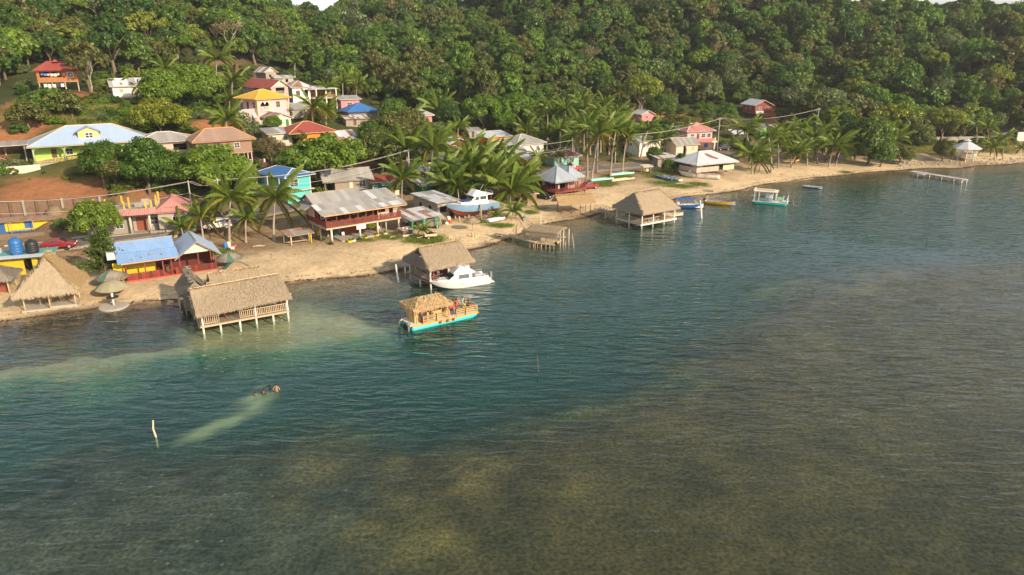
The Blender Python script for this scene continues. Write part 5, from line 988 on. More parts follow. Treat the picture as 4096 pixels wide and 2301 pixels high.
posts(o, [(5.3, 2.2), (5.9, 3.2)], -1.1, 2.8, .1, TAN, 'corner_post'); box(o, 'side_table', TAN, 4.6, 2.0, 1.5, 5.6, 2.6, 1.56); MB().lathe([(.22, 0), (.30, .05), (.30, .1), (.22, .14)], 12).build('tyre', DARK, o, loc=(4.75, .2, .9), rot=(R(90), 0, 0))
p0 = gz(2078, 955, .9); o = empty('diamond_gate', p0, R(-14), 'timber gate of upright slats cut to a diamond outline on the walkway', 'gate')
def gate_h(x): return max(0, 1 - abs(x) / 1.5)
for i in range(13):
    x = -1.44 + i * .24
    if abs(x) < .42: z0, z1 = 2.15, 1.25 + 2.1 * gate_h(x)
    else: z0, z1 = 1.25 - 1.25 * gate_h(x), 1.25 + 2.1 * gate_h(x)
    if z1 - z0 > .1: MB().box(x - .1, -.015, z0, x + .1, .015, z1).build('slat', TAN, o, fix=False)
for a, b in (((-1.5, -.05, 1.25), (0, -.05, 3.4)), ((1.5, -.05, 1.25), (0, -.05, 3.4)), ((-1.5, -.05, 1.25), (-.4, -.05, .1)), ((1.5, -.05, 1.25), (.4, -.05, .1)), ((-.42, -.06, 0), (-.42, -.06, 2.3)), ((.42, -.06, 0), (.42, -.06, 2.3)), ((-.42, -.06, 2.15), (.42, -.06, 2.3)), ((.5, .0, 2.0), (1.0, .9, 0)), ((-.5, 0, 2.0), (-1.0, .9, 0))): MB().bar(a, b, .09).build('frame_bar', mat('pale timber', (.62, .48, .30), .8, .2, 4), o)
# ------------------------------------------------------------------ thatched shelters and umbrellas on the sand
o = site('beach_shelter', 'long thatched beach shelter on thin poles near the cove', 'beach shelter', 2240, 858, 17); p_ = o
posts(o, [(.2, .1), (2.3, -.1), (4.4, .2), (6.6, .3), (.4, 2.6), (3.4, 2.8), (6.6, 2.8)], -.5, 2.3, .06, DKWOOD); thatch_gable(o, -.5, 7.3, -.7, 3.5, 2.05, 3.5, THN, seed=51, dens=70, ln=.7, mats=[THN, THM])
for i, x in enumerate((1.0, 3.1)): table_set('small_table', ['dark low table under the left end of the beach shelter', 'dark low table under the middle of the beach shelter'][i], loc2w(o, x, .9, .0), R(17), DKWOOD, .9, False)
table_set('small_table', 'pale white-edged table under the right end of the beach shelter', loc2w(o, 5.2, 1.3, .1), R(10), TAN, 1.0, False)
o = site('thatched_hut', 'big pointed palm-thatched hut on thin posts at the left beach', 'hut', 98, 1248, 21)
LH = o; box(o, 'floor_slab', CONC, -.2, -.2, -.5, 6.0, 5.9, .18); posts(o, [(.1, .1), (2.9, -.05), (5.7, .1), (.1, 5.6), (5.7, 5.6), (5.7, 2.9), (.1, 2.9)], -.4, 2.55, .08, TAN); box(o, 'low_wall', CONC, 2.9, -.3, .1, 5.9, -.1, .42)
thatch(o, [[(-.8, -.9, 2.25), (6.4, -.9, 2.25), (2.9, 1.9, 5.9)], [(6.4, 6.4, 2.3), (-.8, 6.4, 2.3), (2.9, 4.0, 6.5)], [(-.8, 6.4, 2.3), (-.8, -.9, 2.25), (2.9, 1.9, 5.9), (2.9, 4.0, 6.5)], [(6.4, -.9, 2.25), (6.4, 6.4, 2.3), (2.9, 4.0, 6.5), (2.9, 1.9, 5.9)]], THN, 61, 65, .85, mats=[THM, THM, THO, THN], ridges=[((2.9, 1.8, 5.9), (2.9, 4.1, 6.5))], ridgem=THN)  # grey left and golden right slope: shade and sun put into colour
table_set('picnic_table', 'pale wooden table inside the pointed thatched hut', loc2w(o, 2.0, 2.2, .18), R(21), TAN, 1.6, False)
def chair(label, xyz, yaw, m, name='chair', group=None):
    o = empty(name, xyz, yaw, label, 'chair', group); MB().box(-.22, -.22, .42, .22, .22, .46).build('seat', m, o, fix=False); MB().box(-.22, .19, .46, .22, .23, .95).build('backrest', m, o, fix=False)
    for x in (-.19, .19):
        for y in (-.19, .19): MB().box(x - .02, y - .02, 0, x + .02, y + .02, .42).build('leg', m, o, fix=False)
        MB().box(x * 1.1 - .02, -.2, .62, x * 1.1 + .02, .2, .66).build('armrest', m, o, fix=False)
    return o
chair('light wooden chair on the right inside the pointed thatched hut', loc2w(o, 3.9, 2.0, .18), R(60), TAN); chair('red brown chair at the back of the pointed thatched hut', loc2w(o, 4.7, 4.2, .18), R(150), REDWOOD); chair('pink-edged chair on the left inside the pointed thatched hut', loc2w(o, .9, 2.8, .18), R(-40), mat('pink paint', (.62, .36, .30), .7))
def umbrella(u, v, r, h, label, m1=THO, patch=None, base=False, tilt=0, name='thatched_umbrella', pole=WOOD):
    p = drop(u, v); o = empty(name, p, random.uniform(0, 1), label, 'beach umbrella'); MB().tube([(0, 0, -.3), (0, 0, h)], .07, 8).build('pole', pole, o, True)
    n = 12; pl = []; me = None
    for i in range(n):
        a0, a1 = 2 * math.pi * i / n, 2 * math.pi * (i + 1) / n; c = patch[1] if patch and i in patch[0] else m1
        pl.append([(r * math.cos(a0), r * math.sin(a0), h - r * .42), (r * math.cos(a1), r * math.sin(a1), h - r * .42), (.04 * math.cos(a1), .04 * math.sin(a1), h + .12), (.04 * math.cos(a0), .04 * math.sin(a0), h + .12)][:4])
        mb = MB(); g_ = np.random.default_rng(i); P = pl[-1]; N_ = 4
        for k in range(N_):
            f0, f1 = k / N_, (k + 1) / N_; A = [Vector(P[0]).lerp(Vector(P[3]), f) + Vector((0, 0, .10 * r * math.sin(math.pi * f))) for f in (f0, f1)]; B = [Vector(P[1]).lerp(Vector(P[2]), f) + Vector((0, 0, .10 * r * math.sin(math.pi * f))) for f in (f0, f1)]; mb.face([A[0], B[0], B[1], A[1]]); mb.face([q - Vector((0, 0, .1)) for q in (A[0], A[1], B[1], B[0])])
            if k == 0: mb.face([A[0], A[0] - Vector((0, 0, .1)), B[0] - Vector((0, 0, .1)), B[0]])
        s = mb.build('canopy_panel', c, o)
        if c in (THO, THM, THN):
            oo, e, up, nn, q = plane_frame(P); acc = []; strands(acc, oo + nn * .06, e, up, nn, q, 60, .45, .025, g_); me = quads('thatch_leaves', np.concatenate([acc[0][0], acc[0][1]]), np.concatenate([acc[0][2]] * 2)); me.materials.append(thmat(c)); mobj('thatch_leaves', me, None, s, kind='stuff')
    return o
GREENT = mat('green tarpaulin', (.075, .17, .115), .7, .25, 3); BLUET = mat('blue tarpaulin', (.04, .07, .20), .7, .25, 3)
umbrella(452, 1142, 2.0, 2.0, 'thatched umbrella patched with blue and green cloth by the casuarina', THO, ((8,), GREENT)); umbrella(452, 1180, 2.05, 1.9, 'mossy greyish umbrella beside the round concrete base', mat('mossy canvas', (.33, .30, .19), .9, .3, 2), None)
umbrella(920, 1062, 1.95, 1.9, 'thatched umbrella with a green cloth panel behind the tan thatch', THO, ((8,), GREENT)); umbrella(945, 1095, 1.9, 1.7, 'brown and green cloth umbrella half hidden by the tan thatch', mat('brown cloth', (.34, .24, .14), .9, .2, 3), ((0, 1, 2, 6, 7), GREENT))
umbrella(1890, 925, 1.3, 2.3, 'small ragged thatched umbrella alone on the sand', THM)
p = drop(1893, 945); o = empty('log_stools', p, 0, 'log seats round the foot of the ragged thatched umbrella', 'stool')
for i, (x, y) in enumerate([(-.6, -.2), (.5, -.5), (.8, .4), (-.2, .6), (0, -.8)]): MB().lathe([(.16, -.2), (.17, .1), (.16, .45 + .1 * (i % 2))], 9).build('log', TAN, o, loc=(x, y, 0))
p = drop(456, 1225); o = empty('round_table', p, 0, 'round concrete base with white post and dark disc at the water edge', 'table'); MB().lathe([(1.75, -.6), (1.8, .02), (1.6, .1)], 28).build('concrete_base', CONC, o); MB().tube([(0, 0, .1), (0, 0, 1.75)], .14, 10).build('post', WHITEP, o, True); MB().lathe([(.1, 1.18), (.75, 1.22), (.75, 1.28), (.1, 1.3)], 20).build('table_disc', DARK, o)
# ------------------------------------------------------------------ restaurants and houses near the beach
PINK = mat('pink render', (.70, .46, .47), .8, .1, 2, dirt=((.5, .36, .33), .4)); LPINK = mat('pale pink boards', (.66, .47, .37), .8, .12, 3); TURQ = mat('turquoise boards', (.10, .47, .46), .7, .12, 3); LIME = mat('lime green render', (.36, .52, .10), .8, .12, 2); YELW = mat('yellow render', (.72, .50, .03), .75, .12, 2); ORNG = mat('orange render', (.72, .27, .04), .75, .12, 2); ORWD = mat('orange stained wood', (.45, .17, .055), .7, .2, 3)
GREYW = mat('grey timber boards', (.30, .245, .185), .9, .3, 2.5, dirt=((.45, .38, .29), .6)); GREENP = mat('green paint', (.03, .22, .10), .7, .15, 3); LGREEN = mat('pale green paint', (.28, .55, .42), .75, .15, 3); REDB = mat('red boards', (.23, .042, .03), .7, .25, 3); DKRED = mat('dark red boards', (.12, .03, .022), .75, .25, 3); REDC = mat('red painted concrete', (.42, .09, .06), .8, .2, 3); REDW = mat('barn red boards', (.33, .07, .05), .75, .15, 3); CORAL = mat('coral render', (.66, .25, .24), .8, .1, 2)
BLUEP = mat('blue paint', (.05, .14, .36), .7, .15, 3); GREENPOST = mat('green post paint', (.05, .38, .19), .6, .1, 3); ORTRIM = mat('orange trim', (.70, .34, .12), .7, .1, 3); BLOCK = mat('grey block wall', (.34, .31, .26), .9, .2, 2, .01, dirt=((.5, .45, .38), .5)); BROWNW = mat('brown boards', (.30, .19, .13), .85, .2, 3); YTRIM = mat('yellow trim', (.72, .55, .22), .7, .08, 2)
# bar with light blue roofs
o = site('blue_roofed_bar', 'open beach bar with light blue tin roofs and red board front', 'bar', 512, 1130, 31); BB = o
box(o, 'floor_slab', REDC, -.2, -.15, -.8, 12.0, 6.4, .22)
me1 = MB().box(-.21, -.03, 0, .21, .03, .95).mesh('board', fix=False)
def board_front(par, x0, x1, z, y=0.0):
    n = int((x1 - x0) / .42)
    for i in range(n): mobj('front_board', me1.copy(), REDB if random.random() < .6 else DKRED, par, (x0 + (i + .5) * (x1 - x0) / n, y, z)).scale = ((x1 - x0) / n / .44, 1, 1)
board_front(o, 0, 4.6, .22); board_front(o, 6.2, 11.7, .22)
posts(o, [(0.05, .12), (2.4, .12), (4.7, .12), (5.8, .12), (6.9, .12), (9.4, .12), (11.7, .12), (11.7, 3.0), (11.7, 6.0), (0.05, 6.1)], .2, 3.0, .08, MAROON, sq=True)
wall(o, .1, 2.4, 4.0, 2.4, .2, 3.0, YELW); wall(o, -1.5, 1.2, -.1, 1.2, -.6, 2.6, YELW); wall(o, 4.2, 3.6, 11.5, 3.6, .2, 2.9, DKRED); wall(o, 12, 6.2, 0, 6.2, .2, 3.2, MAROON); box(o, 'counter', DKWOOD, 4.9, 2.2, .2, 5.6, 3.4, 1.2)
box(o, 'awning_roll', mat('blue white awning', (.10, .14, .36), .7, .2, 3), .3, -.32, 2.55, 6.6, -.18, 2.72); box(o, 'eave_board', ORTRIM, -.5, -.66, 2.72, 6.7, -.60, 2.86)
r = roof_part(o, [((-1.4, 3.8, 4.95), (6.8, 3.8, 4.95))], WOOD); sheets(r, [(-.9, -.7, 2.85), (6.9, -.7, 2.85), (6.8, 1.7, 3.75), (-.9, 1.7, 3.75)], TINB, .8); sheets(r, [(-.9, 1.6, 3.78), (6.7, 1.6, 3.78), (6.7, 3.8, 4.9), (-.9, 3.8, 4.9)], TINB, .8); sheets(r, [(6.8, 7.0, 3.3), (-1.4, 7.0, 3.3), (-1.4, 3.8, 4.9), (6.8, 3.8, 4.9)], TINW, .8); sheets(r, [(-2.0, .6, 3.3), (-.95, .6, 3.3), (-.95, 3.8, 4.85), (-2.0, 3.8, 4.85)], TINW, .8)
gable(o, 7.0, 11.7, -.2, 6.2, 3.05, 4.75, TINS, .75, 'y', CREAM, WOOD, w=1.0, oe=.6)
for x, y in ((1.0, -.2), (2.2, .1), (3.3, .5), (3.5, .7), (4.8, .2)): MB().lathe([(.13, 0), (.15, .1), (.08, .17)], 7).build('roof_stone', CONC, o, loc=(x, y, 2.98 + (y + .7) * .375))
# big stilt restaurant
o = site('stilt_restaurant', 'large stilt restaurant with grey tin roof and maroon baluster verandah', 'restaurant', 1306, 920, 38, 3.35); SR = o; zg = -2.4
deck(o, 0, 0, 14.0, 8.2, .2, WOOD, 'y', .3, frame=TAN); posts(o, [(.9, .2), (6.0, .2), (9.4, .3), (13.6, .4)], zg, -.08, .17, CREAM); posts(o, [(.2, 3), (.2, 6), (4, 4), (8, 4), (12, 4), (11.2, .6), (4, 7.8), (9, 7.8), (13.6, 7.8)], zg, -.08, .12, CONC)
rail(o, (.05, .06), (4.9, .06), .2, 1.0, MAROON, sp=.155, bw=.09); rail(o, (5.0, .06), (9.9, .06), .2, 1.0, MAROON, sp=.155, bw=.09); rail(o, (10.0, .06), (14, .06), .2, 1.02, MAROON, sp=.155, bw=.1); rail(o, (.06, 8.1), (.06, .1), .2, 1.0, MAROON, sp=.16, bw=.14); rail(o, (13.95, .1), (13.95, 2.2), .2, 1.0, MAROON, sp=.16, bw=.1)
posts(o, [(.1, .15), (2.0, .15), (4.3, .15), (5.8, .15), (7.3, .15), (8.6, .15), (10, .15), (.1, 3.5), (.1, 7.5)], .2, 2.6, .06, MAROON, sq=True)
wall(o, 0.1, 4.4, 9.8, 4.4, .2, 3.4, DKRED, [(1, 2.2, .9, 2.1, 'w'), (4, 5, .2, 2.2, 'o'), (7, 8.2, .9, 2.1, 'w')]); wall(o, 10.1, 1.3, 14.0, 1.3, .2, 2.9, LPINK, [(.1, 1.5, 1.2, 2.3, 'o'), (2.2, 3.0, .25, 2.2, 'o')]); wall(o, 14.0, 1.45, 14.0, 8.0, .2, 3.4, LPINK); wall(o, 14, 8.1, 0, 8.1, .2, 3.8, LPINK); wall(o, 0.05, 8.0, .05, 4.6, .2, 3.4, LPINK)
box(o, 'fascia', ORTRIM, -.7, -.98, 2.36, 14.6, -.92, 2.52); MX = [TIN, TIN, TIN, TIN, TINW]
r = roof_part(o, [((-.6, 6.3, 5.0), (8.9, 6.3, 5.0))], WOOD); sheets(r, [(-.6, 3.0, 3.62), (8.9, 3.0, 3.62), (8.9, 6.3, 4.95), (-.6, 6.3, 4.95)], TIN, .9); sheets(r, [(8.9, 9.0, 3.6), (-.6, 9.0, 3.6), (-.6, 6.3, 4.95), (8.9, 6.3, 4.95)], TIN, .9); sheets(r, [(-1.0, -1.0, 2.5), (9.6, -1.0, 2.5), (9.2, 3.2, 3.68), (-1.0, 3.2, 3.68)], TIN, .95, mats=MX, rows=2); sheets(r, [(9.3, -.9, 2.62), (14.8, -.9, 2.62), (14.6, 6.4, 4.3), (9.0, 6.4, 4.3)], TIN, .95, mats=MX, rows=4); sheets(r, [(14.6, 9.0, 3.6), (9.0, 9.0, 3.6), (9.0, 6.4, 4.3), (14.6, 6.4, 4.3)], TIN, .95)
mb = MB(); mb.face([(-.1, 3.2, 3.55), (-.1, 8.6, 3.55), (-.1, 6.3, 4.85)]); mb.face([(0, 3.2, 3.55), (0, 6.3, 4.85), (0, 8.6, 3.55)]); mb.build('gable_wall', LPINK, o); sheets(r, [(-2.0, 8.6, 2.9), (-2.0, 3.4, 2.9), (-.3, 3.4, 3.6), (-.3, 8.6, 3.6)], TIN, .9)
box(o, 'sign_board', WHITE, 5.3, -.12, -.75, 7.0, -.07, -.05); box(o, 'ground_wall', REDWOOD, 5.0, 4.2, zg, 9.0, 4.35, -.1); box(o, 'patio_slab', CONC, 2.6, .0, zg - .3, 9.6, 4.0, zg + .12)
for i in range(7): table_set('verandah_table', f'cluttered dark table on the stilt restaurant verandah, number {["one", "two", "three", "four", "five", "six", "seven"][i]} from the left', loc2w(o, .9 + i * 1.35, 1.6 + .5 * (i % 2), .2), R(38), random.choice([DKWOOD, REDWOOD]), .9, True, group='verandah tables')
# carport, workshop, lean-to
o = site('carport', 'carport on green posts with patched tin roof', 'carport', 1650, 934, 37); posts(o, [(.1, .1), (2.4, .1), (5.0, .1), (.1, 5), (5.0, 5), (2.4, 5)], -.3, 2.55, .08, GREENPOST, sq=True); shed(o, (-.6, -.5, 2.45), (5.8, -.5, 2.65), (5.6, 5.8, 3.1), (-.9, 5.8, 2.9), TINW, .9, WOOD, [TINW, TIN, RUST], 3)
for a, b in (((.1, .1, 1.6), (.8, .1, 2.5)), ((5.0, .1, 1.6), (4.3, .1, 2.5)), ((2.4, .1, 1.5), (3.0, .1, 2.5))): MB().bar(a, b, .08).build('brace', GREENPOST, o)
def vol(name, label, u, v, yaw, w, d, h, wm, f=(), r=(), l=(), b=(), cat='house', z=None, found=1.5, stilt=0, stm=CONC, name_walls='wall', group=None):
    o = site(name, label, cat, u, v, yaw, z, group)
    if stilt:
        posts(o, [(x, y) for x in np.linspace(.2, w - .2, max(2, int(w / 2.6) + 1)) for y in (.2, d / 2, d - .2)], -3.0, stilt - .16, .1, stm, 'stilt'); box(o, 'floor', WOOD, -.05, -.05, stilt - .15, w + .05, d + .05, stilt)
    else: box(o, 'foundation', CONC, -.08, -.08, -found, w + .08, d + .08, -.003)
    dz = stilt; sh = lambda q: [(a[0], a[1], a[2] + dz, a[3] + dz, *a[4:]) for a in q]
    walls4(o, 0, 0, w, d, dz, dz + h, wm, sh(f), sh(r), sh(b), sh(l)); o['h'] = dz + h
    return o
W1 = (1.0, 2.0, .9, 2.0, 'w')
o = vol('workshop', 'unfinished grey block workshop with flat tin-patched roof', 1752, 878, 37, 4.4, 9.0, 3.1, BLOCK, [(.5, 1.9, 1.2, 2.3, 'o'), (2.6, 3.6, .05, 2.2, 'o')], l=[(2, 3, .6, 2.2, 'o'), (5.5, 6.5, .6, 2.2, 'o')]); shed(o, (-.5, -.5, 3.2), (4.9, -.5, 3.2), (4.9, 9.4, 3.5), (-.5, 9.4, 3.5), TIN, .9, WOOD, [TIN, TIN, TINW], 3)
o = site('lean_to', 'small lean-to with rusty corrugated roof beside the stilt restaurant', 'lean-to', 1165, 985, 30); posts(o, [(.1, .1), (-.6, 2.2), (3.6, 2.4)], -.4, 1.9, .09, CREAM); posts(o, [(3.4, .3)], -.4, 1.9, .09, YELW, 'yellow_post'); shed(o, (-.4, -.2, 1.75), (3.9, -.1, 1.85), (3.7, 2.9, 2.25), (-1.0, 2.7, 2.15), RUST, .7, WOOD, [RUST, RUST, TIN], 2); box(o, 'bench_board', TAN, -.4, 1.2, .35, 3.2, 1.5, .42)
# brown house with two pyramid roofs
o = site('twin_roof_house', 'maroon stilt house with two grey pyramid roofs and crossed verandah rails', 'restaurant', 2222, 790, 38.5); TH = o
posts(o, [(.1, .1), (3, .1), (5.9, .1), (8.8, .1), (.1, 3), (.1, 6), (.1, 8.8), (8.8, 4), (8.8, 8.8), (4.5, 4.5)], -.8, 3.5, .08, MAROON, sq=True); deck(o, 0, 0, 9, 9, 1.0, REDWOOD, 'x', .3, frame=MAROON)
for a, b in (((2.2, .06), (5.8, .06)), ((6.0, .06), (8.8, .06)), ((.06, 8.8), (.06, 3.1)), ((.06, 2.9), (.06, .2)), ((8.9, .2), (8.9, 3.9))): rail(o, a, b, 1.0, .95, MAROON, 'x', .9)
wall(o, 5.0, 1.6, 8.8, 1.6, 1.0, 3.3, mat('dusty pink boards', (.50, .26, .22), .8, .15, 3), [(.4, 1.9, 1.8, 2.9, 'w', MAROON), (2.6, 3.2, 1.0, 3.0, 'd')]); wall(o, 8.8, 1.75, 8.8, 8.7, 1.0, 3.4, MAROON, [(1, 2.2, 1.8, 2.9, 'w')]); wall(o, 1.2, 7.0, 8.8, 7.0, 1.0, 3.4, DKRED, [(1, 2, 1.1, 2.9, 'o'), (3.4, 4.4, 1.1, 2.9, 'o')])
BG_ = mat('blue grey roofing', (.34, .39, .43), .5, .14, 1.2, stripe=(.16, .02), dirt=((.3, .27, .23), .35), rnd=.08); hip(o, 0, 5.2, 0, 6.0, 3.25, 6.1, BG_, .7, trim=BG_); hip(o, 5.0, 9.2, 1.4, 8.6, 3.3, 5.6, BG_, .55, trim=BG_, ridge='y')
st = MB()
for i in range(6): MB().box(.5, -.26 - .27 * i, .83 - .165 * i, 2.0, -.27 * i, .88 - .165 * i).build('stair_tread', REDWOOD, o, fix=False)
for x in (.45, 2.05): MB().bar((x, 0, .9), (x, -1.7, -.1), .06, .2).build('stair_string', MAROON, o); MB().bar((x, 0, 1.8), (x, -1.7, .8), .06).build('stair_rail', MAROON, o); MB().bar((x, -1.65, -.2), (x, -1.65, .8), .07).build('stair_post', MAROON, o)
# white hipped restaurant on the right
o = site('hip_roof_restaurant', 'open restaurant under a broad white hipped roof with rust-red patch', 'restaurant', 0, 0, 28, xyz=np.array([*gz(2785, 700, 2.0)[:2], 1.9])); WR = o
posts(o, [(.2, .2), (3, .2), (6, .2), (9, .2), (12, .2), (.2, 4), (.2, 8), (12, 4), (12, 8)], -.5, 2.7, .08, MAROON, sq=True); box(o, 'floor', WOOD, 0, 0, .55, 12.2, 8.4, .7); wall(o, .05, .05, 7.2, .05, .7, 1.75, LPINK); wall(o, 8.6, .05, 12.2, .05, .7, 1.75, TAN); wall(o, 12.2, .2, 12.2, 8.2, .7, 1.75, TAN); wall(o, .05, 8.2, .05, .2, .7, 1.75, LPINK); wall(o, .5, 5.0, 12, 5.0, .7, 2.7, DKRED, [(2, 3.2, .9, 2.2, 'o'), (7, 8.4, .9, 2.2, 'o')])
pl = hip(o, 0, 12.2, 0, 8.4, 2.55, 5.0, TINW, .8, inset=4.9, trim=WHITE, w=1.1, mats=[TINW]); o_, e_, up_, n_, q_ = plane_frame(pl[0]); RB = mat('rust patch', (.27, .09, .065), .8, .25, 2)
mb = MB(); mb.face([o_ + e_ * a + up_ * b + n_ * .058 for a, b in ((5.6, 4.2), (6.2, 4.6), (7.0, 3.9), (7.4, 3.2), (8.3, 2.2), (8.5, 1.8), (7.6, 1.7), (6.9, 2.2), (6.2, 2.6), (5.8, 3.3))]); mb.build('rust_patch', RB, o, fix=False)
for i in range(5): MB().box(7.3, -.3 - .28 * i, .55 - .14 * i, 8.5, -.02 - .28 * i, .6 - .14 * i).build('stair_tread', WOOD, o, fix=False)
rail(o, (8.9, -.9), (11.2, -.9), -.2, .8, WOOD, 'rails'); rail(o, (7.2, -1.5), (7.2, -.1), .0, .9, WOOD, 'rails')
# tiled concrete house by the road with an unfinished upper floor
o = site('tile_roof_house', 'grey concrete house with pink tile eaves and unfinished rooftop columns', 'house', 0, 0, 22, xyz=np.array([*gz(420, 948, 2.35)[:2], 2.3])); TL = o; GW = mat('grey render', (.33, .30, .25), .9, .12, 2); PW = mat('pale grey render', (.44, .39, .32), .9, .1, 2)
box(o, 'foundation', CONC, -2.6, -.3, -1, 12.8, 9.2, .25); wall(o, -2.5, .6, 4.2, .6, .25, 3.5, GW, [(1.0, 2.2, 1.1, 2.4, 'w'), (4.3, 5.3, 1.1, 2.4, 'w')]); wall(o, 4.2, 1.6, 8.2, 1.6, .25, 3.5, GW, [(.5, 2.2, .27, 2.6, 'd', REDWOOD), (2.7, 3.8, 1.2, 2.4, 'w')]); wall(o, 8.2, 0, 12.6, 0, .25, 3.5, PW, [(2.2, 3.1, .9, 2.5, 'w')]); wall(o, 12.6, .15, 12.6, 9, .25, 3.5, GW); wall(o, 8.2, 1.5, 8.2, .15, .25, 3.5, GW); wall(o, 12.6, 9.1, -2.5, 9.1, .25, 3.5, GW); wall(o, -2.5, 9, -2.5, .75, .25, 3.5, GW)
posts(o, [(4.0, -.1), (6.9, -.1)], .2, 3.5, .17, CREAM); box(o, 'roof_slab', CONC, -2.5, .5, 3.5, 8.6, 9.1, 3.75); box(o, 'low_wall', BLOCK, 6.8, -.9, -.3, 9.0, -.7, .55); box(o, 'low_wall', BLOCK, 9.2, -.9, -.3, 12.4, -.7, .6); box(o, 'air_conditioner', WHITE, 10.5, -.4, .95, 11.2, -.02, 1.4)
r = roof_part(o, [((-2.9, -.2, 3.3), (3.2, -.2, 3.3))], CREAM); 
for pl in ([(-3.2, .0, 3.35), (.2, -.5, 3.35), (.2, .6, 4.0), (-2.6, .7, 4.0)], [(.2, -.35, 3.35), (3.3, -.5, 3.35), (3.6, .5, 4.0), (.5, .6, 4.0)], [(3.0, -.9, 3.4), (4.2, -1.1, 3.4), (4.2, .2, 4.1), (3.4, .3, 4.1)], [(4.2, -1.1, 3.4), (7.0, -1.1, 3.4), (6.8, .2, 4.1), (4.2, .2, 4.1)], [(7.0, -1.1, 3.4), (8.1, -.3, 3.4), (7.9, .9, 4.1), (6.8, .2, 4.1)]): sheets(r, pl, TILE, 1.2, .08, 'tile_panel')
hip(o, 8.2, 12.6, 0, 8.5, 3.45, 5.2, TILE, .5, trim=TILE, w=1.2, ridge='y'); r2 = roof_part(o, [((9.4, .7, 4.05), (11.6, .7, 4.05))], CREAM); sheets(r2, [(9.3, .3, 4.1), (11.7, .3, 4.1), (10.5, 1.2, 4.75)], TILE, 1.2, .06, 'tile_panel')
box(o, 'parapet', CONC, -2.5, .55, 3.752, .3, .7, 4.15); box(o, 'parapet', CONC, .5, .6, 3.752, 4.0, .75, 4.2); box(o, 'parapet', CONC, 4.2, .25, 3.752, 6.8, .4, 4.2)
YR = mat('yellow ochre form boards', (.66, .38, .06), .8, .2, 3)
for i, (x, y) in enumerate([(-2.3, .8), (.3, .8), (.5, 3.0), (-2.2, 3.4), (3.4, .8), (3.9, 3.4), (6.6, .7), (7.4, .9), (8.0, 3.8), (-1.6, 6), (2.6, 6.2), (8.2, 7)]): MB().box(-.13, -.13, 0, .13, .13, 1.5 + .2 * (i % 3)).build('column_form', YR, o, loc=(x, y, 3.76), fix=False)
for i, (x, y) in enumerate([(4.6, 4.2), (5.6, 5.6), (7.2, 4.8)]): box(o, 'block_stub', CONC, x, y, 3.76, x + 1.2, y + .4, 4.5 + .3 * (i % 2))
# retaining wall with buttresses, yellow and blue shack, water tank building
RW = mat('stained retaining wall', (.19, .118, .078), .9, .3, 1.2, .02, dirt=((.10, .075, .055), .7))
o = site('retaining_wall', 'brown stained concrete retaining wall with upright buttresses', 'wall', 0, 0, 20, xyz=np.array([*gz(-60, 905, 2.6)[:2], 2.4])); box(o, 'wall_panel', RW, 0, 0, -.8, 18.5, .35, 4.0)
for i in range(10): box(o, 'buttress', RW if i % 3 else CONC, .3 + i * 1.95, -.35, -.8, .62 + i * 1.95, -.003, 4.3)
box(o, 'wall_coping', RW, -.1, -.1, 4.003, 18.6, .45, 4.12)
o = vol('yellow_blue_shack', 'low yellow and blue shack with brown tin roof across the road', -70, 945, 21, 11.5, 2.1, 2.1, YELW, [(2.3, 3.4, .0, 1.9, 'd', BLUEP), (6.2, 7.4, .8, 2.0, 's', BLUEP), (.6, 1.7, .8, 1.7, 's', BLUEP)], cat='shack', found=1); shed(o, (-.5, -.7, 2.25), (12.1, -.7, 2.25), (12.1, 2.3, 2.4), (-.5, 2.3, 2.4), RUST, .9, WOOD, [TINBR, TINBR, RUST]); rail(o, (4.5, -1.2), (11, -1.2), 0, .85, BLUEP, 'x', .6); box(o, 'blue_dado', BLUEP, .02, -.04, 0, 11.48, -.003, .45); posts(o, [(4.5, -1.2), (11, -1.2), (7.7, -1.2)], -.3, 2.25, .06, WOOD)
o = vol('tank_building', 'small yellow building with teal slab roof carrying two water tanks', 10, 1105, 20, 6.2, 3.6, 2.5, YELW, [(2.9, 3.9, .0, 2.2, 'o'), (4.6, 5.7, .2, 2.2, 'o')], cat='building', found=1); box(o, 'roof_slab', mat('teal paint', (.10, .30, .27), .7, .15, 3), -.4, -.9, 2.5, 6.6, 4, 2.66); box(o, 'roof_sheet', TINW, -.4, -1.2, 2.68, 6.6, .6, 2.72); TB = o
def tank(xyz, r, h, m, label, name='water_tank'):
    o = empty(name, xyz, 0, label, 'water tank'); pr = [(r * .98, 0), (r, .1)]
    for i in range(1, 5): pr += [(r, h * .17 * i - .03), (r * 1.03, h * .17 * i), (r, h * .17 * i + .03)]
    pr += [(r, h * .78), (r * .8, h * .92), (r * .35, h)]; MB().lathe(pr, 20).build('tank_body', m, o, True); MB().lathe([(r * .33, h), (r * .33, h + .1), (r * .2, h + .13)], 14).build('lid', m, o)
TBL = mat('blue plastic', (.035, .16, .42), .4, .1, 2); TBK = mat('black plastic', (.025, .027, .03), .45, .1, 2)
tank(loc2w(TB, 2.0, 1.4, 2.74), .85, 2.3, TBL, 'tall blue water tank on the teal slab roof'); tank(loc2w(TB, 3.9, 1.5, 2.74), .8, 1.8, TBK, 'black water tank beside the tall blue tank')
o = site('white_gable_roof', 'white tin roof corner at the left picture edge beside the tanks', 'house', -120, 1120, 21); gable(o, 0, 3.2, 0, 5, 2.6, 4.0, TINW, .5, 'y', CREAM, WHITE); walls4(o, 0, 0, 3.2, 5, 0, 2.6, CREAM)
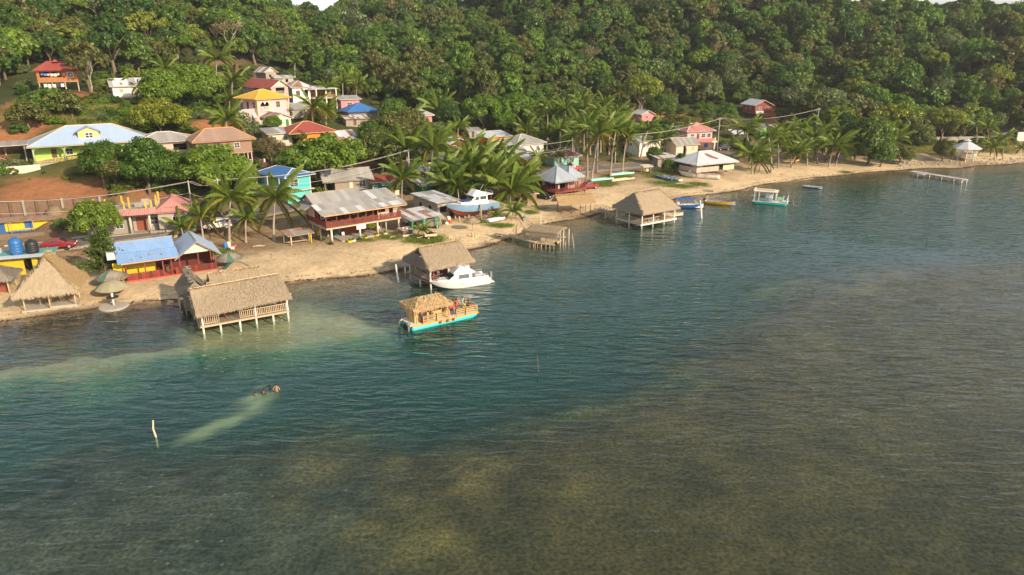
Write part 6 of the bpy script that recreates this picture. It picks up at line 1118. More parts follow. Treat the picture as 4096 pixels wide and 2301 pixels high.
o = site('thatched_hut', 'grey thatched hut cut by the left picture edge', 'hut', -120, 1190, 20); posts(o, [(.2, .2), (4.4, .2), (4.4, 3.6), (.2, 3.6)], -.5, 2.2, .08, TAN); thatch(o, [[(-.6, -.6, 2.0), (5.2, -.6, 2.0), (2.4, 1.8, 3.8)], [(5.2, -.6, 2.0), (5.2, 4.4, 2.0), (2.4, 1.8, 3.8)], [(5.2, 4.4, 2.0), (-.6, 4.4, 2.0), (2.4, 1.8, 3.8)], [(-.6, 4.4, 2.0), (-.6, -.6, 2.0), (2.4, 1.8, 3.8)]], THO, 71, 60, .7); box(o, 'counter_block', REDWOOD, 2.8, 1.0, 0, 4.0, 1.8, 1.5)
o = site('boundary_wall', 'low mossy block wall along the road behind the red car', 'wall', -20, 965, 17); box(o, 'wall_panel', mat('mossy blocks', (.19, .15, .10), .9, .3, 2, .01), 0, 0, -.4, 7.2, .3, 1.0); box(o, 'wall_panel', MATS['mossy blocks'], 9.8, .2, -.4, 14.2, .5, .9); box(o, 'gate_pier', CREAM, 14.3, -.1, -.4, 14.8, .4, 1.3)
# ------------------------------------------------------------------ houses of the village
o = vol('turquoise_house', 'two-storey turquoise house with strong blue roof and balcony', 1153, 822, 50, 5.4, 8.6, 5.4, TURQ, [(.9, 2.6, 3.5, 4.8, 'w', CREAM), (.8, 4.0, .4, 2.2, 's', mat('light turquoise', (.14, .55, .54), .7, .1, 3))], l=[(1, 1.9, 2.9, 4.8, 'd', WHITE), (3.5, 4.5, 3.4, 4.6, 'w'), (6, 7.0, 3.4, 4.6, 'w'), (2, 3, .1, 2, 'd'), (5, 6, .1, 2, 'o')]); hip(o, 0, 5.4, -.1, 8.6, 5.5, 6.7, TINBB, .8, ridge='y', inset=2.4); box(o, 'corner_post', WHITE, 5.36, -.05, 0, 5.5, .1, 5.4); box(o, 'ledge', CREAM, -.2, -.75, 2.55, 5.9, -.003, 2.68); box(o, 'balcony_floor', WHITE, -1.4, .2, 2.55, -.003, 8.4, 2.7); rail(o, (-1.35, 8.3), (-1.35, .3), 2.7, .9, WHITE, sp=.3); posts(o, [(-1.3, .3), (-1.3, 4.3), (-1.3, 8.2)], -.5, 5.4, .06, WHITE, sq=True)
o = vol('grey_timber_house', 'weathered grey timber house with tin roof and small porch', 1343, 778, 27, 7.6, 5.0, 3.0, GREYW, [(5.0, 6.4, 1.2, 2.5, 'w'), (1.4, 2.3, .2, 2.3, 's', GREYW), (3.0, 3.7, .2, 2.4, 's', CREAM)]); gable(o, -2.0, 7.6, 0, 5, 3.0, 4.7, TIN, .5, 'x', GREYW, WOOD); rail(o, (-2, .1), (-.1, .1), 0, .9, WOOD, sp=.2); posts(o, [(-2, .1), (-2, 4.8)], -.4, 3.0, .07, WOOD, sq=True); box(o, 'porch_floor', CONC, -2.1, 0, -1, -.09, 5, 0)
o = vol('green_stall', 'green stall with red roof and light green counter beside timber house', 1490, 778, 25, 5.2, 3.4, 2.4, GREENP, [(.3, 1.0, .8, 1.8, 'w'), (2.2, 3.0, .05, 2.0, 'o'), (3.4, 4.8, .9, 2.0, 's', mat('lime counter', (.30, .55, .06), .7, .1, 3))], cat='stall'); shed(o, (-.3, -.1, 2.5), (5.6, -.1, 2.5), (5.6, 3.8, 3.2), (-.3, 3.8, 3.2), TINR, .9); shed(o, (1.8, -1.8, 2.05), (5.4, -1.8, 2.05), (5.4, -.1, 2.48), (1.8, -.1, 2.48), mat('grey green roofing', (.20, .29, .24), .6, .15, 2, stripe=(.16, .02)), .9); posts(o, [(1.9, -1.7), (5.3, -1.7)], -.4, 2.1, .06, GREENPOST); box(o, 'low_fence', CREAM, 1.9, -1.8, -.3, 5.2, -1.74, .8)
o = vol('tan_cottage', 'small tan timber cottage with pale tin roof between palms', 1668, 730, 30, 4.8, 5.5, 2.6, TAN, [(1.2, 2.0, .9, 1.9, 'w', WOOD), (3.3, 4.1, .05, 2.0, 'o')], l=[(2, 3, 1, 2, 'w')]); gable(o, 0, 4.8, 0, 5.5, 2.6, 3.6, TINW, .5, 'x', TAN, CREAM)
o = vol('green_shed', 'green shed with grey and white tin roof between tall palms', 1690, 785, 33, 4.6, 4.5, 2.2, GREENP, [(1, 1.8, .05, 1.9, 'd', GREENP)], cat='shed'); shed(o, (-.6, -.6, 2.25), (5.1, -.6, 2.25), (5.1, 5, 2.9), (-.6, 5, 2.9), TIN, .9, mats=[TIN, TINW])
o = vol('tin_roof_house', 'long grey ribbed roof house half hidden by palm crowns', 1795, 690, 35, 6, 7.0, 2.6, CREAM, [W1]); gable(o, 0, 6, 0, 7, 2.6, 3.9, TIN, .5, 'y', CREAM)
o = vol('maroon_house', 'maroon gabled house with grey tin roof in the middle cluster', 2030, 672, 37, 6.6, 7.0, 3.0, mat('dull maroon boards', (.27, .085, .07), .8, .15, 3), [(3.6, 4.6, 1.0, 2.1, 'w')], l=[(2.4, 3.4, 1.0, 2.0, 'w')]); gable(o, 0, 6.6, 0, 7, 3.0, 4.6, TIN, .6, 'x', MATS['dull maroon boards'])
o = vol('white_roof_cottage', 'yellow cottage with bright white-blue roof left of maroon house', 1955, 672, 35, 3.6, 7.0, 2.6, YTRIM, [(1.2, 2.0, .9, 1.9, 'w')]); shed(o, (-1.2, -.7, 2.6), (4.4, -.7, 2.6), (4.4, 6.5, 4.0), (-1.2, 6.5, 4.0), TINW, .9)
o = vol('grey_gable_house', 'house with low grey gabled roof behind the white roofed cottage', 1980, 642, 36, 6.5, 6, 2.8, CREAM, [W1]); gable(o, 0, 6.5, 0, 6, 2.8, 4.1, TIN, .5, 'x', CREAM)
o = vol('grey_hip_house', 'large house with broad grey hipped roof in middle cluster', 2070, 622, 36, 9, 8, 2.9, WHITE, [W1, (6.5, 7.4, .9, 2, 'w')]); hip(o, 0, 9, 0, 8, 2.9, 5.0, TIN, .7)
o = vol('orange_house', 'orange house with white tin roof behind the grey roofs', 1945, 592, 30, 7.5, 6, 3.0, ORNG, [W1], cat='house'); shed(o, (-.5, -.7, 3.0), (8.2, -.7, 3.0), (8.2, 6.5, 3.9), (-.5, 6.5, 3.9), TINW, .9)
o = vol('dark_gable_house', 'dark timber house with pale gabled roof left of the cluster', 1800, 615, 32, 5.5, 8.5, 2.7, DKRED, [W1]); gable(o, 0, 5.5, 0, 8.5, 2.7, 3.9, TINW, .6, 'y', DKWOOD); 
o = vol('orange_roadside_house', 'orange roadside house with pale blue-white roof beside slim palm', 2105, 678, 36, 4.5, 5, 2.8, ORNG, [(1, 1.8, .05, 2, 'd', DKWOOD), (2.7, 3.6, .9, 1.9, 'w')]); shed(o, (-.8, -.7, 2.7), (5, -.7, 2.7), (5, 5.5, 3.6), (-.8, 5.5, 3.6), TINW, .9)
o = vol('green_bungalow', 'pale green bungalow with dark red hipped roof by the road', 2216, 668, 25, 7.2, 6, 2.5, LGREEN, [(4.6, 5.7, .9, 1.9, 'w'), (1.2, 2.2, .9, 1.9, 'w')]); hip(o, 0, 7.2, 0, 6, 2.5, 4.2, mat('maroon roofing', (.20, .075, .07), .7, .15, 2, stripe=(.16, .02)), .7)
o = vol('hill_shed', 'small greenish shed beside the black tanks', 1875, 552, 25, 4, 3.2, 2.0, mat('grey green boards', (.27, .32, .26), .8, .2, 3), [(1, 1.8, .05, 1.8, 'd')], cat='shed'); shed(o, (-.4, -.4, 2.1), (4.4, -.4, 2.1), (4.4, 3.6, 2.7), (-.4, 3.6, 2.7), TIN)
for i, (u, lb) in enumerate([(1936, 'left one of two black water tanks above the orange house'), (1957, 'right one of two black water tanks above the orange house')]): tank(drop(u, 556) + np.array([0, 0, .5]), .75, 1.7, TBK, lb)
o = vol('coral_house', 'coral pink house with grey hipped roof beside lone palm', 1672, 508, 38, 4.6, 7.0, 3.0, CORAL, [(1.2, 2.2, 1, 2.1, 'w')], l=[(2, 3, 1, 2.1, 'w')]); hip(o, 0, 4.6, 0, 7, 3.0, 4.6, TIN, .6, ridge='y')
# left hill
o = vol('blue_roof_house', 'lime green house with wide sky-blue hipped roof, dormer and arched verandah', 140, 648, 31, 20.5, 8.5, 3.1, LIME, [(3.0, 3.9, .1, 2.3, 'd', DKWOOD), (5.5, 6.6, 1, 2.1, 'w'), (9, 10.1, 1, 2.1, 'w'), (13, 14, 1, 2.1, 'w'), (17, 18, 1, 2.1, 'w')], found=2.0); box(o, 'porch_floor', CONC, -.3, -2.6, -2, 20.8, -.1, -.02)
posts(o, [(x, -2.4) for x in (.1, 5.2, 10.3, 15.4, 20.4)], -.1, 3.0, .16, mat('sage columns', (.33, .40, .22), .8, .1, 3))
for i in range(4):
    x0 = .1 + i * 5.1; mb = MB(); n = 14; pts_ = [(x0, 3.1)] + [(x0 + 5.1 * k / n, 2.15 + .75 * math.sin(math.pi * k / n) ** .5) for k in range(n + 1)] + [(x0 + 5.1, 3.1)]
    for k in range(1, n + 1): mb.prism([(pts_[k][0], pts_[k][1]), (pts_[k + 1][0], pts_[k + 1][1]), (pts_[k + 1][0], 3.1), (pts_[k][0], 3.1)], -2.5, -2.3)
    mb.build('arch', LIME, o); rail(o, (x0 + .3, -2.4), (x0 + 4.9, -2.4), 0, .85, YTRIM, sp=.22, bw=.09)
hip(o, 0, 20.5, -2.5, 8.5, 3.15, 6.3, TINS, .8, trim=YTRIM, w=1.1, inset=7.0)
box(o, 'dormer_wall', YTRIM, 8.0, -1.4, 3.6, 11.6, 1.5, 5.3); mb = MB(); mb.prism([(7.95, 5.3), (11.65, 5.3), (9.8, 6.15)], -1.38, 1.4); mb.build('dormer_gable', YTRIM, o); r = roof_part(o, [((9.8, -1.7, 6.25), (9.8, 2.4, 6.25))], YTRIM); sheets(r, [(7.5, 2.6, 5.2), (7.5, -1.7, 5.2), (9.8, -1.7, 6.22), (9.8, 2.6, 6.22)], TINS, 1.1); sheets(r, [(12.1, -1.7, 5.2), (12.1, 2.6, 5.2), (9.8, 2.6, 6.22), (9.8, -1.7, 6.22)], TINS, 1.1)
mb = MB(); [mb.box(9.2 + a, -1.46, 4.1 + b, 9.2 + c, -1.40, 4.1 + d) for a, b, c, d in ((0, 0, 1.4, .1), (0, 1.0, 1.4, 1.1), (0, .1, .1, 1.0), (1.3, .1, 1.4, 1.0), (.65, .1, .75, 1.0), (.1, .5, .65, .58), (.75, .5, 1.3, .58))]; w_ = mb.build('window', WHITE, o, fix=False); MB().box(9.3, -1.43, 4.2, 10.5, -1.41, 5.1).build('pane', GLASS, w_, fix=False)
o = site('carport', 'grey flat carport at the left edge beside the blue-roofed house', 'carport', -30, 655, 30); posts(o, [(.2, .2), (5.6, .2), (5.6, 5), (2.2, 3)], -1, 3.2, .12, CONC, sq=True); shed(o, (-2, -.4, 3.2), (6.2, -.4, 3.3), (6.2, 5.4, 3.5), (-2, 5.4, 3.4), TIN)
o = site('terrace_wall', 'pale block terrace wall on the slope below the blue-roofed house', 'wall', -20, 700, 33); box(o, 'wall_panel', CREAM, 0, 0, -1, 7.0, .35, 1.3); box(o, 'wall_panel', CREAM, 7.003, 0, -1, 7.3, 2.5, 1.2)
o = vol('stilt_house', 'orange-brown timber house on stilts with dark red hipped roof', 160, 372, 29, 8.6, 6.0, 2.6, ORWD, [(6.5, 7.7, 1.0, 2.1, 'w'), (.6, 5.2, .9, 2.3, 'o')], stilt=2.6, stm=TAN); hip(o, 0, 8.6, 0, 6, 5.2, 7.3, TINR, .8, trim=MAROON, inset=3.2); rail(o, (.5, -.1), (5.3, -.1), 2.65, .95, ORWD, 'board', .2, .19); posts(o, [(.4, -.1), (2.9, -.1), (5.3, -.1)], 2.6, 5.2, .07, ORWD, sq=True); mb = MB(); mb.prism([(3.6, 7.2), (5.0, 7.2), (4.3, 7.75)], 1.5, 4.4); mb.build('roof_gablet', TINR, o)
LN = [mat('blue laundry', (.10, .22, .50), .9, .1, 3), mat('white laundry', (.72, .70, .66), .9, .1, 3), mat('dark laundry', (.05, .04, .06), .9, .1, 3), mat('red laundry', (.42, .05, .05), .9, .1, 3)]
def laundry(name, label, a, b, cols, drop_=.7):
    o = empty(name, a, 0, label, 'laundry'); A, B = Vector((0, 0, 0)), Vector(b) - Vector(a); pts_ = [A.lerp(B, i / 10) - Vector((0, 0, .25 * math.sin(math.pi * i / 10))) for i in range(11)]; MB().tube(pts_, .012, 4).build('line', WHITE, o); n = len(cols)
    for i, c in enumerate(cols):
        f0, f1 = (i + .08) / n, (i + .92) / n; h = drop_ * random.uniform(.7, 1.2); P0, P1 = A.lerp(B, f0), A.lerp(B, f1); s = Vector((0, 0, -.25 * math.sin(math.pi * (f0 + f1) / 2))); mb = MB(); g_ = [random.uniform(-.06, .06) for _ in range(5)]; nn = (P1 - P0).cross(Vector((0, 0, 1))).normalized()
        for k in range(4):
            q0, q1 = P0.lerp(P1, k / 4) + s, P0.lerp(P1, (k + 1) / 4) + s; mb.face([q0, q1, q1 - Vector((0, 0, h)) + nn * g_[k + 1], q0 - Vector((0, 0, h)) + nn * g_[k]])
        mb.build('cloth', LN[c], o, fix=False)
laundry('laundry_line', 'blue and white laundry hanging on the stilt house balcony', loc2w(o, .8, .3, 4.7), loc2w(o, 5.0, .3, 4.7), [0, 0, 1, 1, 1, 1]); laundry('laundry_line', 'white laundry hanging under the stilt house floor', loc2w(o, 1.0, .8, 2.2), loc2w(o, 5.5, .8, 2.2), [1, 1, 1, 2, 1], 1.0)
o = vol('white_shed', 'long white shed with grey tin roof above the banana plants', 455, 388, 33, 8.4, 4.5, 2.9, WHITE, [(4.4, 5.4, .05, 2.2, 'd', TAN), (1.5, 2.4, 1.0, 1.9, 's', TAN)], cat='shed'); gable(o, 0, 8.4, 0, 4.5, 2.9, 4.3, TINW, .6, 'x', WHITE, WHITE, mats=[TINW, TIN, TINW])
o = vol('low_grey_house', 'low house with layered grey hipped roof behind olive trees', 570, 628, 31, 9.6, 7, 2.7, LPINK, [(6, 8.6, .9, 2.2, 'o'), W1]); hip(o, 0, 9.6, 0, 7, 2.9, 4.4, TIN, 1.0, trim=WHITE); 
o = vol('brown_roof_house', 'timber house on posts with broad brown gabled-hip roof', 795, 668, 34, 11.0, 6.5, 2.7, BROWNW, [(1, 2.2, 1, 2.1, 'w', BLUEP), (3.5, 4.6, 1, 2.1, 'w', BLUEP), (7.5, 8.5, 1, 2.0, 'w')], stilt=2.3, stm=CREAM); hip(o, 0, 11, 0, 6.5, 5.0, 7.2, TINBR, .8, trim=ORTRIM, inset=3.6)
laundry('laundry_line', 'dark mixed laundry on a line beneath the brown-roofed house', drop(985, 668) + np.array([0, 0, 1.8]), drop(1065, 668) + np.array([0, 0, 1.8]), [2, 3, 1, 2, 2, 0, 2, 3, 2, 1])
# pink house with yellow roof
o = vol('pink_house', 'two-storey pink house with yellow hipped roof and white balustrades', 1036, 497, 53, 9.2, 8.0, 6.0, PINK, [(1.0, 3.4, 3.2, 5.4, 'o'), (5.6, 6.7, 3.8, 5.2, 'w', YTRIM)], l=[(.6, 1.8, 3.2, 5.2, 'o'), (3.4, 4.4, 3.3, 5.3, 'd', DKWOOD), (6, 7.0, 3.8, 5.2, 'w', YTRIM)], found=2.5); hip(o, 0, 9.2, 0, 8, 6.05, 8.1, TINY, .8, trim=YTRIM); rail(o, (1.0, -.15), (3.5, -.15), 3.2, 1.0, WHITE, sp=.25, bw=.13); box(o, 'balcony_floor', WHITE, .8, -.35, 3.0, 3.7, -.003, 3.2); posts(o, [(.05, -.1), (3.6, -.1), (9.1, -.06)], 0, 6.0, .13, YTRIM, sq=True)
for x0, x1 in ((1.0, 2.25), (2.25, 3.5)):
    mb = MB(); n = 10
    for k in range(n): xa, xb = x0 + (x1 - x0) * k / n, x0 + (x1 - x0) * (k + 1) / n; za, zb = [4.6 + .75 * math.sin(math.pi * q / n) for q in (k, k + 1)]; mb.prism([(xa, za), (xb, zb), (xb, 5.42), (xa, 5.42)], -.12, -.02)
    mb.build('arch', WHITE, o)
box(o, 'terrace', PINK, -5.6, 1.0, -1.5, -.005, 5.0, 2.8); rail(o, (-5.5, 5.0), (-5.5, 1.1), 2.8, .95, WHITE, sp=.25, bw=.13); rail(o, (-5.5, 1.05), (-.1, 1.05), 2.8, .95, WHITE, sp=.25, bw=.13); box(o, 'garden_wall', WHITE, -6.0, -2.2, -1.5, 3.0, -2.0, .2); rail(o, (-6, -2.1), (3, -2.1), .2, .9, WHITE, sp=.25, bw=.13)
for i in range(9): MB().box(-1.2, .7 - .28 * i, 2.4 - .3 * i, -.1, .98 - .28 * i, 2.7 - .3 * i).build('stair', PINK, o, fix=False)
o = vol('red_gable_house', 'tall pinkish house with long red gabled roof behind the pink house', 1094, 446, 52, 5.4, 12.5, 6.6, mat('dusty rose boards', (.45, .34, .29), .8, .12, 3), [(1.4, 4.2, 4.6, 6.2, 'o')], l=[(1, 1.8, 5.0, 5.8, 'w'), (4.6, 5.8, 4.4, 6.0, 'w', YTRIM), (8.5, 9.8, 4.4, 6.0, 'w', YTRIM)], found=2); gable(o, 0, 5.4, 0, 12.5, 6.6, 8.3, TINR, .6, 'y', CREAM, WHITE); rail(o, (1.4, -.1), (4.2, -.1), 4.4, .9, WHITE, sp=.25); box(o, 'lower_wall', PINK, .02, -.06, -1.5, 5.38, -.003, 3.6)
o = vol('porch_house', 'two-storey white house with rusty hipped roof and tin porch', 1176, 432, 33, 5.0, 7.5, 5.6, WHITE, [(1.0, 2.0, 3.4, 4.6, 'w', DKWOOD), (3.4, 4.4, 2.9, 4.9, 'o')], l=[(2, 3, 3.4, 4.6, 'w'), (1.5, 2.5, .3, 2.1, 'o')]); hip(o, 0, 5, 0, 7.5, 5.6, 7.2, RUST, .6, ridge='y', mats=[RUST, TINW, RUST]); shed(o, (4.6, -1.2, 5.0), (12.6, -1.2, 5.0), (12.6, 4.4, 5.6), (4.6, 4.4, 5.6), TINW, 1.0); posts(o, [(6.4, -1), (9.2, -1), (12.2, -1), (12.2, 4)], -1, 5.0, .15, CREAM, sq=True); box(o, 'porch_floor', CONC, 5.2, -1.2, 2.3, 12.6, 4.4, 2.6); wall(o, 5.2, 4.5, 12.6, 4.5, -1, 5.0, mat('dull red render', (.45, .14, .09), .8, .15, 2)); rail(o, (9.3, -1.1), (12.4, -1.1), 2.6, .8, MATS['dull red render'], sp=.25, bw=.15)
o = vol('timber_hut', 'grey timber hut with brown and white roof high above the pink house', 1066, 330, 48, 3.8, 6.0, 3.4, GREYW, [(1.2, 1.9, 1.6, 2.4, 'o')], found=2.0); gable(o, 0, 3.8, 0, 6, 3.4, 4.7, TINW, .5, 'y', CREAM, WHITE, mats=[TINW, RUST])
o = vol('block_hut', 'low concrete hut with grey roof right of the timber hut', 1100, 338, 30, 6.0, 4.0, 2.2, CONC, [(1.5, 2.3, .6, 1.6, 'o'), (3.5, 4.3, .6, 1.6, 'o')]); shed(o, (-.4, -.5, 2.2), (6.5, -.5, 2.2), (6.5, 4.4, 2.7), (-.4, 4.4, 2.7), TINW, mats=[TINW, TIN])
o = vol('small_pink_house', 'small bright pink house with grey roof at the forest edge', 1366, 440, 27, 5.4, 5, 2.9, mat('bright pink render', (.62, .24, .27), .8, .1, 2), [(1.8, 3.2, 1.0, 2.0, 'w')], l=[(1.5, 2.3, .05, 2, 'd')]); shed(o, (-.6, -.6, 2.95), (6, -.6, 2.95), (6, 5.5, 3.7), (-.6, 5.5, 3.7), TIN)
o = vol('blue_hip_house', 'grey board house under a strong blue hipped roof', 1398, 488, 30, 8.0, 7, 2.6, GREYW, [(1, 2, .8, 1.8, 'o'), (4, 6.5, .8, 1.8, 's')]); hip(o, 0, 8, 0, 7, 2.6, 4.6, TINBB, .7, trim=BLUEP)
o = vol('rusty_shack', 'shack with crumpled white and rust roof below the blue roof', 1385, 505, 28, 6.0, 3.0, 1.9, GREYW, [(2, 2.8, .05, 1.7, 'd')], cat='shack'); shed(o, (-.4, -.5, 1.9), (6.4, -.5, 1.8), (6.4, 3.3, 2.4), (-.4, 3.3, 2.5), TINW, .7, WOOD, [TINW, RUST], 2)
o = vol('block_house', 'grey block house between pink house and sunlit palms', 1148, 478, 35, 6.2, 6, 2.8, BLOCK, [(1.0, 1.7, .9, 1.9, 'w'), (3.6, 4.4, .9, 1.9, 'w')]); gable(o, 0, 6.2, 0, 6, 2.8, 3.9, TIN, .5, 'x', BLOCK, CREAM)
o = vol('cream_cottage', 'little cream cottage with brown and grey roof below the pink house', 1096, 513, 42, 4.6, 6.5, 2.5, CREAM, [(1.4, 2.2, .9, 1.8, 'w', GREENP), (3.2, 4, .05, 1.9, 'd', GREENP)], l=[(2, 2.8, .9, 1.8, 'w', GREENP)]); gable(o, 0, 4.6, 0, 6.5, 2.5, 3.4, TINBR, .5, 'y', CREAM, WHITE, mats=[TINBR, RUST, TIN])
o = vol('red_roof_orange_house', 'bright orange house with red hipped roof and side stairs', 1214, 592, 34, 7.4, 8.5, 3.4, ORNG, [(1.6, 3.0, 1.0, 2.2, 's', DKRED), (4.4, 5.2, .3, 2.4, 'd', WHITE), (5.9, 6.9, .2, 2.6, 'o')], found=2.6); hip(o, -2.5, 7.4, 0, 8.5, 3.5, 5.6, TINR, .8, trim=YTRIM)
for i in range(9): MB().box(7.6 + .3 * i, .2, -.1 - .28 * i, 7.9 + .3 * i, 1.4, .05 - .28 * i).build('stair_tread', ORNG, o, fix=False)
MB().bar((7.5, .15, .9), (10.3, .15, -1.6), .1, .25).build('stair_rail', mat('orange red paint', (.62, .12, .03), .7), o); MB().bar((7.5, .15, 0), (10.3, .15, -2.5), .1, .3).build('stair_string', MATS['orange red paint'], o)
o = vol('cream_annex', 'cream annex with pale roof at the left of the orange house', 1078, 585, 33, 5.4, 6, 2.8, CREAM, [(.9, 1.7, .9, 2.0, 'w'), (3.5, 4.3, 1.1, 2.0, 'w')], found=2.5); shed(o, (-.5, -.6, 2.85), (6, -.6, 2.85), (6, 6.4, 3.5), (-.5, 6.4, 3.5), TINW, 1.0, mats=[TINW, TIN])
o = vol('patched_shop', 'patched timber shop with rusty sheet awnings beside the dirt lane', 1352, 600, 36, 6.4, 5, 2.7, GREYW, [(.6, 1.6, .9, 2.0, 's', YELW), (2.4, 3.2, .05, 2.1, 'd', DKWOOD), (4.2, 5.2, .6, 2.0, 's', YELW)], cat='shop', found=2); shed(o, (-.6, -1.5, 2.3), (6.8, -1.5, 2.3), (6.8, .4, 2.9), (-.6, .4, 2.9), RUST, .8, WOOD, [RUST, TINW, RUST]); gable(o, -1.5, 5, 1.0, 6.5, 2.9, 4.0, RUST, .5, 'x', CREAM, WOOD, mats=[RUST, TINW])
# right side houses
o = vol('white_roadside_house', 'white concrete house behind palms beside the coast road', 2556, 628, 30, 7.5, 6, 4.2, WHITE, [(1, 2, 2.6, 3.6, 'w'), (4, 5, .9, 2.0, 'o')], l=[(1.5, 2.5, 2.6, 3.6, 'w')]); shed(o, (-.4, -.5, 4.3), (8, -.5, 4.3), (8, 6.4, 4.8), (-.4, 6.4, 4.8), TINW)
o = vol('cream_house', 'cream block house with grey gabled roof above the white restaurant', 2703, 622, 22, 7.2, 5, 3.1, CREAM, [(2.4, 3.2, .1, 2.4, 'o'), (5.2, 6.0, 1.1, 2.2, 's', TAN)]); gable(o, 0, 7.2, 0, 5, 3.1, 4.5, TIN, .5, 'x', CREAM, CREAM)
o = vol('pink_bungalow', 'pink bungalow with salmon hipped roof above the road', 2748, 565, 21, 9.0, 6.5, 2.9, PINK, [(1.2, 2.4, .9, 2.0, 'w'), (3.4, 4.3, .05, 2.1, 'd', DKWOOD), (5.2, 6.4, .9, 2.0, 'w'), (7.2, 8.4, .9, 2.0, 'w')]); hip(o, 0, 9, 0, 6.5, 2.9, 4.9, mat('salmon roofing', (.48, .20, .17), .65, .12, 2, stripe=(.2, .02)), .8); box(o, 'porch_wall', CORAL, .2, -1.5, -.6, 8.8, -1.35, .7)
o = vol('white_hut', 'small whitewashed hut at the left end of the pink bungalow', 2712, 552, 24, 3.6, 4, 2.6, WHITE, [(.8, 1.5, 1, 1.8, 'o')]); shed(o, (-.4, -.4, 2.6), (4, -.4, 2.6), (4, 4.4, 3.1), (-.4, 4.4, 3.1), TIN)
o = vol('red_stilt_house', 'dark red board house on stilts with pale roof on the right hill', 3016, 478, 14, 7.0, 9.0, 3.4, REDW, [(.6, 1.6, 1.3, 2.4, 'w'), (1.8, 2.8, 1.3, 2.4, 'w'), (4.6, 5.6, 1.3, 2.4, 'w')], l=[(2, 3, 1.3, 2.4, 'w'), (5, 6, 1.3, 2.4, 'w')], stilt=2.2, stm=DKWOOD); gable(o, 0, 7, 0, 9, 5.6, 7.2, TINW, .8, 'y', REDW, WHITE); rail(o, (.1, -.8), (3.4, -.8), 2.2, 1.0, WHITE, 'board', .2, .19); box(o, 'balcony_floor', WOOD, 0, -.9, 2.05, 3.6, -.06, 2.2)
o = vol('green_gable_house', 'green house with dark gabled roof partly hidden by beach palms', 3040, 552, 18, 6.0, 8, 2.7, mat('leaf green paint', (.14, .42, .12), .75, .12, 3), [W1, (3.6, 4.6, .9, 1.9, 'w')]); gable(o, 0, 6, 0, 8, 2.7, 4.0, TIN, .7, 'y', MATS['leaf green paint'], WHITE)
o = site('white_awning', 'white sheet awning on posts left of the green house', 'awning', 2935, 560, 15); posts(o, [(.1, .1), (4.0, .1), (.1, 3), (4, 3)], -.5, 2.2, .06, WOOD); shed(o, (-.4, -.4, 1.9), (4.5, -.4, 1.9), (4.5, 3.4, 2.9), (-.4, 3.4, 2.9), TINW)
o = vol('blue_roof_cottage', 'small pink cottage with pale blue roof at the hill foot', 2566, 486, 25, 5.0, 5.5, 2.6, CORAL, [(1.6, 2.6, .9, 1.8, 'w')]); gable(o, 0, 5, 0, 5.5, 2.6, 3.7, TINW, .6, 'y', PINK, WHITE)
o = vol('tin_shack', 'patchwork tin shack behind the roadside bush', 2630, 668, 26, 5.6, 3.6, 2.3, mat('patched boards', (.30, .27, .22), .9, .35, 2), [(3.6, 4.4, 1.0, 1.8, 's', LGREEN), (1.2, 2, .05, 1.9, 'd')], cat='shack'); shed(o, (-.5, -.5, 2.3), (6.1, -.5, 2.3), (6.1, 4.0, 2.9), (-.5, 4.0, 2.9), TINW, .9, WOOD, [TINW, RUST, TINW], 2)
o = site('thatch_stand', 'little flat-roofed wooden stand near the beach road', 'stand', 2575, 697, 20); posts(o, [(.1, .1), (2.0, .1), (.1, 1.5), (2.0, 1.5)], -.3, 1.9, .06, TAN); shed(o, (-.3, -.3, 1.85), (2.4, -.3, 1.85), (2.4, 1.9, 2.1), (-.3, 1.9, 2.1), mat('cream sheet', (.60, .50, .36), .8, .15, 2), .9); MB().lathe([(.1, .3), (.55, .5), (.55, 1.2), (.1, 1.4)], 12).build('barrel', CREAM, o, loc=(1.3, 1.0, 0))
o = site('lean_shed', 'small brown board shed beside the black parked car', 'shed', 2110, 815, 30); walls4(o, 0, 0, 2.2, 2.0, -.3, 2.0, BROWNW); shed(o, (-.3, -.3, 2.0), (2.5, -.3, 2.0), (2.5, 2.3, 2.4), (-.3, 2.3, 2.4), RUST)
o = site('stone_wall', 'long grey stone wall along the bank behind the gazebo', 'wall', 3630, 572, 4); box(o, 'wall_panel', CONC, 0, 0, -1, 27, .4, 1.9); box(o, 'wall_panel', WHITE, 40, 2, -1, 44, 2.4, 3.0)
# ------------------------------------------------------------------ gazebo and long dock on the right
p = drop(3855, 640); o = empty('gazebo', p, 0, 'octagonal gazebo with grey two-tier roof at the right-hand shore', 'gazebo'); n = 8; zf = 1.2
MB().lathe([(2.9, zf - .2), (2.9, zf)], 8).build('floor', WOOD, o)
for i in range(n):
    a, b = 2 * math.pi * (i + .5) / n, 2 * math.pi * (i + 1.5) / n; P0, P1 = (2.8 * math.cos(a), 2.8 * math.sin(a)), (2.8 * math.cos(b), 2.8 * math.sin(b)); MB().box(-.07, -.07, -1.0, .07, .07, zf + 2.3).build('post', WHITE, o, loc=(*P0, 0), fix=False); rail(o, P0, P1, zf, .7, WHITE, 'rails')
    sheets(o, [(4.1 * math.cos(a), 4.1 * math.sin(a), zf + 2.1), (4.1 * math.cos(b), 4.1 * math.sin(b), zf + 2.1), (.7 * math.cos(b), .7 * math.sin(b), zf + 4.0), (.7 * math.cos(a), .7 * math.sin(a), zf + 4.0)], TINW, 3.5, .05, 'roof_panel'); sheets(o, [(1.15 * math.cos(a), 1.15 * math.sin(a), zf + 4.25), (1.15 * math.cos(b), 1.15 * math.sin(b), zf + 4.25), (.02 * math.cos(b), .02 * math.sin(b), zf + 4.75)], TINW, 3, .05, 'cupola_panel')
MB().lathe([(.65, zf + 3.9), (.65, zf + 4.3)], 8).build('cupola_drum', WHITE, o)
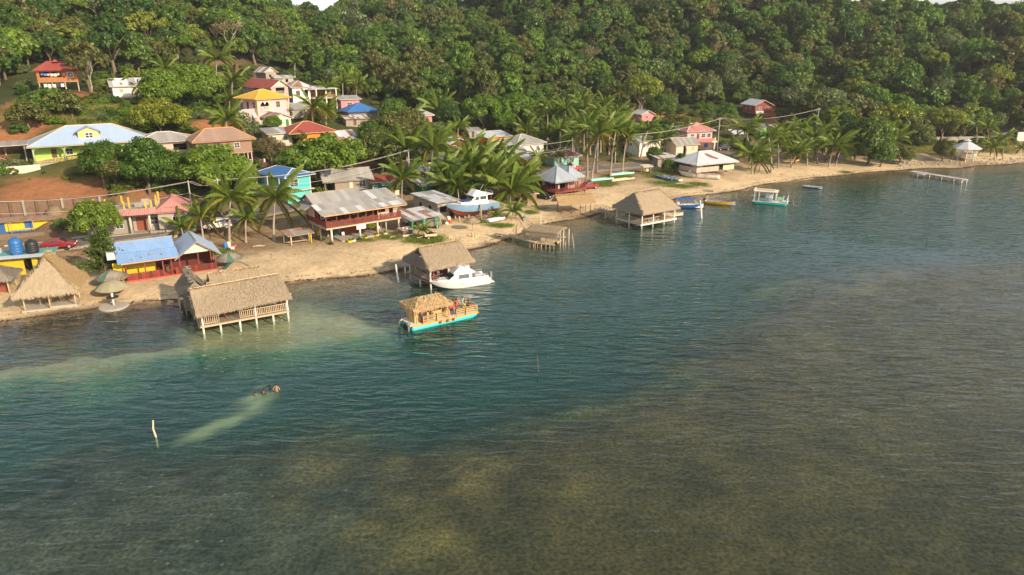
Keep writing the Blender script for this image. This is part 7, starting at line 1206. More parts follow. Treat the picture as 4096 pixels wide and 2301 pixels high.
a_, b_ = gz(3648, 686, .7), gz(3862, 720, .7); d_ = b_ - a_; o = empty('long_dock', (*a_[:2], 0), math.atan2(d_[1], d_[0]), 'pale grey concrete dock on white legs at the right-hand shore', 'dock'); L_ = float(np.hypot(*d_[:2]))
for i in range(14): box(o, 'deck_slab', mat('grey slab', (.46, .42, .36), .9, .15, 2), i * L_ / 14, -1.15, .62, (i + 1) * L_ / 14 - .012, 1.15, .8)
box(o, 'side_landing', MATS['grey slab'], 2.6, -2.5, .6, 4.8, -1.16, .76)
for i in range(5):
    for y in (-.95, .95): box(o, 'leg', WHITEP, .9 + i * (L_ - 1.3) / 4, y - .12, -2, 1.15 + i * (L_ - 1.3) / 4, y + .12, .615)
for i in range(4): MB().bar((1.0 + i * (L_ - 1.3) / 4, -.6, .1), (1.0 + (i + .35) * (L_ - 1.3) / 4, -.6, .6), .1).build('brace', WHITEP, o)
# ------------------------------------------------------------------ utility poles and wires
PC = mat('grey concrete pole', (.42, .39, .34), .85, .12, 3); WIRE = mat('wire', (.45, .42, .36), .6, .05, 3); POLES = {}
for k, u, v, vt, arm, lb in [('a', 775, 885, 712, 0, 'thin utility pole left of the crossarm pole by the mango'), ('b', 888, 868, 706, 1, 'utility pole with crossarm in front of the great mango tree'), ('c', 1640, 748, 590, 1, 'utility pole among the palms behind the tin-roofed restaurant'), ('d', 2388, 690, 534, 1, 'grey utility pole between the four tall roadside palms'), ('e', 2868, 606, 468, 1, 'tall utility pole with lamp arm beside the white cross'), ('f', 3260, 560, 430, 1, 'utility pole with crossarm above the right-hand palms'), ('g', 2310, 655, 580, 0, 'short wooden pole beside the green bungalow'), ('h', 2460, 652, 588, 0, 'grey lamp pole behind the rightmost tall palms')]:
    p = drop(u, v); t = proj(*p)[2]; q = at(u + 2, vt, t); h = q[2] - p[2]; o = empty('utility_pole', p, R(30), lb, 'utility pole', 'utility poles along the coast road'); MB().tube([(0, 0, -.5), (0, 0, h)], [.17, .10], 9).build('pole_shaft', PC, o, True); POLES[k] = np.array([p[0], p[1], p[2] + h])
    if arm:
        MB().box(-.9, -.05, h - .35, .9, .05, h - .22).build('crossarm', PC, o, fix=False)
        for x in (-.8, .8, 0): MB().lathe([(.05, 0), (.07, .1), (.03, .18)], 7).build('insulator', WHITE, o, loc=(x, 0, h - .22 if x else h))
    if k == 'e': MB().tube([(0, 0, h - .1), (.8, -.6, h + .1), (1.5, -1.1, h)], .04, 6).build('lamp_arm', PC, o)
def wire(a, b, label, sag=1.2, off=(0, 0, 0)):
    A, B = Vector(a) + Vector(off), Vector(b) + Vector(off); pts_ = [A.lerp(B, i / 24) - Vector((0, 0, sag * math.sin(math.pi * i / 24))) for i in range(25)]; o = MB().tube([p - A for p in pts_], .032, 4).build('overhead_wire', WIRE, None, loc=A); tag(o, label, 'wire', 'overhead wires')
PL = at(-250, 800, 112)
for i, off in enumerate([(0, 0, -.2), (.5, .4, -.25), (0, 0, -2.2)]):
    for a, b, n1_, n2_ in ((PL, POLES['a'], 'left picture edge', 'thin pole'), (POLES['a'], POLES['b'], 'thin pole', 'crossarm pole'), (POLES['b'], POLES['c'], 'crossarm pole', 'palm-side pole'), (POLES['c'], POLES['d'], 'palm-side pole', 'tall palms'), (POLES['d'], POLES['e'], 'tall palms', 'lamp-arm pole'), (POLES['e'], POLES['f'], 'lamp-arm pole', 'right-hand pole')): wire(a, b, f'{["upper", "middle", "lower"][i]} overhead wire from the {n1_} to the {n2_}', .9 if n1_ == 'thin pole' else 1.3, off)
# ------------------------------------------------------------------ boats
GEL = mat('white gelcoat', (.80, .78, .73), .3, .05, 2, rnd=.02, spec=.5); TEALH = mat('turquoise hull', (.05, .50, .50), .4, .1, 2); YELH = mat('yellow boat paint', (.72, .44, .02), .45, .12, 2); BLUH = mat('blue boat paint', (.03, .12, .30), .45, .15, 2); FADEB = mat('faded blue hull', (.16, .27, .40), .55, .2, 1.5, dirt=((.45, .50, .52), .6)); ANTIF = mat('red antifouling', (.33, .085, .05), .7, .3, 2, dirt=((.20, .12, .08), .6)); GRYI = mat('grey boat inside', (.40, .41, .42), .6, .15, 3); TEALG = mat('teal green hull', (.01, .27, .22), .5, .15, 2); BUOY = mat('orange buoy', (.85, .12, .03), .4, .05, 2); BLKM = mat('black enamel', (.03, .035, .045), .3, .1, 3); CANVB = mat('blue canvas', (.02, .13, .50), .7, .12, 3); BAMB = mat('bamboo', (.58, .40, .17), .6, .25, 6); FLAK = mat('flaking white paint', (.66, .63, .55), .8, .2, 2, dirt=((.30, .23, .15), .9)); STEEL = mat('white rail tube', (.78, .77, .74), .35, .05, 3)
def hull(par, L_, B, z0, z1, draft, m, inner=None, stripe=None, bottom=None, deckz=None, nst=13, fine=2.2, name='hull', tw=.92, rake=.10):
    """stern at x = 0, stem at x = L_; open inside unless deckz is given"""
    S_ = np.linspace(0, 1, nst); sec = []
    for s in S_:
        hb = B / 2 * (tw + (1 - tw) * min(1, s * 2.5)) * (1 - max(0, (s - .4) / .6) ** fine) + .015; zs = z0 + (z1 - z0) * s ** 2; zc = -draft * .15 + (z1 * .62 + draft * .15) * s ** 5; zk = -draft * (1 - s ** 8) + z1 * .1 * s ** 8
        xs, xc, xk = L_ * s, L_ * s * (1 - rake * .35 * s), L_ * s * (1 - rake * s)
        sec.append([(xk, 0, zk), (xc, hb * .84, zc), ((xs + xc) / 2, hb * .95, (zs + zc) / 2), (xs, hb, zs)])
    mb = MB()
    def strip(i, j0, j1, mbx, off=0.0):
        for sg in (1, -1):
            for j in range(j0, j1):
                a, b = sec[i], sec[i + 1]; q = [(a[j][0], sg * (a[j][1] + off), a[j][2]), (b[j][0], sg * (b[j][1] + off), b[j][2]), (b[j + 1][0], sg * (b[j + 1][1] + off), b[j + 1][2]), (a[j + 1][0], sg * (a[j + 1][1] + off), a[j + 1][2])]
                mbx.face(q if sg > 0 else q[::-1])
    for i in range(nst - 1): strip(i, 1 if bottom else 0, 3, mb)
    t = sec[0]; mb.face([(p[0], p[1], p[2]) for p in t] + [(p[0], -p[1], p[2]) for p in t[::-1]][:-1])
    h = mb.build(name, m, par, True, fix=False)
    bm = bmesh.new(); bm.from_mesh(h.data); bmesh.ops.remove_doubles(bm, verts=bm.verts, dist=.0005); bmesh.ops.recalc_face_normals(bm, faces=bm.faces); bm.to_mesh(h.data); bm.free()
    if bottom:
        mb = MB(); [strip(i, 0, 1, mb) for i in range(nst - 1)]; mb.build('bottom', bottom, par, True)
    if stripe:
        mb = MB()
        for i in range(nst - 1):
            for sg in (1, -1):
                q = []
                for k, f in ((i, 0), (i + 1, 0), (i + 1, 1), (i, 1)):
                    a, b = sec[k][2], sec[k][3]; g_ = (.15, .75)[f]; q.append((a[0] + (b[0] - a[0]) * g_, sg * (a[1] + (b[1] - a[1]) * g_ + .012), a[2] + (b[2] - a[2]) * g_))
                mb.face(q)
        mb.build('stripe', stripe, par)
    mb = MB(); dk = MB(); w = min(.1, B * .05)
    for i in range(nst - 1):
        for sg in (1, -1):
            a, b = sec[i][3], sec[i + 1][3]; ia, ib = max(a[1] - w, .005), max(b[1] - w, .005); mb.face([(a[0], sg * a[1], a[2] + .02), (b[0], sg * b[1], b[2] + .02), (b[0], sg * ib, b[2] + .02), (a[0], sg * ia, a[2] + .02)])
            mb.face([(a[0], sg * (a[1] + .02), a[2] - .05), (b[0], sg * (b[1] + .02), b[2] - .05), (b[0], sg * (b[1] + .02), b[2] + .02), (a[0], sg * (a[1] + .02), a[2] + .02)])
        a, b = sec[i][3], sec[i + 1][3]
        if deckz is None:
            fl = .12
            if i < nst - 2: dk.face([(a[0], -a[1] * .8, fl), (b[0], -b[1] * .8, fl), (b[0], b[1] * .8, fl), (a[0], a[1] * .8, fl)])
            for sg in (1, -1): dk.face([(a[0], sg * a[1] * .8, fl), (b[0], sg * b[1] * .8, fl), (b[0], sg * max(b[1] - w, .004), b[2] + .015), (a[0], sg * max(a[1] - w, .004), a[2] + .015)])
        else: dk.face([(a[0], -a[1] + w, a[2] + deckz), (b[0], -max(b[1] - w, 0), b[2] + deckz), (b[0], max(b[1] - w, 0), b[2] + deckz), (a[0], a[1] - w, a[2] + deckz)])
    mb.build('gunwale', inner if isinstance(inner, bpy.types.Material) and False else (stripe or m), par); dk.build('inside' if deckz is None else 'deck', inner or m, par)
    if deckz is None:
        dk2 = MB(); t = sec[0][3]; dk2.box(-.02, -t[1] + w, .1, .06, t[1] - w, t[2] + .02); dk2.build('transom', m, par, fix=False)
    return sec
def thwarts(par, xs, B, z, m):
    for x in xs: MB().box(x - .14, -B / 2 * .86, z, x + .14, B / 2 * .86, z + .05).build('thwart', m, par, fix=False)
def outboard(par, x, y, z, m=BLKM):
    o = MB().lathe([(.10, 0), (.19, .06), (.21, .28), (.17, .46), (.06, .52)], 12).build('outboard_motor', m, par, True, loc=(x, y, z + .25)); o.scale = (1.35, 1, 1); MB().box(-.07, -.06, -.75, .09, .06, .02).build('motor_leg', m, o, fix=False); MB().box(.08, -.12, -.12, .28, .12, .05).build('bracket', STEEL, o, fix=False); MB().lathe([(.02, -.72), (.16, -.70), (.02, -.66)], 10).build('propeller', m, o); return o
def tubes(par, name, runs, r=.025, m=STEEL):
    for q in runs: MB().tube(q, r, 6).build(name, m, par, True)
# white launch
o = empty('white_boat', (-3.6, 98.6, 0), R(207.5), 'white cabin launch with flybridge moored beside the dock hut', 'boat'); WB = o
hull(o, 8.7, 3.0, .85, 1.25, .45, GEL, GEL, None, mat('boot stripe', (.45, .38, .22), .6), .0, fine=2.4, rake=.16)
box(o, 'swim_platform', GEL, -.65, -1.2, .1, -.02, 1.2, .2); box(o, 'cockpit_floor', GRYI, .3, -1.05, .86, 2.7, 1.05, .9)
for y in (-1.12, 1.12): MB().box(.3, y - .1, .88, 2.8, y + .1, 1.22).build('coaming', GEL, o, fix=False)
def loft(par, name, m, st, smooth=False):
    """st: (x, half width below, half width above, z below, z above)"""
    mb = MB(); n = len(st)
    for i in range(n - 1):
        a, b = st[i], st[i + 1]
        for sg in (1, -1): mb.face([(a[0], sg * a[1], a[3]), (b[0], sg * b[1], b[3]), (b[0], sg * b[2], b[4]), (a[0], sg * a[2], a[4])])
        mb.face([(a[0], -a[2], a[4]), (b[0], -b[2], b[4]), (b[0], b[2], b[4]), (a[0], a[2], a[4])]); mb.face([(a[0], -a[1], a[3]), (a[0], a[1], a[3]), (b[0], b[1], b[3]), (b[0], -b[1], b[3])])
    for a in (st[0], st[-1]): mb.face([(a[0], -a[1], a[3]), (a[0], a[1], a[3]), (a[0], a[2], a[4]), (a[0], -a[2], a[4])])
    return mb.build(name, m, par, smooth)
loft(o, 'cabin', GEL, [(2.8, 1.22, 1.1, .9, 2.0), (5.2, 1.15, 1.0, .95, 2.0), (6.35, .95, .92, 1.0, 1.15)]); loft(o, 'foredeck_trunk', GEL, [(6.1, .95, .9, 1.0, 1.3), (7.6, .4, .35, 1.1, 1.28)])
for y, sg in ((1.0, 1), (-1.0, -1)): mb = MB(); mb.face([(3.2, sg * 1.205, 1.30), (4.9, sg * 1.15, 1.32), (4.7, sg * 1.065, 1.86), (3.3, sg * 1.12, 1.86)]); mb.build('side_window', GLASS, o, fix=False)
for y0, y1 in ((-.88, -.32), (-.28, .28), (.32, .88)): mb = MB(); mb.face([(5.30, y0, 1.93), (5.30, y1, 1.93), (6.2, y1 * .97, 1.27), (6.2, y0 * .97, 1.27)]); w_ = mb.build('windscreen_pane', GLASS, o, loc=(.03, 0, .02), fix=False)
box(o, 'cabin_roof', GEL, 2.3, -1.2, 2.0, 5.5, 1.2, 2.08); loft(o, 'flybridge', GEL, [(2.6, 1.05, 1.0, 2.08, 2.3), (4.2, 1.02, .9, 2.08, 2.95), (4.55, 1.0, .85, 2.08, 2.95), (5.45, .95, .9, 2.08, 2.14)]); box(o, 'helm_seat', GEL, 2.9, -.5, 2.3, 3.5, .5, 2.75); box(o, 'engine_box', GRYI, 1.0, -.5, .9, 2.0, .5, 1.4); box(o, 'ladder', STEEL, 2.72, .6, .9, 2.78, .95, 2.0)
tubes(o, 'rail', [[(4.4, -.8, 2.95), (4.3, -.8, 3.3), (4.3, .8, 3.3), (4.4, .8, 2.95)], [(2.6, -.95, 2.2), (2.5, -.95, 2.9), (3.9, -.95, 3.1)], [(2.6, .95, 2.2), (2.5, .95, 2.9), (3.9, .95, 3.1)], [(6.2, 1.0, 1.15), (6.4, .95, 1.75), (8.3, .25, 1.85), (8.4, -.2, 1.85), (6.4, -.95, 1.75), (6.2, -1.0, 1.15)], [(7.4, .6, 1.2), (7.4, .6, 1.8)], [(.35, 1.1, 1.2), (.35, 1.1, 1.5), (2.5, 1.1, 1.5), (2.5, 1.1, 1.2)], [(.35, -1.1, 1.2), (.35, -1.1, 1.5), (2.5, -1.1, 1.5), (2.5, -1.1, 1.2)], [(-.4, .8, .2), (-.4, .8, 1.5), (-.4, .4, 1.5), (-.4, .4, .2)]]); MB().lathe([(.02, 0), (.12, .01), (.12, .02)], 10).build('emblem', mat('orange emblem', (.8, .4, .05), .5), o, loc=(4.4, 1.44, .62), rot=(R(-90), 0, 0))
tag(MB().tube([Vector(loc2w(o, 8.6, 0, 1.2)), Vector(loc2w(DH, .3, .1, .6))], .02, 5).build('mooring_line', STEEL), 'mooring line from white launch bow to the dock hut pile', 'rope')
# thatched tour raft
o = empty('tiki_raft', (-11.7, 79.4, 0), R(33.5), 'thatched party raft with turquoise pontoons, bamboo bar and twin outboards', 'boat'); TK = o; LT = 9.0
for y in (.35, 2.85): 
    po = empty_ = MB().tube([(0, y, .12), (.3, y, .12), (8.0, y, .12), (8.8, y, .28), (9.05, y, .42)], [.36, .38, .38, .28, .08], 10).build('pontoon', TEALH, o, True)
box(o, 'deck_slab', mat('off white deck', (.70, .65, .57), .6, .12, 3), .0, 0, .48, LT, 3.2, .58); 
for b in ((-.03, -.06, .44, LT + .03, -.003, .6), (-.03, 3.203, .44, LT + .03, 3.26, .6), (-.06, -.06, .44, -.003, 3.26, .6), (LT + .003, -.06, .44, LT + .06, 3.26, .6)): box(o, 'edge_trim', YELH, *b)
outboard(o, -.35, .35, .35, mat('grey motor cowl', (.16, .17, .19), .3, .1, 3)); outboard(o, -.35, 2.85, .35, MATS['grey motor cowl'])
me = MB().box(-.11, -.03, 0, .11, .03, 2.1).mesh('bamboo_slat', fix=False); me.materials.append(BAMB)
hb_ = box(o, 'store_frame', DKWOOD, .78, 1.0, .59, 1.7, 3.0, 2.5)
for i in range(4): mobj('bamboo_slat', me, None, o, (.8 + .24 * i, .96, .58)); 
for i in range(9): mobj('bamboo_slat', me, None, o, (.74, 1.0 + .24 * i, .58), (0, 0, R(90)))
box(o, 'bar_counter', DKWOOD, 2.5, 1.05, 1.55, 5.4, 1.45, 1.62); me = MB().box(-.1, -.025, 0, .1, .025, .97).mesh('counter_slat', fix=False); me.materials.append(BAMB)
for i in range(13): mobj('counter_slat', me, None, o, (2.6 + .22 * i, 1.1, .58))
posts(o, [(.8, .5), (3.4, .5), (5.0, .5), (.8, 2.9), (3.4, 2.9), (5.0, 2.9)], .55, 2.6, .05, BAMB)
thatch(o, [[(.1, -.1, 2.4), (5.3, -.1, 2.4), (4.3, 1.6, 3.3), (1.5, 1.6, 3.2)], [(5.3, 3.4, 2.4), (.1, 3.4, 2.4), (1.5, 1.6, 3.2), (4.3, 1.6, 3.3)], [(.1, 3.4, 2.4), (.1, -.1, 2.4), (1.5, 1.6, 3.2)], [(5.3, -.1, 2.4), (5.3, 3.4, 2.4), (4.3, 1.6, 3.3)]], THN, 81, 75, .75, .04, shag=2.4, ridges=[((1.4, 1.6, 3.25), (4.4, 1.6, 3.35))], ridgem=THN)
for a, b in (((1.5, .08), (3.2, .08)), ((3.2, .08), (5.0, .08)), ((6.0, .08), (7.2, .08)), ((7.2, .08), (8.85, .08)), ((8.9, .1), (8.9, 3.0)), ((6.0, 3.1), (8.9, 3.1)), ((1.5, 3.1), (5.5, 3.1))): rail(o, a, b, .58, .95, BAMB, 'rails'); posts(o, [a, b], .58, 1.55, .045, BAMB, 'rail_post', True)
for b in ((6.2, .25, .95, 8.6, .62, 1.0), (6.2, 2.55, .95, 8.6, 2.95, 1.0), (8.35, .7, .95, 8.7, 2.5, 1.0)): box(o, 'bench', BAMB, *b)
for i, x in enumerate((3.7, 4.65, 5.45)): MB().lathe([(.03, -.2), (.14, -.12), (.17, .02), (.12, .15), (.03, .2)], 12).build('fender_buoy', BUOY, o, True, loc=(x, -.24, .46))
for i in range(7): box(o, 'hull_lettering', WHITE if i > 2 else YELH, 4.15 + i * .16, -.06, .2, 4.24 + i * .16, -.04, .36)
MB().lathe([(.15, 0), (.17, .05), (.17, .45), (.07, .6)], 10).build('water_bottle', TBL, o, True, loc=(1.75, .9, .58)); tubes(o, 'boarding_ladder', [[(5.1, -.1, .2), (5.1, -.05, 1.0), (5.1, .2, 1.0)], [(5.45, -.1, .2), (5.45, -.05, 1.0), (5.45, .2, 1.0)]]); box(o, 'cool_box', REDC, 1.5, .2, .59, 1.95, .6, 1.0)
def place(u, v, z, yaw, name, label, cat='boat', group=None): return empty(name, gz(u, v, z) if z is not None else drop(u, v), R(yaw), label, cat, group)
# boats by the crossed-rail pavilion
o = place(2690, 828, 0, -12, 'canopy_boat', 'dark blue open boat with bright blue canopy behind the pavilion'); hull(o, 6.2, 1.7, .55, 1.0, .25, BLUH, GEL, None); thwarts(o, (1.6, 2.4, 3.2, 4.0), 1.6, .5, GEL); box(o, 'console', GEL, .9, -.3, .2, 1.4, .3, 1.2); mb = MB()
for i in range(6):
    y0, y1 = -.85 + i * .283, -.85 + (i + 1) * .283; z0, z1 = [1.75 + .18 * math.cos(y / .85 * 1.4) for y in (y0, y1)]; mb.face([(.6, y0, z0), (4.2, y0, z0), (4.2, y1, z1), (.6, y1, z1)]); mb.face([(.6, y0, z0 - .03), (.6, y1, z1 - .03), (4.2, y1, z1 - .03), (4.2, y0, z0 - .03)])
mb.build('canopy', CANVB, o, fix=False); tubes(o, 'canopy_frame', [[(.8, s, .5), (.8, s, 1.75)] for s in (-.8, .8)] + [[(5.2, s * .6, .8), (4.1, s, 1.75)] for s in (-.8, .8)]); outboard(o, -.25, 0, .35)
o = place(2615, 868, 0, 8, 'striped_boat', 'white open boat with yellow stripe tucked beside the pavilion'); hull(o, 6.0, 1.5, .5, .8, .2, GEL, GRYI, YELH); thwarts(o, (1.4, 2.8, 4.0), 1.4, .42, GRYI)
o = place(2820, 812, 0, -27, 'yellow_boat', 'bright yellow open skiff with grey inside on the water'); hull(o, 6.3, 1.7, .5, .85, .25, YELH, GRYI, None); thwarts(o, (1.3, 2.6, 3.9), 1.6, .42, GRYI); tubes(o, 'stern_frame', [[(.4, -.6, .4), (.4, -.6, 1.6), (.4, .6, 1.6), (.4, .6, .4)]]); outboard(o, -.2, 0, .3)
o = place(3212, 748, 0, -45, 'blue_skiff', 'little blue and white skiff floating alone toward the right'); hull(o, 4.6, 1.1, .38, .6, .15, BLUH, GEL, GEL); thwarts(o, (1.2, 2.4), 1.0, .32, GEL)
# teal houseboat
o = place(3010, 812, 0, -24, 'teal_houseboat', 'white and teal pontoon houseboat with flat roof', 'boat')
for y in (-.15, 2.3): MB().tube([(0, y, .05), (.6, y, .08), (6.3, y, .08), (6.9, y, .05)], [.2, .36, .36, .3], 8).build('pontoon', TEALG, o, True)
box(o, 'deck_slab', FLAK, -.1, -.4, .42, 7.0, 2.6, .55); posts(o, [(.3, -.3), (1.2, -.3), (4.6, -.3), (4.6, 2.5), (.3, 2.5)], .5, 2.6, .09, WHITE, sq=True); box(o, 'roof_panel', FLAK, 0, -.5, 2.6, 4.9, 2.7, 2.7); box(o, 'roof_beam', WHITE, .0, -.5, 2.72, .3, 2.7, 2.95); box(o, 'roof_cover', TAN, .4, .6, 2.71, 4.2, 1.8, 2.95); box(o, 'cabin_box', GEL, 2.5, .2, .56, 3.9, 1.4, 2.3); box(o, 'bow_shelf', WHITE, -.6, .2, 1.4, .6, 2.0, 1.5); box(o, 'locker', LGREEN, 4.9, 1.2, .56, 5.9, 2.0, 1.3); box(o, 'stern_panel', LGREEN, 6.7, -.2, .56, 6.78, .9, 1.35)
for a, b in (((.3, -.35), (4.6, -.35)), ((4.6, 2.5), (6.9, 2.5)), ((.3, 2.5), (4.6, 2.5))): rail(o, a, b, .55, .75, mat('teal rail paint', (.03, .22, .30), .6, .1, 3), 'rails')
posts(o, [(6.85, -.3), (6.85, 2.5), (6.0, 2.5)], .5, 1.6, .07, WHITE, 'rail_post', True)
# grounded cruiser
b_ = gz(1998, 848, 1.6); o = empty('grounded_cruiser', (b_[0] - .8, b_[1] + 1.3, b_[2] + .9), R(216), 'old blue and white cabin cruiser propped up on land', 'boat'); GC = o
hull(o, 11.2, 3.4, 1.0, 1.75, 1.0, FADEB, GEL, None, ANTIF, .0, fine=2.6, rake=.12); loft(o, 'trunk_cabin', GEL, [(2.4, 1.25, 1.2, 1.0, 1.6), (6.2, 1.2, 1.1, 1.1, 1.7), (8.2, .8, .7, 1.3, 1.75)]); loft(o, 'wheelhouse', GEL, [(2.6, 1.15, 1.1, 1.55, 2.7), (5.2, 1.1, 1.0, 1.6, 2.7), (6.2, 1.0, .95, 1.65, 1.75)])
for sg in (1, -1):
    mb = MB(); mb.face([(2.9, sg * 1.165, 1.9), (4.2, sg * 1.15, 1.9), (4.2, sg * 1.12, 2.5), (2.9, sg * 1.14, 2.5)]); mb.face([(4.5, sg * 1.14, 1.9), (5.4, sg * 1.09, 1.95), (5.1, sg * 1.06, 2.5), (4.5, sg * 1.1, 2.5)]); mb.build('side_window', GLASS, o, fix=False)
mb = MB(); mb.face([(5.27, -.9, 2.6), (5.27, .9, 2.6), (6.08, .9, 1.85), (6.08, -.9, 1.85)]); mb.build('windscreen', GLASS, o, loc=(.03, 0, .02), fix=False); box(o, 'roof_deck', GEL, 1.4, -1.35, 2.7, 5.9, 1.35, 2.8); loft(o, 'flybridge', GEL, [(3.0, 1.15, 1.1, 2.8, 3.1), (4.6, 1.1, .95, 2.8, 3.75), (4.9, 1.1, .9, 2.8, 3.75), (5.8, 1.05, 1.0, 2.8, 2.86)]); tubes(o, 'rail', [[(1.5, -1.2, 2.8), (1.5, -1.2, 3.2), (1.5, 1.2, 3.2), (1.5, 1.2, 2.8)], [(8.2, 1.1, 1.5), (8.4, 1.1, 2.1), (11.2, .1, 2.4), (8.4, -1.1, 2.1), (8.2, -1.1, 1.5)], [(3.6, 0, 3.3), (3.0, .4, 4.6)]]); MB().bar((11.0, 0, 1.75), (12.0, 0, 1.6), .25, .08).build('bow_plank', TAN, o); box(o, 'bow_tarpaulin', BLUET, 6.4, -.7, 1.72, 7.8, .8, 1.95)
for i in range(12): box(o, 'hull_lettering', TAN, 8.5 + i * .14, 1.06 - i * .07, 1.18, 8.58 + i * .14, 1.16 - i * .07, 1.30)
for i, x in enumerate((1.5, 4.0, 6.5, 8.6)):
    for y in (-.7, .7): box(o, 'support_block', WOOD, x, y - .12, -2.4, x + .25, y + .12, -.75)
MB().tube([(4.8, 2.3, -2.2), (4.8, 2.0, 1.3)], [.18, .16], 8).build('prop_pole', WOOD, o, True)
# wrecked white boat and skiffs on the sand
p = drop(2885, 722); o = empty('wrecked_boat', p + np.array([0, 1.2, .25]), R(164), 'derelict flaking white fishing boat beached beside the restaurant', 'boat'); hull(o, 10.0, 2.6, 1.0, 1.55, .25, FLAK, WOOD, None, None, .0, fine=2.6); loft(o, 'wheelhouse', FLAK, [(4.6, .9, .85, 1.1, 2.9), (6.4, .85, .8, 1.15, 2.9)]); loft(o, 'fore_cabin', GEL, [(6.45, .8, .6, 1.15, 2.2), (7.6, .7, .5, 1.2, 1.7)]); box(o, 'wheelhouse_roof', FLAK, 4.2, -1.05, 2.9, 6.9, 1.05, 3.0); MB().bar((3.2, 1.6, -.3), (2.6, 1.45, 3.2), .1).build('leaning_pole', WOOD, o)
for u, v, yaw, L_, m1, lb in [(2690, 726, 128, 6.2, BLUH, 'grey and blue beached skiff nearest the stand'), (2722, 728, 126, 6.2, FLAK, 'pale grey beached skiff beside the blue one')]:
    p = drop(u, v); o = empty('beached_skiff', p + np.array([0, 0, .2]), R(yaw), lb, 'boat'); hull(o, L_, 1.5, .45, .7, .18, m1, GRYI, None); thwarts(o, (1.4, 2.8), 1.4, .38, GRYI)
for u, v, yaw, L_, m1, lb in [(2360, 727, 30, 7.0, mat('pale turquoise canoe', (.30, .62, .52), .6, .15, 2), 'upturned pale turquoise canoe under the leaning palm'), (2440, 705, 30, 7.5, MATS['pale turquoise canoe'], 'second turquoise canoe behind the orange one'), (2443, 728, 32, 7.4, mat('faded orange canoe', (.66, .42, .25), .7, .2, 2), 'faded orange canoe lying by the tall palms'), (1948, 890, 42, 4.4, GEL, 'white skiff lying upside down on the grass')]:
    p = drop(u, v); o = empty('upturned_canoe', p + np.array([0, 0, .55]), R(yaw), lb, 'boat'); sub = empty('canoe_tilt', (0, 0, 0)); bpy.data.objects.remove(sub); 
    hull(o, L_, 1.0 if L_ > 5 else 1.5, .45, .5, .12, m1, m1, None, rake=.3); o.rotation_euler = (R(172), 0, R(yaw))
p = drop(3340, 640); o = empty('beached_skiff', p + np.array([0, 0, .9]), R(-20), 'small pale blue skiff lying under the right-hand palms', 'boat'); hull(o, 3.6, 1.1, .4, .5, .12, mat('pale blue boat', (.25, .45, .58), .6, .1, 2), GEL, None)
p = drop(3135, 655); o = empty('beached_skiff', p + np.array([0, 0, .5]), R(10), 'yellow and white skiff in palm shade on the right beach', 'boat'); hull(o, 4.6, 1.2, .45, .6, .12, GEL, YELH, YELH)
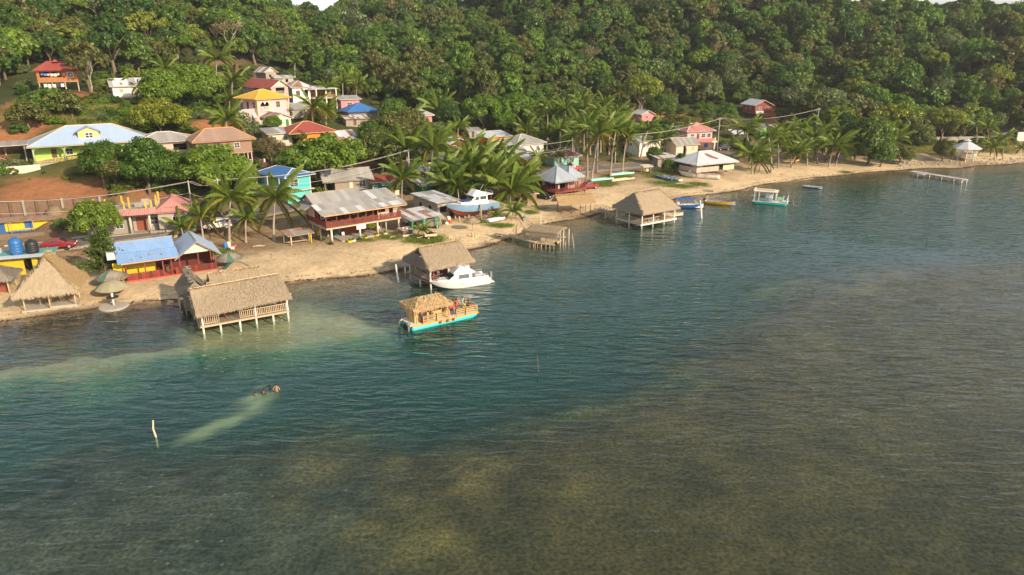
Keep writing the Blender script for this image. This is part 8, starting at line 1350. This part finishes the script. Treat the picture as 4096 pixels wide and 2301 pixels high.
# ------------------------------------------------------------------ vehicles
TYRE = mat('tyre rubber', (.025, .024, .023), .85, .15, 4); RIM = mat('wheel rim', (.45, .44, .42), .4, .1, 4, metal=.5); LAMP = mat('lamp glass', (.75, .72, .65), .2, .05, 3); REDL = mat('tail lamp', (.5, .02, .02), .3, .05, 3); CARG = mat('car glass', (.035, .04, .045), .05, .05, 2, spec=.7)
def car(name, label, u, v, yaw, paint, kind='sedan', s=1.0, cat='car', p=None, road=False):
    """u, v: ground under its middle; front toward +x"""
    p = drop(u, v) if p is None else np.array(p)
    if road:
        for _ in range(4): p = gz(u, v, road_z(p[0], p[1]))
    o = empty(name, p, R(yaw), label, cat); o.scale = (s, s, s)
    if kind == 'sedan': B = [(-2.2, .70, .42, .72), (-2.1, .80, .30, .92), (-1.4, .85, .25, .96), (0, .86, .24, .93), (1.1, .85, .25, .90), (1.9, .80, .28, .76), (2.2, .68, .34, .60)]; Cb = [(-1.75, .74, .60, .92, .98), (-1.0, .76, .60, .92, 1.38), (.15, .76, .60, .92, 1.40), (1.05, .76, .64, .90, .95)]; wx, wr = 1.35, .31
    elif kind == 'suv': B = [(-2.25, .78, .5, 1.0), (-2.15, .88, .40, 1.12), (0, .91, .36, 1.10), (1.0, .90, .36, 1.06), (2.0, .86, .40, .98), (2.25, .78, .48, .80)]; Cb = [(-2.15, .84, .72, 1.1, 1.5), (-1.95, .84, .72, 1.1, 1.76), (.1, .84, .72, 1.1, 1.76), (.95, .84, .74, 1.05, 1.12)]; wx, wr = 1.35, .36
    else: B = [(-2.55, .80, .5, 1.02), (-2.45, .86, .42, 1.05), (0, .88, .40, 1.05), (1.2, .88, .40, 1.05), (2.2, .85, .42, .98), (2.5, .78, .5, .82)]; Cb = [(-.75, .80, .68, 1.04, 1.5), (-.6, .80, .68, 1.04, 1.68), (.55, .80, .68, 1.04, 1.68), (1.25, .80, .70, 1.04, 1.10)]; wx, wr = 1.55, .36
    mb = MB(); st = []
    for x, hw, zb, zt in B: st.append([(x, -hw * .9, zb), (x, -hw, zb + .12), (x, -hw, zt - .12), (x, -hw * .92, zt), (x, hw * .92, zt), (x, hw, zt - .12), (x, hw, zb + .12), (x, hw * .9, zb)])
    for i in range(len(st) - 1):
        for j in range(8): mb.face([st[i][j], st[i][(j + 1) % 8], st[i + 1][(j + 1) % 8], st[i + 1][j]])
    mb.face(st[0]); mb.face(st[-1][::-1]); mb.build('body', paint, o, False)
    loft(o, 'cabin', paint, Cb)
    for sg in (1, -1):
        for i, nm in ((1, 'side_window'),):
            a, b, c0, c1 = Cb[1], Cb[2], Cb[0], Cb[3]
            def pt(x, f):
                k = 0
                while k < len(Cb) - 2 and x > Cb[k + 1][0]: k += 1
                t = (x - Cb[k][0]) / (Cb[k + 1][0] - Cb[k][0]); q = [Cb[k][j] + (Cb[k + 1][j] - Cb[k][j]) * t for j in range(5)]; return (x, sg * (q[1] + (q[2] - q[1]) * f + .012), q[3] + (q[4] - q[3]) * f)
            xm = (Cb[1][0] + Cb[2][0]) / 2; xs = [Cb[1][0] - (.25 if kind == 'sedan' else -.08), xm - .04, xm + .04, Cb[2][0] + .35] if kind != 'pickup' else [Cb[1][0] + .1, Cb[2][0] + .25]
            if kind == 'suv': xs = [-1.85, -1.15, -1.05, -.35, -.25, .45]
            for j in range(0, len(xs), 2): mb = MB(); mb.face([pt(xs[j], .14), pt(xs[j + 1], .14), pt(xs[j + 1], .84), pt(xs[j], .84)]); mb.build('side_window', CARG, o, fix=False)
    for (a, b), nm in (((Cb[2], Cb[3]), 'windscreen'), ((Cb[1], Cb[0]), 'rear_window')):
        f = lambda q, t, sg: (a[0] + (b[0] - a[0]) * t + (.015 if nm == 'windscreen' else -.015), sg * (a[2] * .92 + (b[2] * .92 - a[2] * .92) * t), a[4] + (b[4] - a[4]) * t + .015); mb = MB(); mb.face([f(0, .08, -1), f(0, .08, 1), f(0, .9, 1), f(0, .9, -1)]); mb.build(nm, CARG, o, fix=False)
    if kind == 'pickup': MB().box(-2.4, -.72, 1.06, -.85, .72, 1.075).build('load_bed', BLKM, o, fix=False); [MB().box(-2.5, sg * .84 - .05, 1.04, -.8, sg * .84 + .05, 1.16).build('bed_side', paint, o, fix=False) for sg in (1, -1)]
    for x in (wx, -wx):
        for sg in (1, -1):
            w = MB().lathe([(wr * .6, -.1), (wr * .97, -.1), (wr, -.05), (wr, .05), (wr * .97, .1), (wr * .6, .1)], 18).build('wheel', TYRE, o, True, loc=(x, sg * .80, wr), rot=(R(90), 0, 0)); MB().lathe([(.03, -.11), (wr * .58, -.105), (wr * .6, .105), (.03, .115)], 12).build('rim', RIM, w)
    xf, xr = B[-2][0], B[1][0]
    for sg in (1, -1): MB().box(B[-1][0] - .12, sg * .60 - .16, .60, B[-1][0] + .02, sg * .60 + .12, .74).build('headlight', LAMP, o, fix=False); MB().box(B[0][0] - .02, sg * .62 - .12, .66, B[0][0] + .1, sg * .62 + .12, .82).build('tail_light', REDL, o, fix=False)
    MB().box(B[-1][0] - .1, -.66, .34, B[-1][0] + .05, .66, .52).build('bumper', paint if kind == 'sedan' else BLKM, o, fix=False); MB().box(B[0][0] - .05, -.66, .36, B[0][0] + .1, .66, .52).build('bumper', paint if kind == 'sedan' else BLKM, o, fix=False)
    return o
CARP = lambda n, c: mat(n, c, .3, .06, 2, rnd=0, spec=.6, dirt=((.35, .28, .20), .15))
car('red_car', 'dark red sedan driving on the road at left', 240, 992, 20, CARP('red car paint', (.24, .012, .018)), 'sedan', 1.08, road=True)
car('olive_suv', 'dusty olive SUV parked under the green-post carport', 1715, 912, 200, CARP('olive car paint', (.20, .17, .11)), 'suv'); car('white_pickup', 'white pickup parked behind the olive SUV', 1668, 893, 22, CARP('white car paint', (.72, .69, .62)), 'pickup', cat='pickup')
car('black_car', 'shiny black car parked beside the twin-roof house', 2172, 794, -35, CARP('black car paint', (.02, .022, .028)), 'sedan'); car('red_pickup', 'red pickup showing behind the right corner of twin-roof house', 2352, 757, 215, CARP('faded red paint', (.25, .03, .03)), 'pickup', cat='pickup'); car('dark_pickup', 'dark pickup parked by the utility pole with lamp arm', 2890, 601, 200, CARP('charcoal paint', (.035, .04, .05)), 'suv', cat='car'); car('red_car', 'small red car parked on the road above twin roofs', 2295, 684, 25, CARP('bright red paint', (.42, .03, .03)), 'sedan', road=True); car('white_car', 'white car half hidden by palms on the coast road', 872, 915, 205, CARP('white car paint', (.72, .69, .62)), 'suv', road=True); car('dark_red_car', 'dark red car under the carport at left edge', 5, 658, 30, CARP('maroon car paint', (.22, .02, .025)), 'sedan'); car('dark_car', 'dark car parked behind the big tin-roofed restaurant', 1465, 785, 30, CARP('charcoal paint', (.035, .04, .05)), 'sedan')
def bicycle(u, v, yaw, label):
    p = drop(u, v)
    for _ in range(4): p = gz(u, v, road_z(p[0], p[1]))
    o = empty('bicycle', p + np.array([0, 0, .02]), R(yaw), label, 'bicycle'); m = BLKM
    for x in (-.52, .52):
        w = MB().tube([(x + .33 * math.cos(a), 0, .34 + .33 * math.sin(a)) for a in np.linspace(0, 2 * math.pi, 19)], .022, 5).build('wheel', TYRE, o, True); sp_ = MB(); [sp_.bar((x - .32 * math.cos(a), 0, .34 - .32 * math.sin(a)), (x + .32 * math.cos(a), 0, .34 + .32 * math.sin(a)), .008) for a in (0, .8, 1.6, 2.4)]; sp_.build('spokes', RIM, w, fix=False)
    f = MB()
    for a, b in (((-.52, 0, .34), (-.1, 0, .34)), ((-.1, 0, .34), (-.22, 0, .82)), ((-.52, 0, .34), (-.2, 0, .74)), ((-.2, 0, .74), (.38, 0, .82)), ((-.1, 0, .34), (.4, 0, .74)), ((.36, 0, .88), (.52, 0, .34))): f.bar(a, b, .035)
    f.build('frame', m, o); MB().box(-.33, -.06, .86, -.1, .06, .9).build('saddle', m, o, fix=False); MB().bar((.34, -.26, .98), (.34, .26, .98), .03).build('handlebar', m, o); MB().lathe([(.02, -.02), (.09, -.02), (.09, .02), (.02, .02)], 10).build('crank', RIM, o, loc=(-.1, 0, .34), rot=(R(90), 0, 0))
bicycle(315, 1000, 20, 'dark bicycle leaning at the roadside beside the red car'); bicycle(644, 950, 22, 'dark bicycle on the road behind the blue-roofed bar')
# ------------------------------------------------------------------ people
SK1 = mat('brown skin', (.20, .10, .06), .6, .05, 3, rnd=.0); SK2 = mat('tan skin', (.42, .23, .14), .6, .05, 3, rnd=.0); HAIR = mat('black hair', (.015, .012, .01), .7, .1, 5)
def cloth(c): return mat('cloth %.2f %.2f %.2f' % c, c, .85, .15, 6, rnd=0)
def skinned(name, V, E, Rr, m, par, root=0):
    me = bpy.data.meshes.new(name); me.from_pydata(V, E, []); o = mobj(name, me, m, par); md = o.modifiers.new('skin', 'SKIN'); md.use_smooth_shade = True
    for i, r in enumerate(Rr): me.skin_vertices[0].data[i].radius = r if isinstance(r, tuple) else (r, r); me.skin_vertices[0].data[i].use_root = i == root
    sb = o.modifiers.new('smooth', 'SUBSURF'); sb.levels = 1; sb.render_levels = 1; return o
def person(label, xyz, yaw, pose='stand', top=None, bottom=None, skin=SK1, hat=None, s=1.0, arms='down', hairc=HAIR, group=None, cut=None):
    o = empty('person', xyz, yaw, label, 'person', group); o.scale = (s, s, s); sit = pose == 'sit'; dz = -.47 if sit else 0
    # pelvis, waist, chest, neck, head, crown
    V = [(0, 0, .93 + dz), (0, .01, 1.10 + dz), (0, .0, 1.30 + dz), (0, .01, 1.46 + dz), (0, -.015, 1.56 + dz), (0, -.01, 1.66 + dz)]; Rr = [(.145, .10), (.125, .09), (.155, .10), (.055, .055), (.078, .092), (.072, .085)]; E = [(i, i + 1) for i in range(5)]; J = {}
    for k, sg in (('l', 1), ('r', -1)):
        a = len(V); el, wr, ha = {'down': ((.24, .03, 1.13), (.25, -.04, .90), (.24, -.07, .80)), 'up': ((.27, -.05, 1.22), (.20, -.20, 1.42), (.14, -.24, 1.52)), 'front': ((.24, -.06, 1.14), (.16, -.26, 1.14), (.12, -.34, 1.16)), 'hip': ((.34, .06, 1.16), (.22, -.06, .98), (.16, -.08, .96))}[arms if not (arms == 'mix') else ('up' if sg > 0 else 'down')]
        V += [(sg * .17, .0, 1.39 + dz)] + [(sg * q[0], q[1], q[2] + dz) for q in (el, wr, ha)]; Rr += [.062, .046, .034, (.036, .022)]; E += [(2, a), (a, a + 1), (a + 1, a + 2), (a + 2, a + 3)]
        # thumb and fingers
        d = Vector(V[a + 3]) - Vector(V[a + 2]); d.normalize(); b = len(V); hnd = Vector(V[a + 3]); V += [tuple(hnd + d * .07 + Vector((sg * .0, -.012, 0))), tuple(hnd + Vector((-sg * .035, -.035, 0)) + d * .02)]; Rr += [.014, .012]; E += [(a + 3, b), (a + 3, b + 1)]
        c = len(V)
        if cut is None:
            L_ = [(sg * .10, 0, .88), (sg * .11, -.42, .90), (sg * .11, -.44, .50), (sg * .11, -.56, .47)] if sit else [(sg * .095, 0, .86), (sg * .105, -.015, .49), (sg * .11, .03, .09), (sg * .12, -.12, .04)]
            V += [(q[0], q[1], q[2] + dz) for q in L_]; Rr += [.088, .060, .042, (.042, .03)]; E += [(0, c), (c, c + 1), (c + 1, c + 2), (c + 2, c + 3)]
    skinned('body', V, E, Rr, skin, o)
    if top:
        tv = [V[0], V[1], V[2], (V[2][0], V[2][1], V[2][2] + .1), V[6], tuple((Vector(V[6]) + Vector(V[7])) * .5), V[12], tuple((Vector(V[12]) + Vector(V[13])) * .5)] if cut is None or True else []
        i_r = 6 + 6 + (4 if cut is None else 0); tv[6] = V[i_r]; tv[7] = tuple((Vector(V[i_r]) + Vector(V[i_r + 1])) * .5); skinned('shirt', tv, [(0, 1), (1, 2), (2, 3), (2, 4), (4, 5), (2, 6), (6, 7)], [(.155, .112), (.138, .105), (.170, .116), (.09, .075), .076, .066, .076, .066], cloth(top), o)
    if bottom and cut is None:
        i1, i2 = 12, 12 + 10; k = .75; f = lambda i: tuple(Vector(V[i]).lerp(Vector(V[i + 1]), k)); skinned('shorts', [V[0], (0, 0, V[0][2] + .1), V[i1], f(i1), V[i2], f(i2)], [(0, 1), (0, 2), (2, 3), (0, 4), (4, 5)], [(.158, .115), (.14, .105), .102, .09, .102, .09], cloth(bottom), o)
    h = Vector(V[4]); MB().lathe([(.085, 0), (.092, .05), (.08, .10), (.04, .135), (.01, .14)], 10).build('hair', cloth(hat) if hat else hairc, o, True, loc=(h.x, h.y + .02, h.z + .01))
    if hat: MB().lathe([(.05, 0), (.15, -.005), (.15, .01), (.05, .015)], 12).build('hat_brim', cloth(hat), o, loc=(h.x, h.y, h.z + .04))
    for sg in (-1, 1): MB().lathe([(.004, -.008), (.011, 0), (.004, .008)], 6).build('eye', WHITE, o, loc=(sg * .03, h.y - .088, h.z + .01))
    MB().tube([(0, h.y - .085, h.z + .01), (0, h.y - .108, h.z - .025)], [.008, .014], 5).build('nose', skin, o); MB().box(-.022, h.y - .092, h.z - .055, .022, h.y - .08, h.z - .047).build('mouth', mat('lips', (.25, .08, .06), .6), o, fix=False)
    return o
RF = TK; pr = lambda x, y: loc2w(RF, x, y, .58)
GRP = 'people aboard the thatched raft'
for lb, x, y, yw, ps, tp, bt, sk, ht, ar in [
 ('person in orange life vest and blue shorts standing at the raft stern', 1.55, .55, 20, 'stand', (.75, .12, .03), (.03, .12, .30), SK1, None, 'front'), ('person in black beside the orange vest at raft stern', 1.95, .75, 200, 'stand', (.03, .03, .035), (.03, .03, .03), SK1, None, 'hip'),
 ('person with orange shirt leaning on the bamboo bar', 3.0, .75, 190, 'stand', (.78, .14, .05), (.05, .16, .30), SK2, None, 'front'), ('person in dark grey shirt at the right end of the bamboo bar', 4.75, .7, 200, 'stand', (.07, .07, .065), (.20, .22, .08), SK1, None, 'front'), ('bartender in yellow shirt behind the bamboo bar', 3.9, 2.0, 20, 'stand', (.7, .32, .03), (.05, .05, .05), SK1, None, 'down'),
 ('person in bright orange-red top and black shorts facing the bar', 5.55, .65, 10, 'stand', (.75, .10, .05), (.02, .02, .025), SK1, None, 'hip'), ('person in magenta dress beside the orange-red top', 5.95, .95, 60, 'stand', (.38, .02, .18), (.38, .02, .18), SK1, None, 'down'), ('person with bare shoulders and coral sarong in the crowd', 6.3, 1.6, 120, 'stand', (.60, .22, .18), (.7, .12, .10), SK2, None, 'down'), ('person in long coral dress amid the raft crowd', 6.85, 1.55, 200, 'stand', (.72, .12, .09), (.72, .12, .09), SK1, None, 'mix'), ('person in dark floral shirt at the raft rear rail', 7.3, 2.3, 190, 'stand', (.03, .03, .05), (.5, .48, .42), SK2, None, 'front'), ('tall person in mint green shirt near the raft bow', 7.9, 2.0, 160, 'stand', (.30, .62, .48), (.35, .40, .45), SK1, None, 'mix'), ('person in navy shirt left of the mint green one', 7.0, 2.5, 170, 'stand', (.06, .05, .12), (.05, .05, .06), SK1, None, 'down'),
 ('person in yellow shirt and yellow hat seated on raft bench', 7.35, .5, 180, 'sit', (.78, .55, .02), (.7, .68, .6), SK1, (.8, .6, .1), 'front'), ('person in black seated at the raft bow corner', 8.5, 1.5, 250, 'sit', (.03, .03, .04), (.03, .03, .04), SK1, None, 'front'), ('person in coral top seated at the raft bow', 8.3, .6, 200, 'sit', (.6, .10, .08), (.05, .05, .07), SK1, None, 'down'), ('person in black and yellow shirt seated near raft gate', 6.35, .5, 170, 'sit', (.10, .09, .04), (.04, .04, .05), SK1, None, 'down')]:
    person(lb, pr(x, y) if ps == 'stand' else loc2w(RF, x, y, .58), R(33 + yw), ps, tp, bt, sk, ht, arms=ar, group=GRP)
person('woman in red top and denim shorts standing in the dock hut', loc2w(DH, 2.1, 1.3, 1.0), R(20), 'stand', (.62, .02, .03), (.28, .36, .45), SK1, arms='up'); person('boy in red shirt standing on the white launch bow', loc2w(WB, 8.1, .1, 1.24), R(60), 'stand', (.60, .02, .03), (.05, .06, .10), SK1, s=.72, arms='front')
for lb, u, v, sk, tp, up, yw, sc_ in [('bare-backed swimmer standing waist deep', 1107, 1566, SK2, None, .93, 175, 1.05), ('swimmer in dark shirt chest deep in the middle', 1056, 1577, SK1, (.02, .02, .03), 1.13, 190, 1.0), ('swimmer shoulder deep on the left of the group', 1023, 1582, SK1, None, 1.30, 185, .95), ('swimmer with only head and shoulder above water', 1079, 1552, SK1, None, 1.38, 120, 1.0)]:
    p = gz(u, v, 0); person(lb, (p[0], p[1], -up * sc_), R(yw), 'stand', tp, (.02, .02, .02), sk, s=sc_, arms='hip' if tp is None and up < 1 else 'front', group='swimmers in the shallows')
p = drop(1314, 958); person('child in turquoise top standing under the stilt restaurant', p, R(180), 'stand', (.05, .42, .40), (.55, .48, .35), SK1, s=.8); p = drop(1345, 946); person('person seated on the blue plastic chair under the restaurant', p + np.array([0, 0, .0]), R(100), 'sit', (.15, .16, .25), (.05, .05, .08), SK1, arms='front'); p = drop(1372, 948); person('person in orange shirt seated on a white chair under restaurant', p, R(200), 'sit', (.75, .25, .02), (.3, .2, .15), SK1, arms='down')
person('person in white with yellow hat at the twin-roof house stairs', loc2w(TH, 1.3, .5, 1.0), R(30), 'stand', (.72, .70, .64), (.7, .66, .58), SK1, (.8, .5, .05), arms='down')
# ------------------------------------------------------------------ things on the sand
BLP = mat('blue chair plastic', (.03, .30, .42), .4, .05, 3); WHP = mat('white chair plastic', (.78, .76, .72), .4, .05, 3)
chair('turquoise plastic chair under the stilt restaurant', drop(1345, 947), R(120), BLP); chair('white plastic chair with seated orange shirt', drop(1373, 949), R(200), WHP); chair('white plastic chair left of the round white stilt', drop(1517, 924), R(30), WHP)
def barrel(u, v, m, label, r=.3, h=.9, name='barrel'):
    o = empty(name, drop(u, v), 0, label, 'barrel'); MB().lathe([(r * .95, -.1), (r, .05), (r, h * .33), (r * 1.05, h * .36), (r, h * .39), (r, h * .64), (r * 1.05, h * .67), (r, h * .7), (r, h), (r * .9, h), (r * .88, h - .06), (.02, h - .06)], 16).build('barrel_body', m, o, True)
barrel(902, 992, TBL, 'blue drum at the foot of the wind-blown palm'); barrel(917, 990, CREAM, 'dirty white drum beside the blue drum'); barrel(1795, 888, CREAM, 'white drum beside the red bags near the cruiser', .36, 1.0); barrel(1276, 940, YELW, 'yellow drum behind the restaurant corner', .35, .9)
def lump(u, v, r, m, label, name, cat, p=None, n=1):
    p = drop(u, v) if p is None else p; o = empty(name, p, random.random() * 6, label, cat); bm = bmesh.new(); bmesh.ops.create_icosphere(bm, subdivisions=3, radius=r); g_ = random.Random(u * 7 + v)
    ph = [g_.uniform(0, 6) for _ in range(6)]
    for q in bm.verts: k = 1 + .16 * math.sin(q.co.x / r * 4 + ph[0]) * math.cos(q.co.y / r * 5 + ph[1]) + .12 * math.sin(q.co.z / r * 6 + ph[2] + q.co.x / r * 3); q.co *= k; q.co.z = q.co.z * .75 + r * .55; q.co.z = max(q.co.z, -.05)
    me = bpy.data.meshes.new(name); bm.to_mesh(me); bm.free(); me.polygons.foreach_set('use_smooth', [True] * len(me.polygons)); mobj('sack', me, m, o)
    MB().lathe([(.05, 0), (.08, .06), (.03, .12)], 8).build('knot', m, o, loc=(0, 0, r * 1.25))
BAGW = mat('white sack', (.66, .62, .56), .8, .2, 4); BAGR = mat('red sack', (.55, .10, .08), .7, .2, 4); BAGK = mat('black bin bag', (.015, .015, .017), .3, .2, 4)
lump(930, 998, .35, BAGW, 'white rubbish sack beside the drums', 'rubbish_sack', 'sack'); lump(940, 988, .3, BAGR, 'reddish rubbish sack behind the white one', 'rubbish_sack', 'sack'); lump(913, 1000, .25, BAGK, 'small black bag in front of the drums', 'rubbish_sack', 'sack'); lump(1800, 893, .42, BAGR, 'red rubbish sack beside the white drum', 'rubbish_sack', 'sack'); lump(1787, 897, .34, BAGW, 'white rubbish sack left of the red one', 'rubbish_sack', 'sack'); lump(2098, 872, .3, mat('blue bag', (.08, .25, .6), .6, .1, 4), 'light blue bag on the grass near the cove', 'rubbish_sack', 'sack')
# trailer, caged counter, planters
p = drop(1722, 955); o = empty('trailer', p, R(22), 'small wooden two-wheel trailer loaded with a black bag', 'trailer')
for b in ((-1.1, -.6, .55, 1.0, -.55, .95), (-1.1, .55, .55, 1.0, .6, .95), (-1.1, -.55, .55, -1.05, .55, .95), (.95, -.55, .55, 1.0, .55, .95), (-1.05, -.55, .5, .95, .55, .55)): box(o, 'side_board', TAN, *b)
for y in (-.68, .68): w = MB().lathe([(.15, -.08), (.30, -.08), (.32, 0), (.30, .08), (.15, .08)], 14).build('wheel', TYRE, o, True, loc=(-.5, y, .32), rot=(R(90), 0, 0)); MB().lathe([(.02, -.09), (.15, -.085), (.15, .085), (.02, .09)], 10).build('hub', TAN, w)
MB().bar((-1.1, 0, .55), (-2.3, 0, .35), .1).build('drawbar', TAN, o); lump(0, 0, .5, BAGK, 'black bin bag lying in the wooden trailer', 'rubbish_sack', 'sack', p=np.array(loc2w(o, .2, 0, .56)))
p = drop(1612, 948); o = empty('caged_counter', p, R(35), 'weathered counter with mesh panels and clutter on top', 'counter'); box(o, 'counter_base', CREAM, 0, 0, -.3, 1.9, 1.8, .3); box(o, 'counter_box', BROWNW, .05, .05, .303, 1.85, 1.75, 1.1); box(o, 'counter_top', CONC, -.2, -.2, 1.103, 2.1, 2.0, 1.18)
for i in range(3): box(o, 'mesh_panel', DKWOOD, .1 + i * .6, -.02, .36, .62 + i * .6, .045, 1.05)
for i in range(5): box(o, 'top_clutter', random.choice([WHP, GREENP, BROWNW]), .1 + i * .35, .3 + (i % 2) * .6, 1.183, .4 + i * .35, .6 + (i % 2) * .6, 1.3 + .05 * (i % 3))
for u, v, m, lb in [(1324, 978, TYRE, 'black tyre planter at the outer thin stilt'), (1400, 970, YELW, 'yellow painted tyre planter in front of the patio'), (1415, 966, CREAM, 'cream tyre planter beside the yellow one'), (1440, 961, TYRE, 'black tyre planter by the second round stilt'), (1464, 955, YELW, 'yellow tyre planter left of croton bush'), (1508, 945, YELW, 'yellow tub planter right of croton bush'), (1541, 938, CREAM, 'pale stone planter by the third stilt'), (1290, 960, TYRE, 'black tyre planter with green bush at restaurant corner')]:
    o = empty('tyre_planter', drop(u, v), 0, lb, 'planter'); MB().lathe([(.30, -.05), (.40, .02), (.42, .15), (.38, .28), (.27, .30), (.25, .12), (.02, .12)], 16).build('tyre', m, o, True); c = mobj('plant', SPEC['f_bright' if u != 1464 else 'f_yellow'][0][0], None, o, (0, 0, .45)); r_ = .5 if u == 1290 else .3; c.scale = (r_, r_, r_); c['kind'] = 'stuff'
# white cross, sign, stump, driftwood, wrack line
p = drop(2856, 600); o = empty('white_cross', p, R(10), 'tall white cross beside the coast road', 'cross'); MB().box(-.2, -.12, -.3, .2, .12, 3.6).build('upright', WHITE, o, fix=False); MB().box(-.85, -.115, 2.2, .85, .115, 2.6).build('crossbar', WHITE, o, fix=False)
p = drop(2822, 604); o = empty('notice_board', p, R(12), 'small blue notice board near the white cross', 'sign'); MB().box(-.6, -.03, 1.0, .6, .03, 2.2).build('panel', BLUEP, o, fix=False); [MB().box(x - .05, .031, -.3, x + .05, .13, 2.2).build('leg', WOOD, o, fix=False) for x in (-.5, .5)]
p = drop(277, 430); o = empty('tree_stump', p, 0, 'bare sawn-off trunk on the slope below the stilt house', 'stump'); MB().tube([(0, 0, -.3), (0, 0, 1.4), (.1, 0, 2.8), (-.1, .1, 3.6)], [.5, .38, .34, .28], 9).build('trunk', TAN, o, True)
for u, v, l, a, lb in [(3120, 700, 3.5, 5, 'driftwood log on the right-hand sand'), (3640, 690, 4, -20, 'dark driftwood branch at the root of long dock'), (2850, 770, 2.2, 25, 'pale driftwood on the waterline near the yellow boat'), (1560, 955, 1.4, 60, 'twisted driftwood root on the grass patch'), (1010, 990, 2.0, 15, 'fallen stick under the beach palms'), (2700, 738, 2.6, 15, 'pale plank on the grass below the skiffs')]:
    p = drop(u, v); o = empty('driftwood', p + np.array([0, 0, .1]), R(a), lb, 'driftwood'); MB().tube([(0, 0, 0), (l * .4, .1, .08), (l * .8, -.1, .05), (l, .05, .12)], [.12, .10, .07, .03], 7).build('log', TAN, o, True); MB().tube([(l * .5, 0, .05), (l * .7, .4, .25)], [.05, .02], 5).build('branch', TAN, o)
g_ = np.random.default_rng(8); V = []; T = []
SH = SHORE[3:36]; seg = np.diff(SH, axis=0); Ls = np.linalg.norm(seg, axis=1)
for i in range(len(seg)):
    nrm = np.array([-seg[i][1], seg[i][0]]) / Ls[i]; nrm = nrm if shore_dist(*(SH[i] + seg[i] / 2 + nrm)) > 0 else -nrm
    for k in range(int(Ls[i] * 26)):
        f = g_.random(); band = .9 + .5 * math.sin((SH[i][0] + f * seg[i][0]) * .35) + g_.normal() * .22 + (1.8 if g_.random() < .16 else 0); q = SH[i] + seg[i] * f + nrm * max(band, .2); z = gh(*q) + .02; a = g_.uniform(0, 6.28); l = g_.uniform(.08, .28); d = np.array([math.cos(a), math.sin(a), 0]) * l; w = np.array([-math.sin(a), math.cos(a), 0]) * l * .3; c = np.array([q[0], q[1], z]); V.append(np.stack([c - d, c - w, c + d + np.array([0, 0, .03]), c + w + np.array([0, 0, .05])])); T.append(g_.uniform(.6, 1.4))
me = quads('seaweed_wrack', np.array(V), np.array(T)); me.materials.append(leafmat('dry weed', (.055, .04, .025), (.055, .04, .025), .0)); o = mobj('seaweed_wrack', me, None, kind='stuff'); tag(o, 'thin dark line of seaweed washed up along the sand', 'seaweed')
V = []; T = []
for i in range(2600):
    u, v = g_.uniform(0, 3300), g_.uniform(600, 1250); p = gz(u, v, 1.2); s_ = shore_dist(*p[:2])
    if not 1 < s_ < 34: continue
    z = gh(p[0], p[1]); r_ = g_.uniform(.04, .14); a = g_.normal(size=3); a /= np.linalg.norm(a); b = np.cross(a, [0, 0, 1.0]); b /= np.linalg.norm(b) + 1e-6; c = np.array([p[0], p[1], z + r_ * .3])
    V.append(np.stack([c - b * r_, c + np.array([0, 0, r_]), c + b * r_, c + a * r_ * .6])); T.append(g_.choice([.5, 1, 1.6, 5.0], p=[.4, .35, .17, .08]))
me = quads('beach_litter', np.array(V), np.array(T)); me.materials.append(leafmat('litter', (.12, .09, .06), (.12, .09, .06), .0)); o = mobj('beach_litter', me, None, kind='stuff'); tag(o, 'scattered leaves, twigs and litter on the sand', 'litter')
# stones at the right-hand shore
V = []; g2 = random.Random(4); mb = MB()
for i in range(240):
    u = g2.uniform(3580, 4110); v = 660 - (u - 3580) * .03 + g2.uniform(-14, 10); p = drop(u, v); r_ = g2.uniform(.12, .5); n_ = len(mb.v); q = [Vector((g2.uniform(.6, 1) * math.cos(a), g2.uniform(.6, 1) * math.sin(a), 0)) * r_ for a in np.linspace(0, 5.2, 6)]; c = Vector(p); tp = c + Vector((0, 0, r_ * .6))
    for k in range(6): mb.face([c + q[k] - Vector((0, 0, .1)), c + q[(k + 1) % 6] - Vector((0, 0, .1)), c + q[(k + 1) % 6] * .7 + Vector((0, 0, r_ * .45)), c + q[k] * .7 + Vector((0, 0, r_ * .45))]); mb.face([c + q[k] * .7 + Vector((0, 0, r_ * .45)), c + q[(k + 1) % 6] * .7 + Vector((0, 0, r_ * .45)), tp])
o = mb.build('shore_stones', CONC, None, kind='stuff', fix=False); tag(o, 'grey rubble stones along the right-hand shore', 'stones')
# ------------------------------------------------------------------ the warm damp air
m, nt, b = nodes('air'); nt.nodes.remove(b); pv = nt.nodes.new('ShaderNodeVolumePrincipled'); pv.inputs['Color'].default_value = (.94, .95, .97, 1); pv.inputs['Density'].default_value = .00015; pv.inputs['Anisotropy'].default_value = .2; nt.links.new(pv.outputs[0], nt.nodes['Material Output'].inputs['Volume'])
hz = MB().box(gx[0] - 9, gy[0] - 9, -6, gx[-1] + 9, gy[-1] + 9, 86).build('haze', m, None, kind='stuff', fix=False)
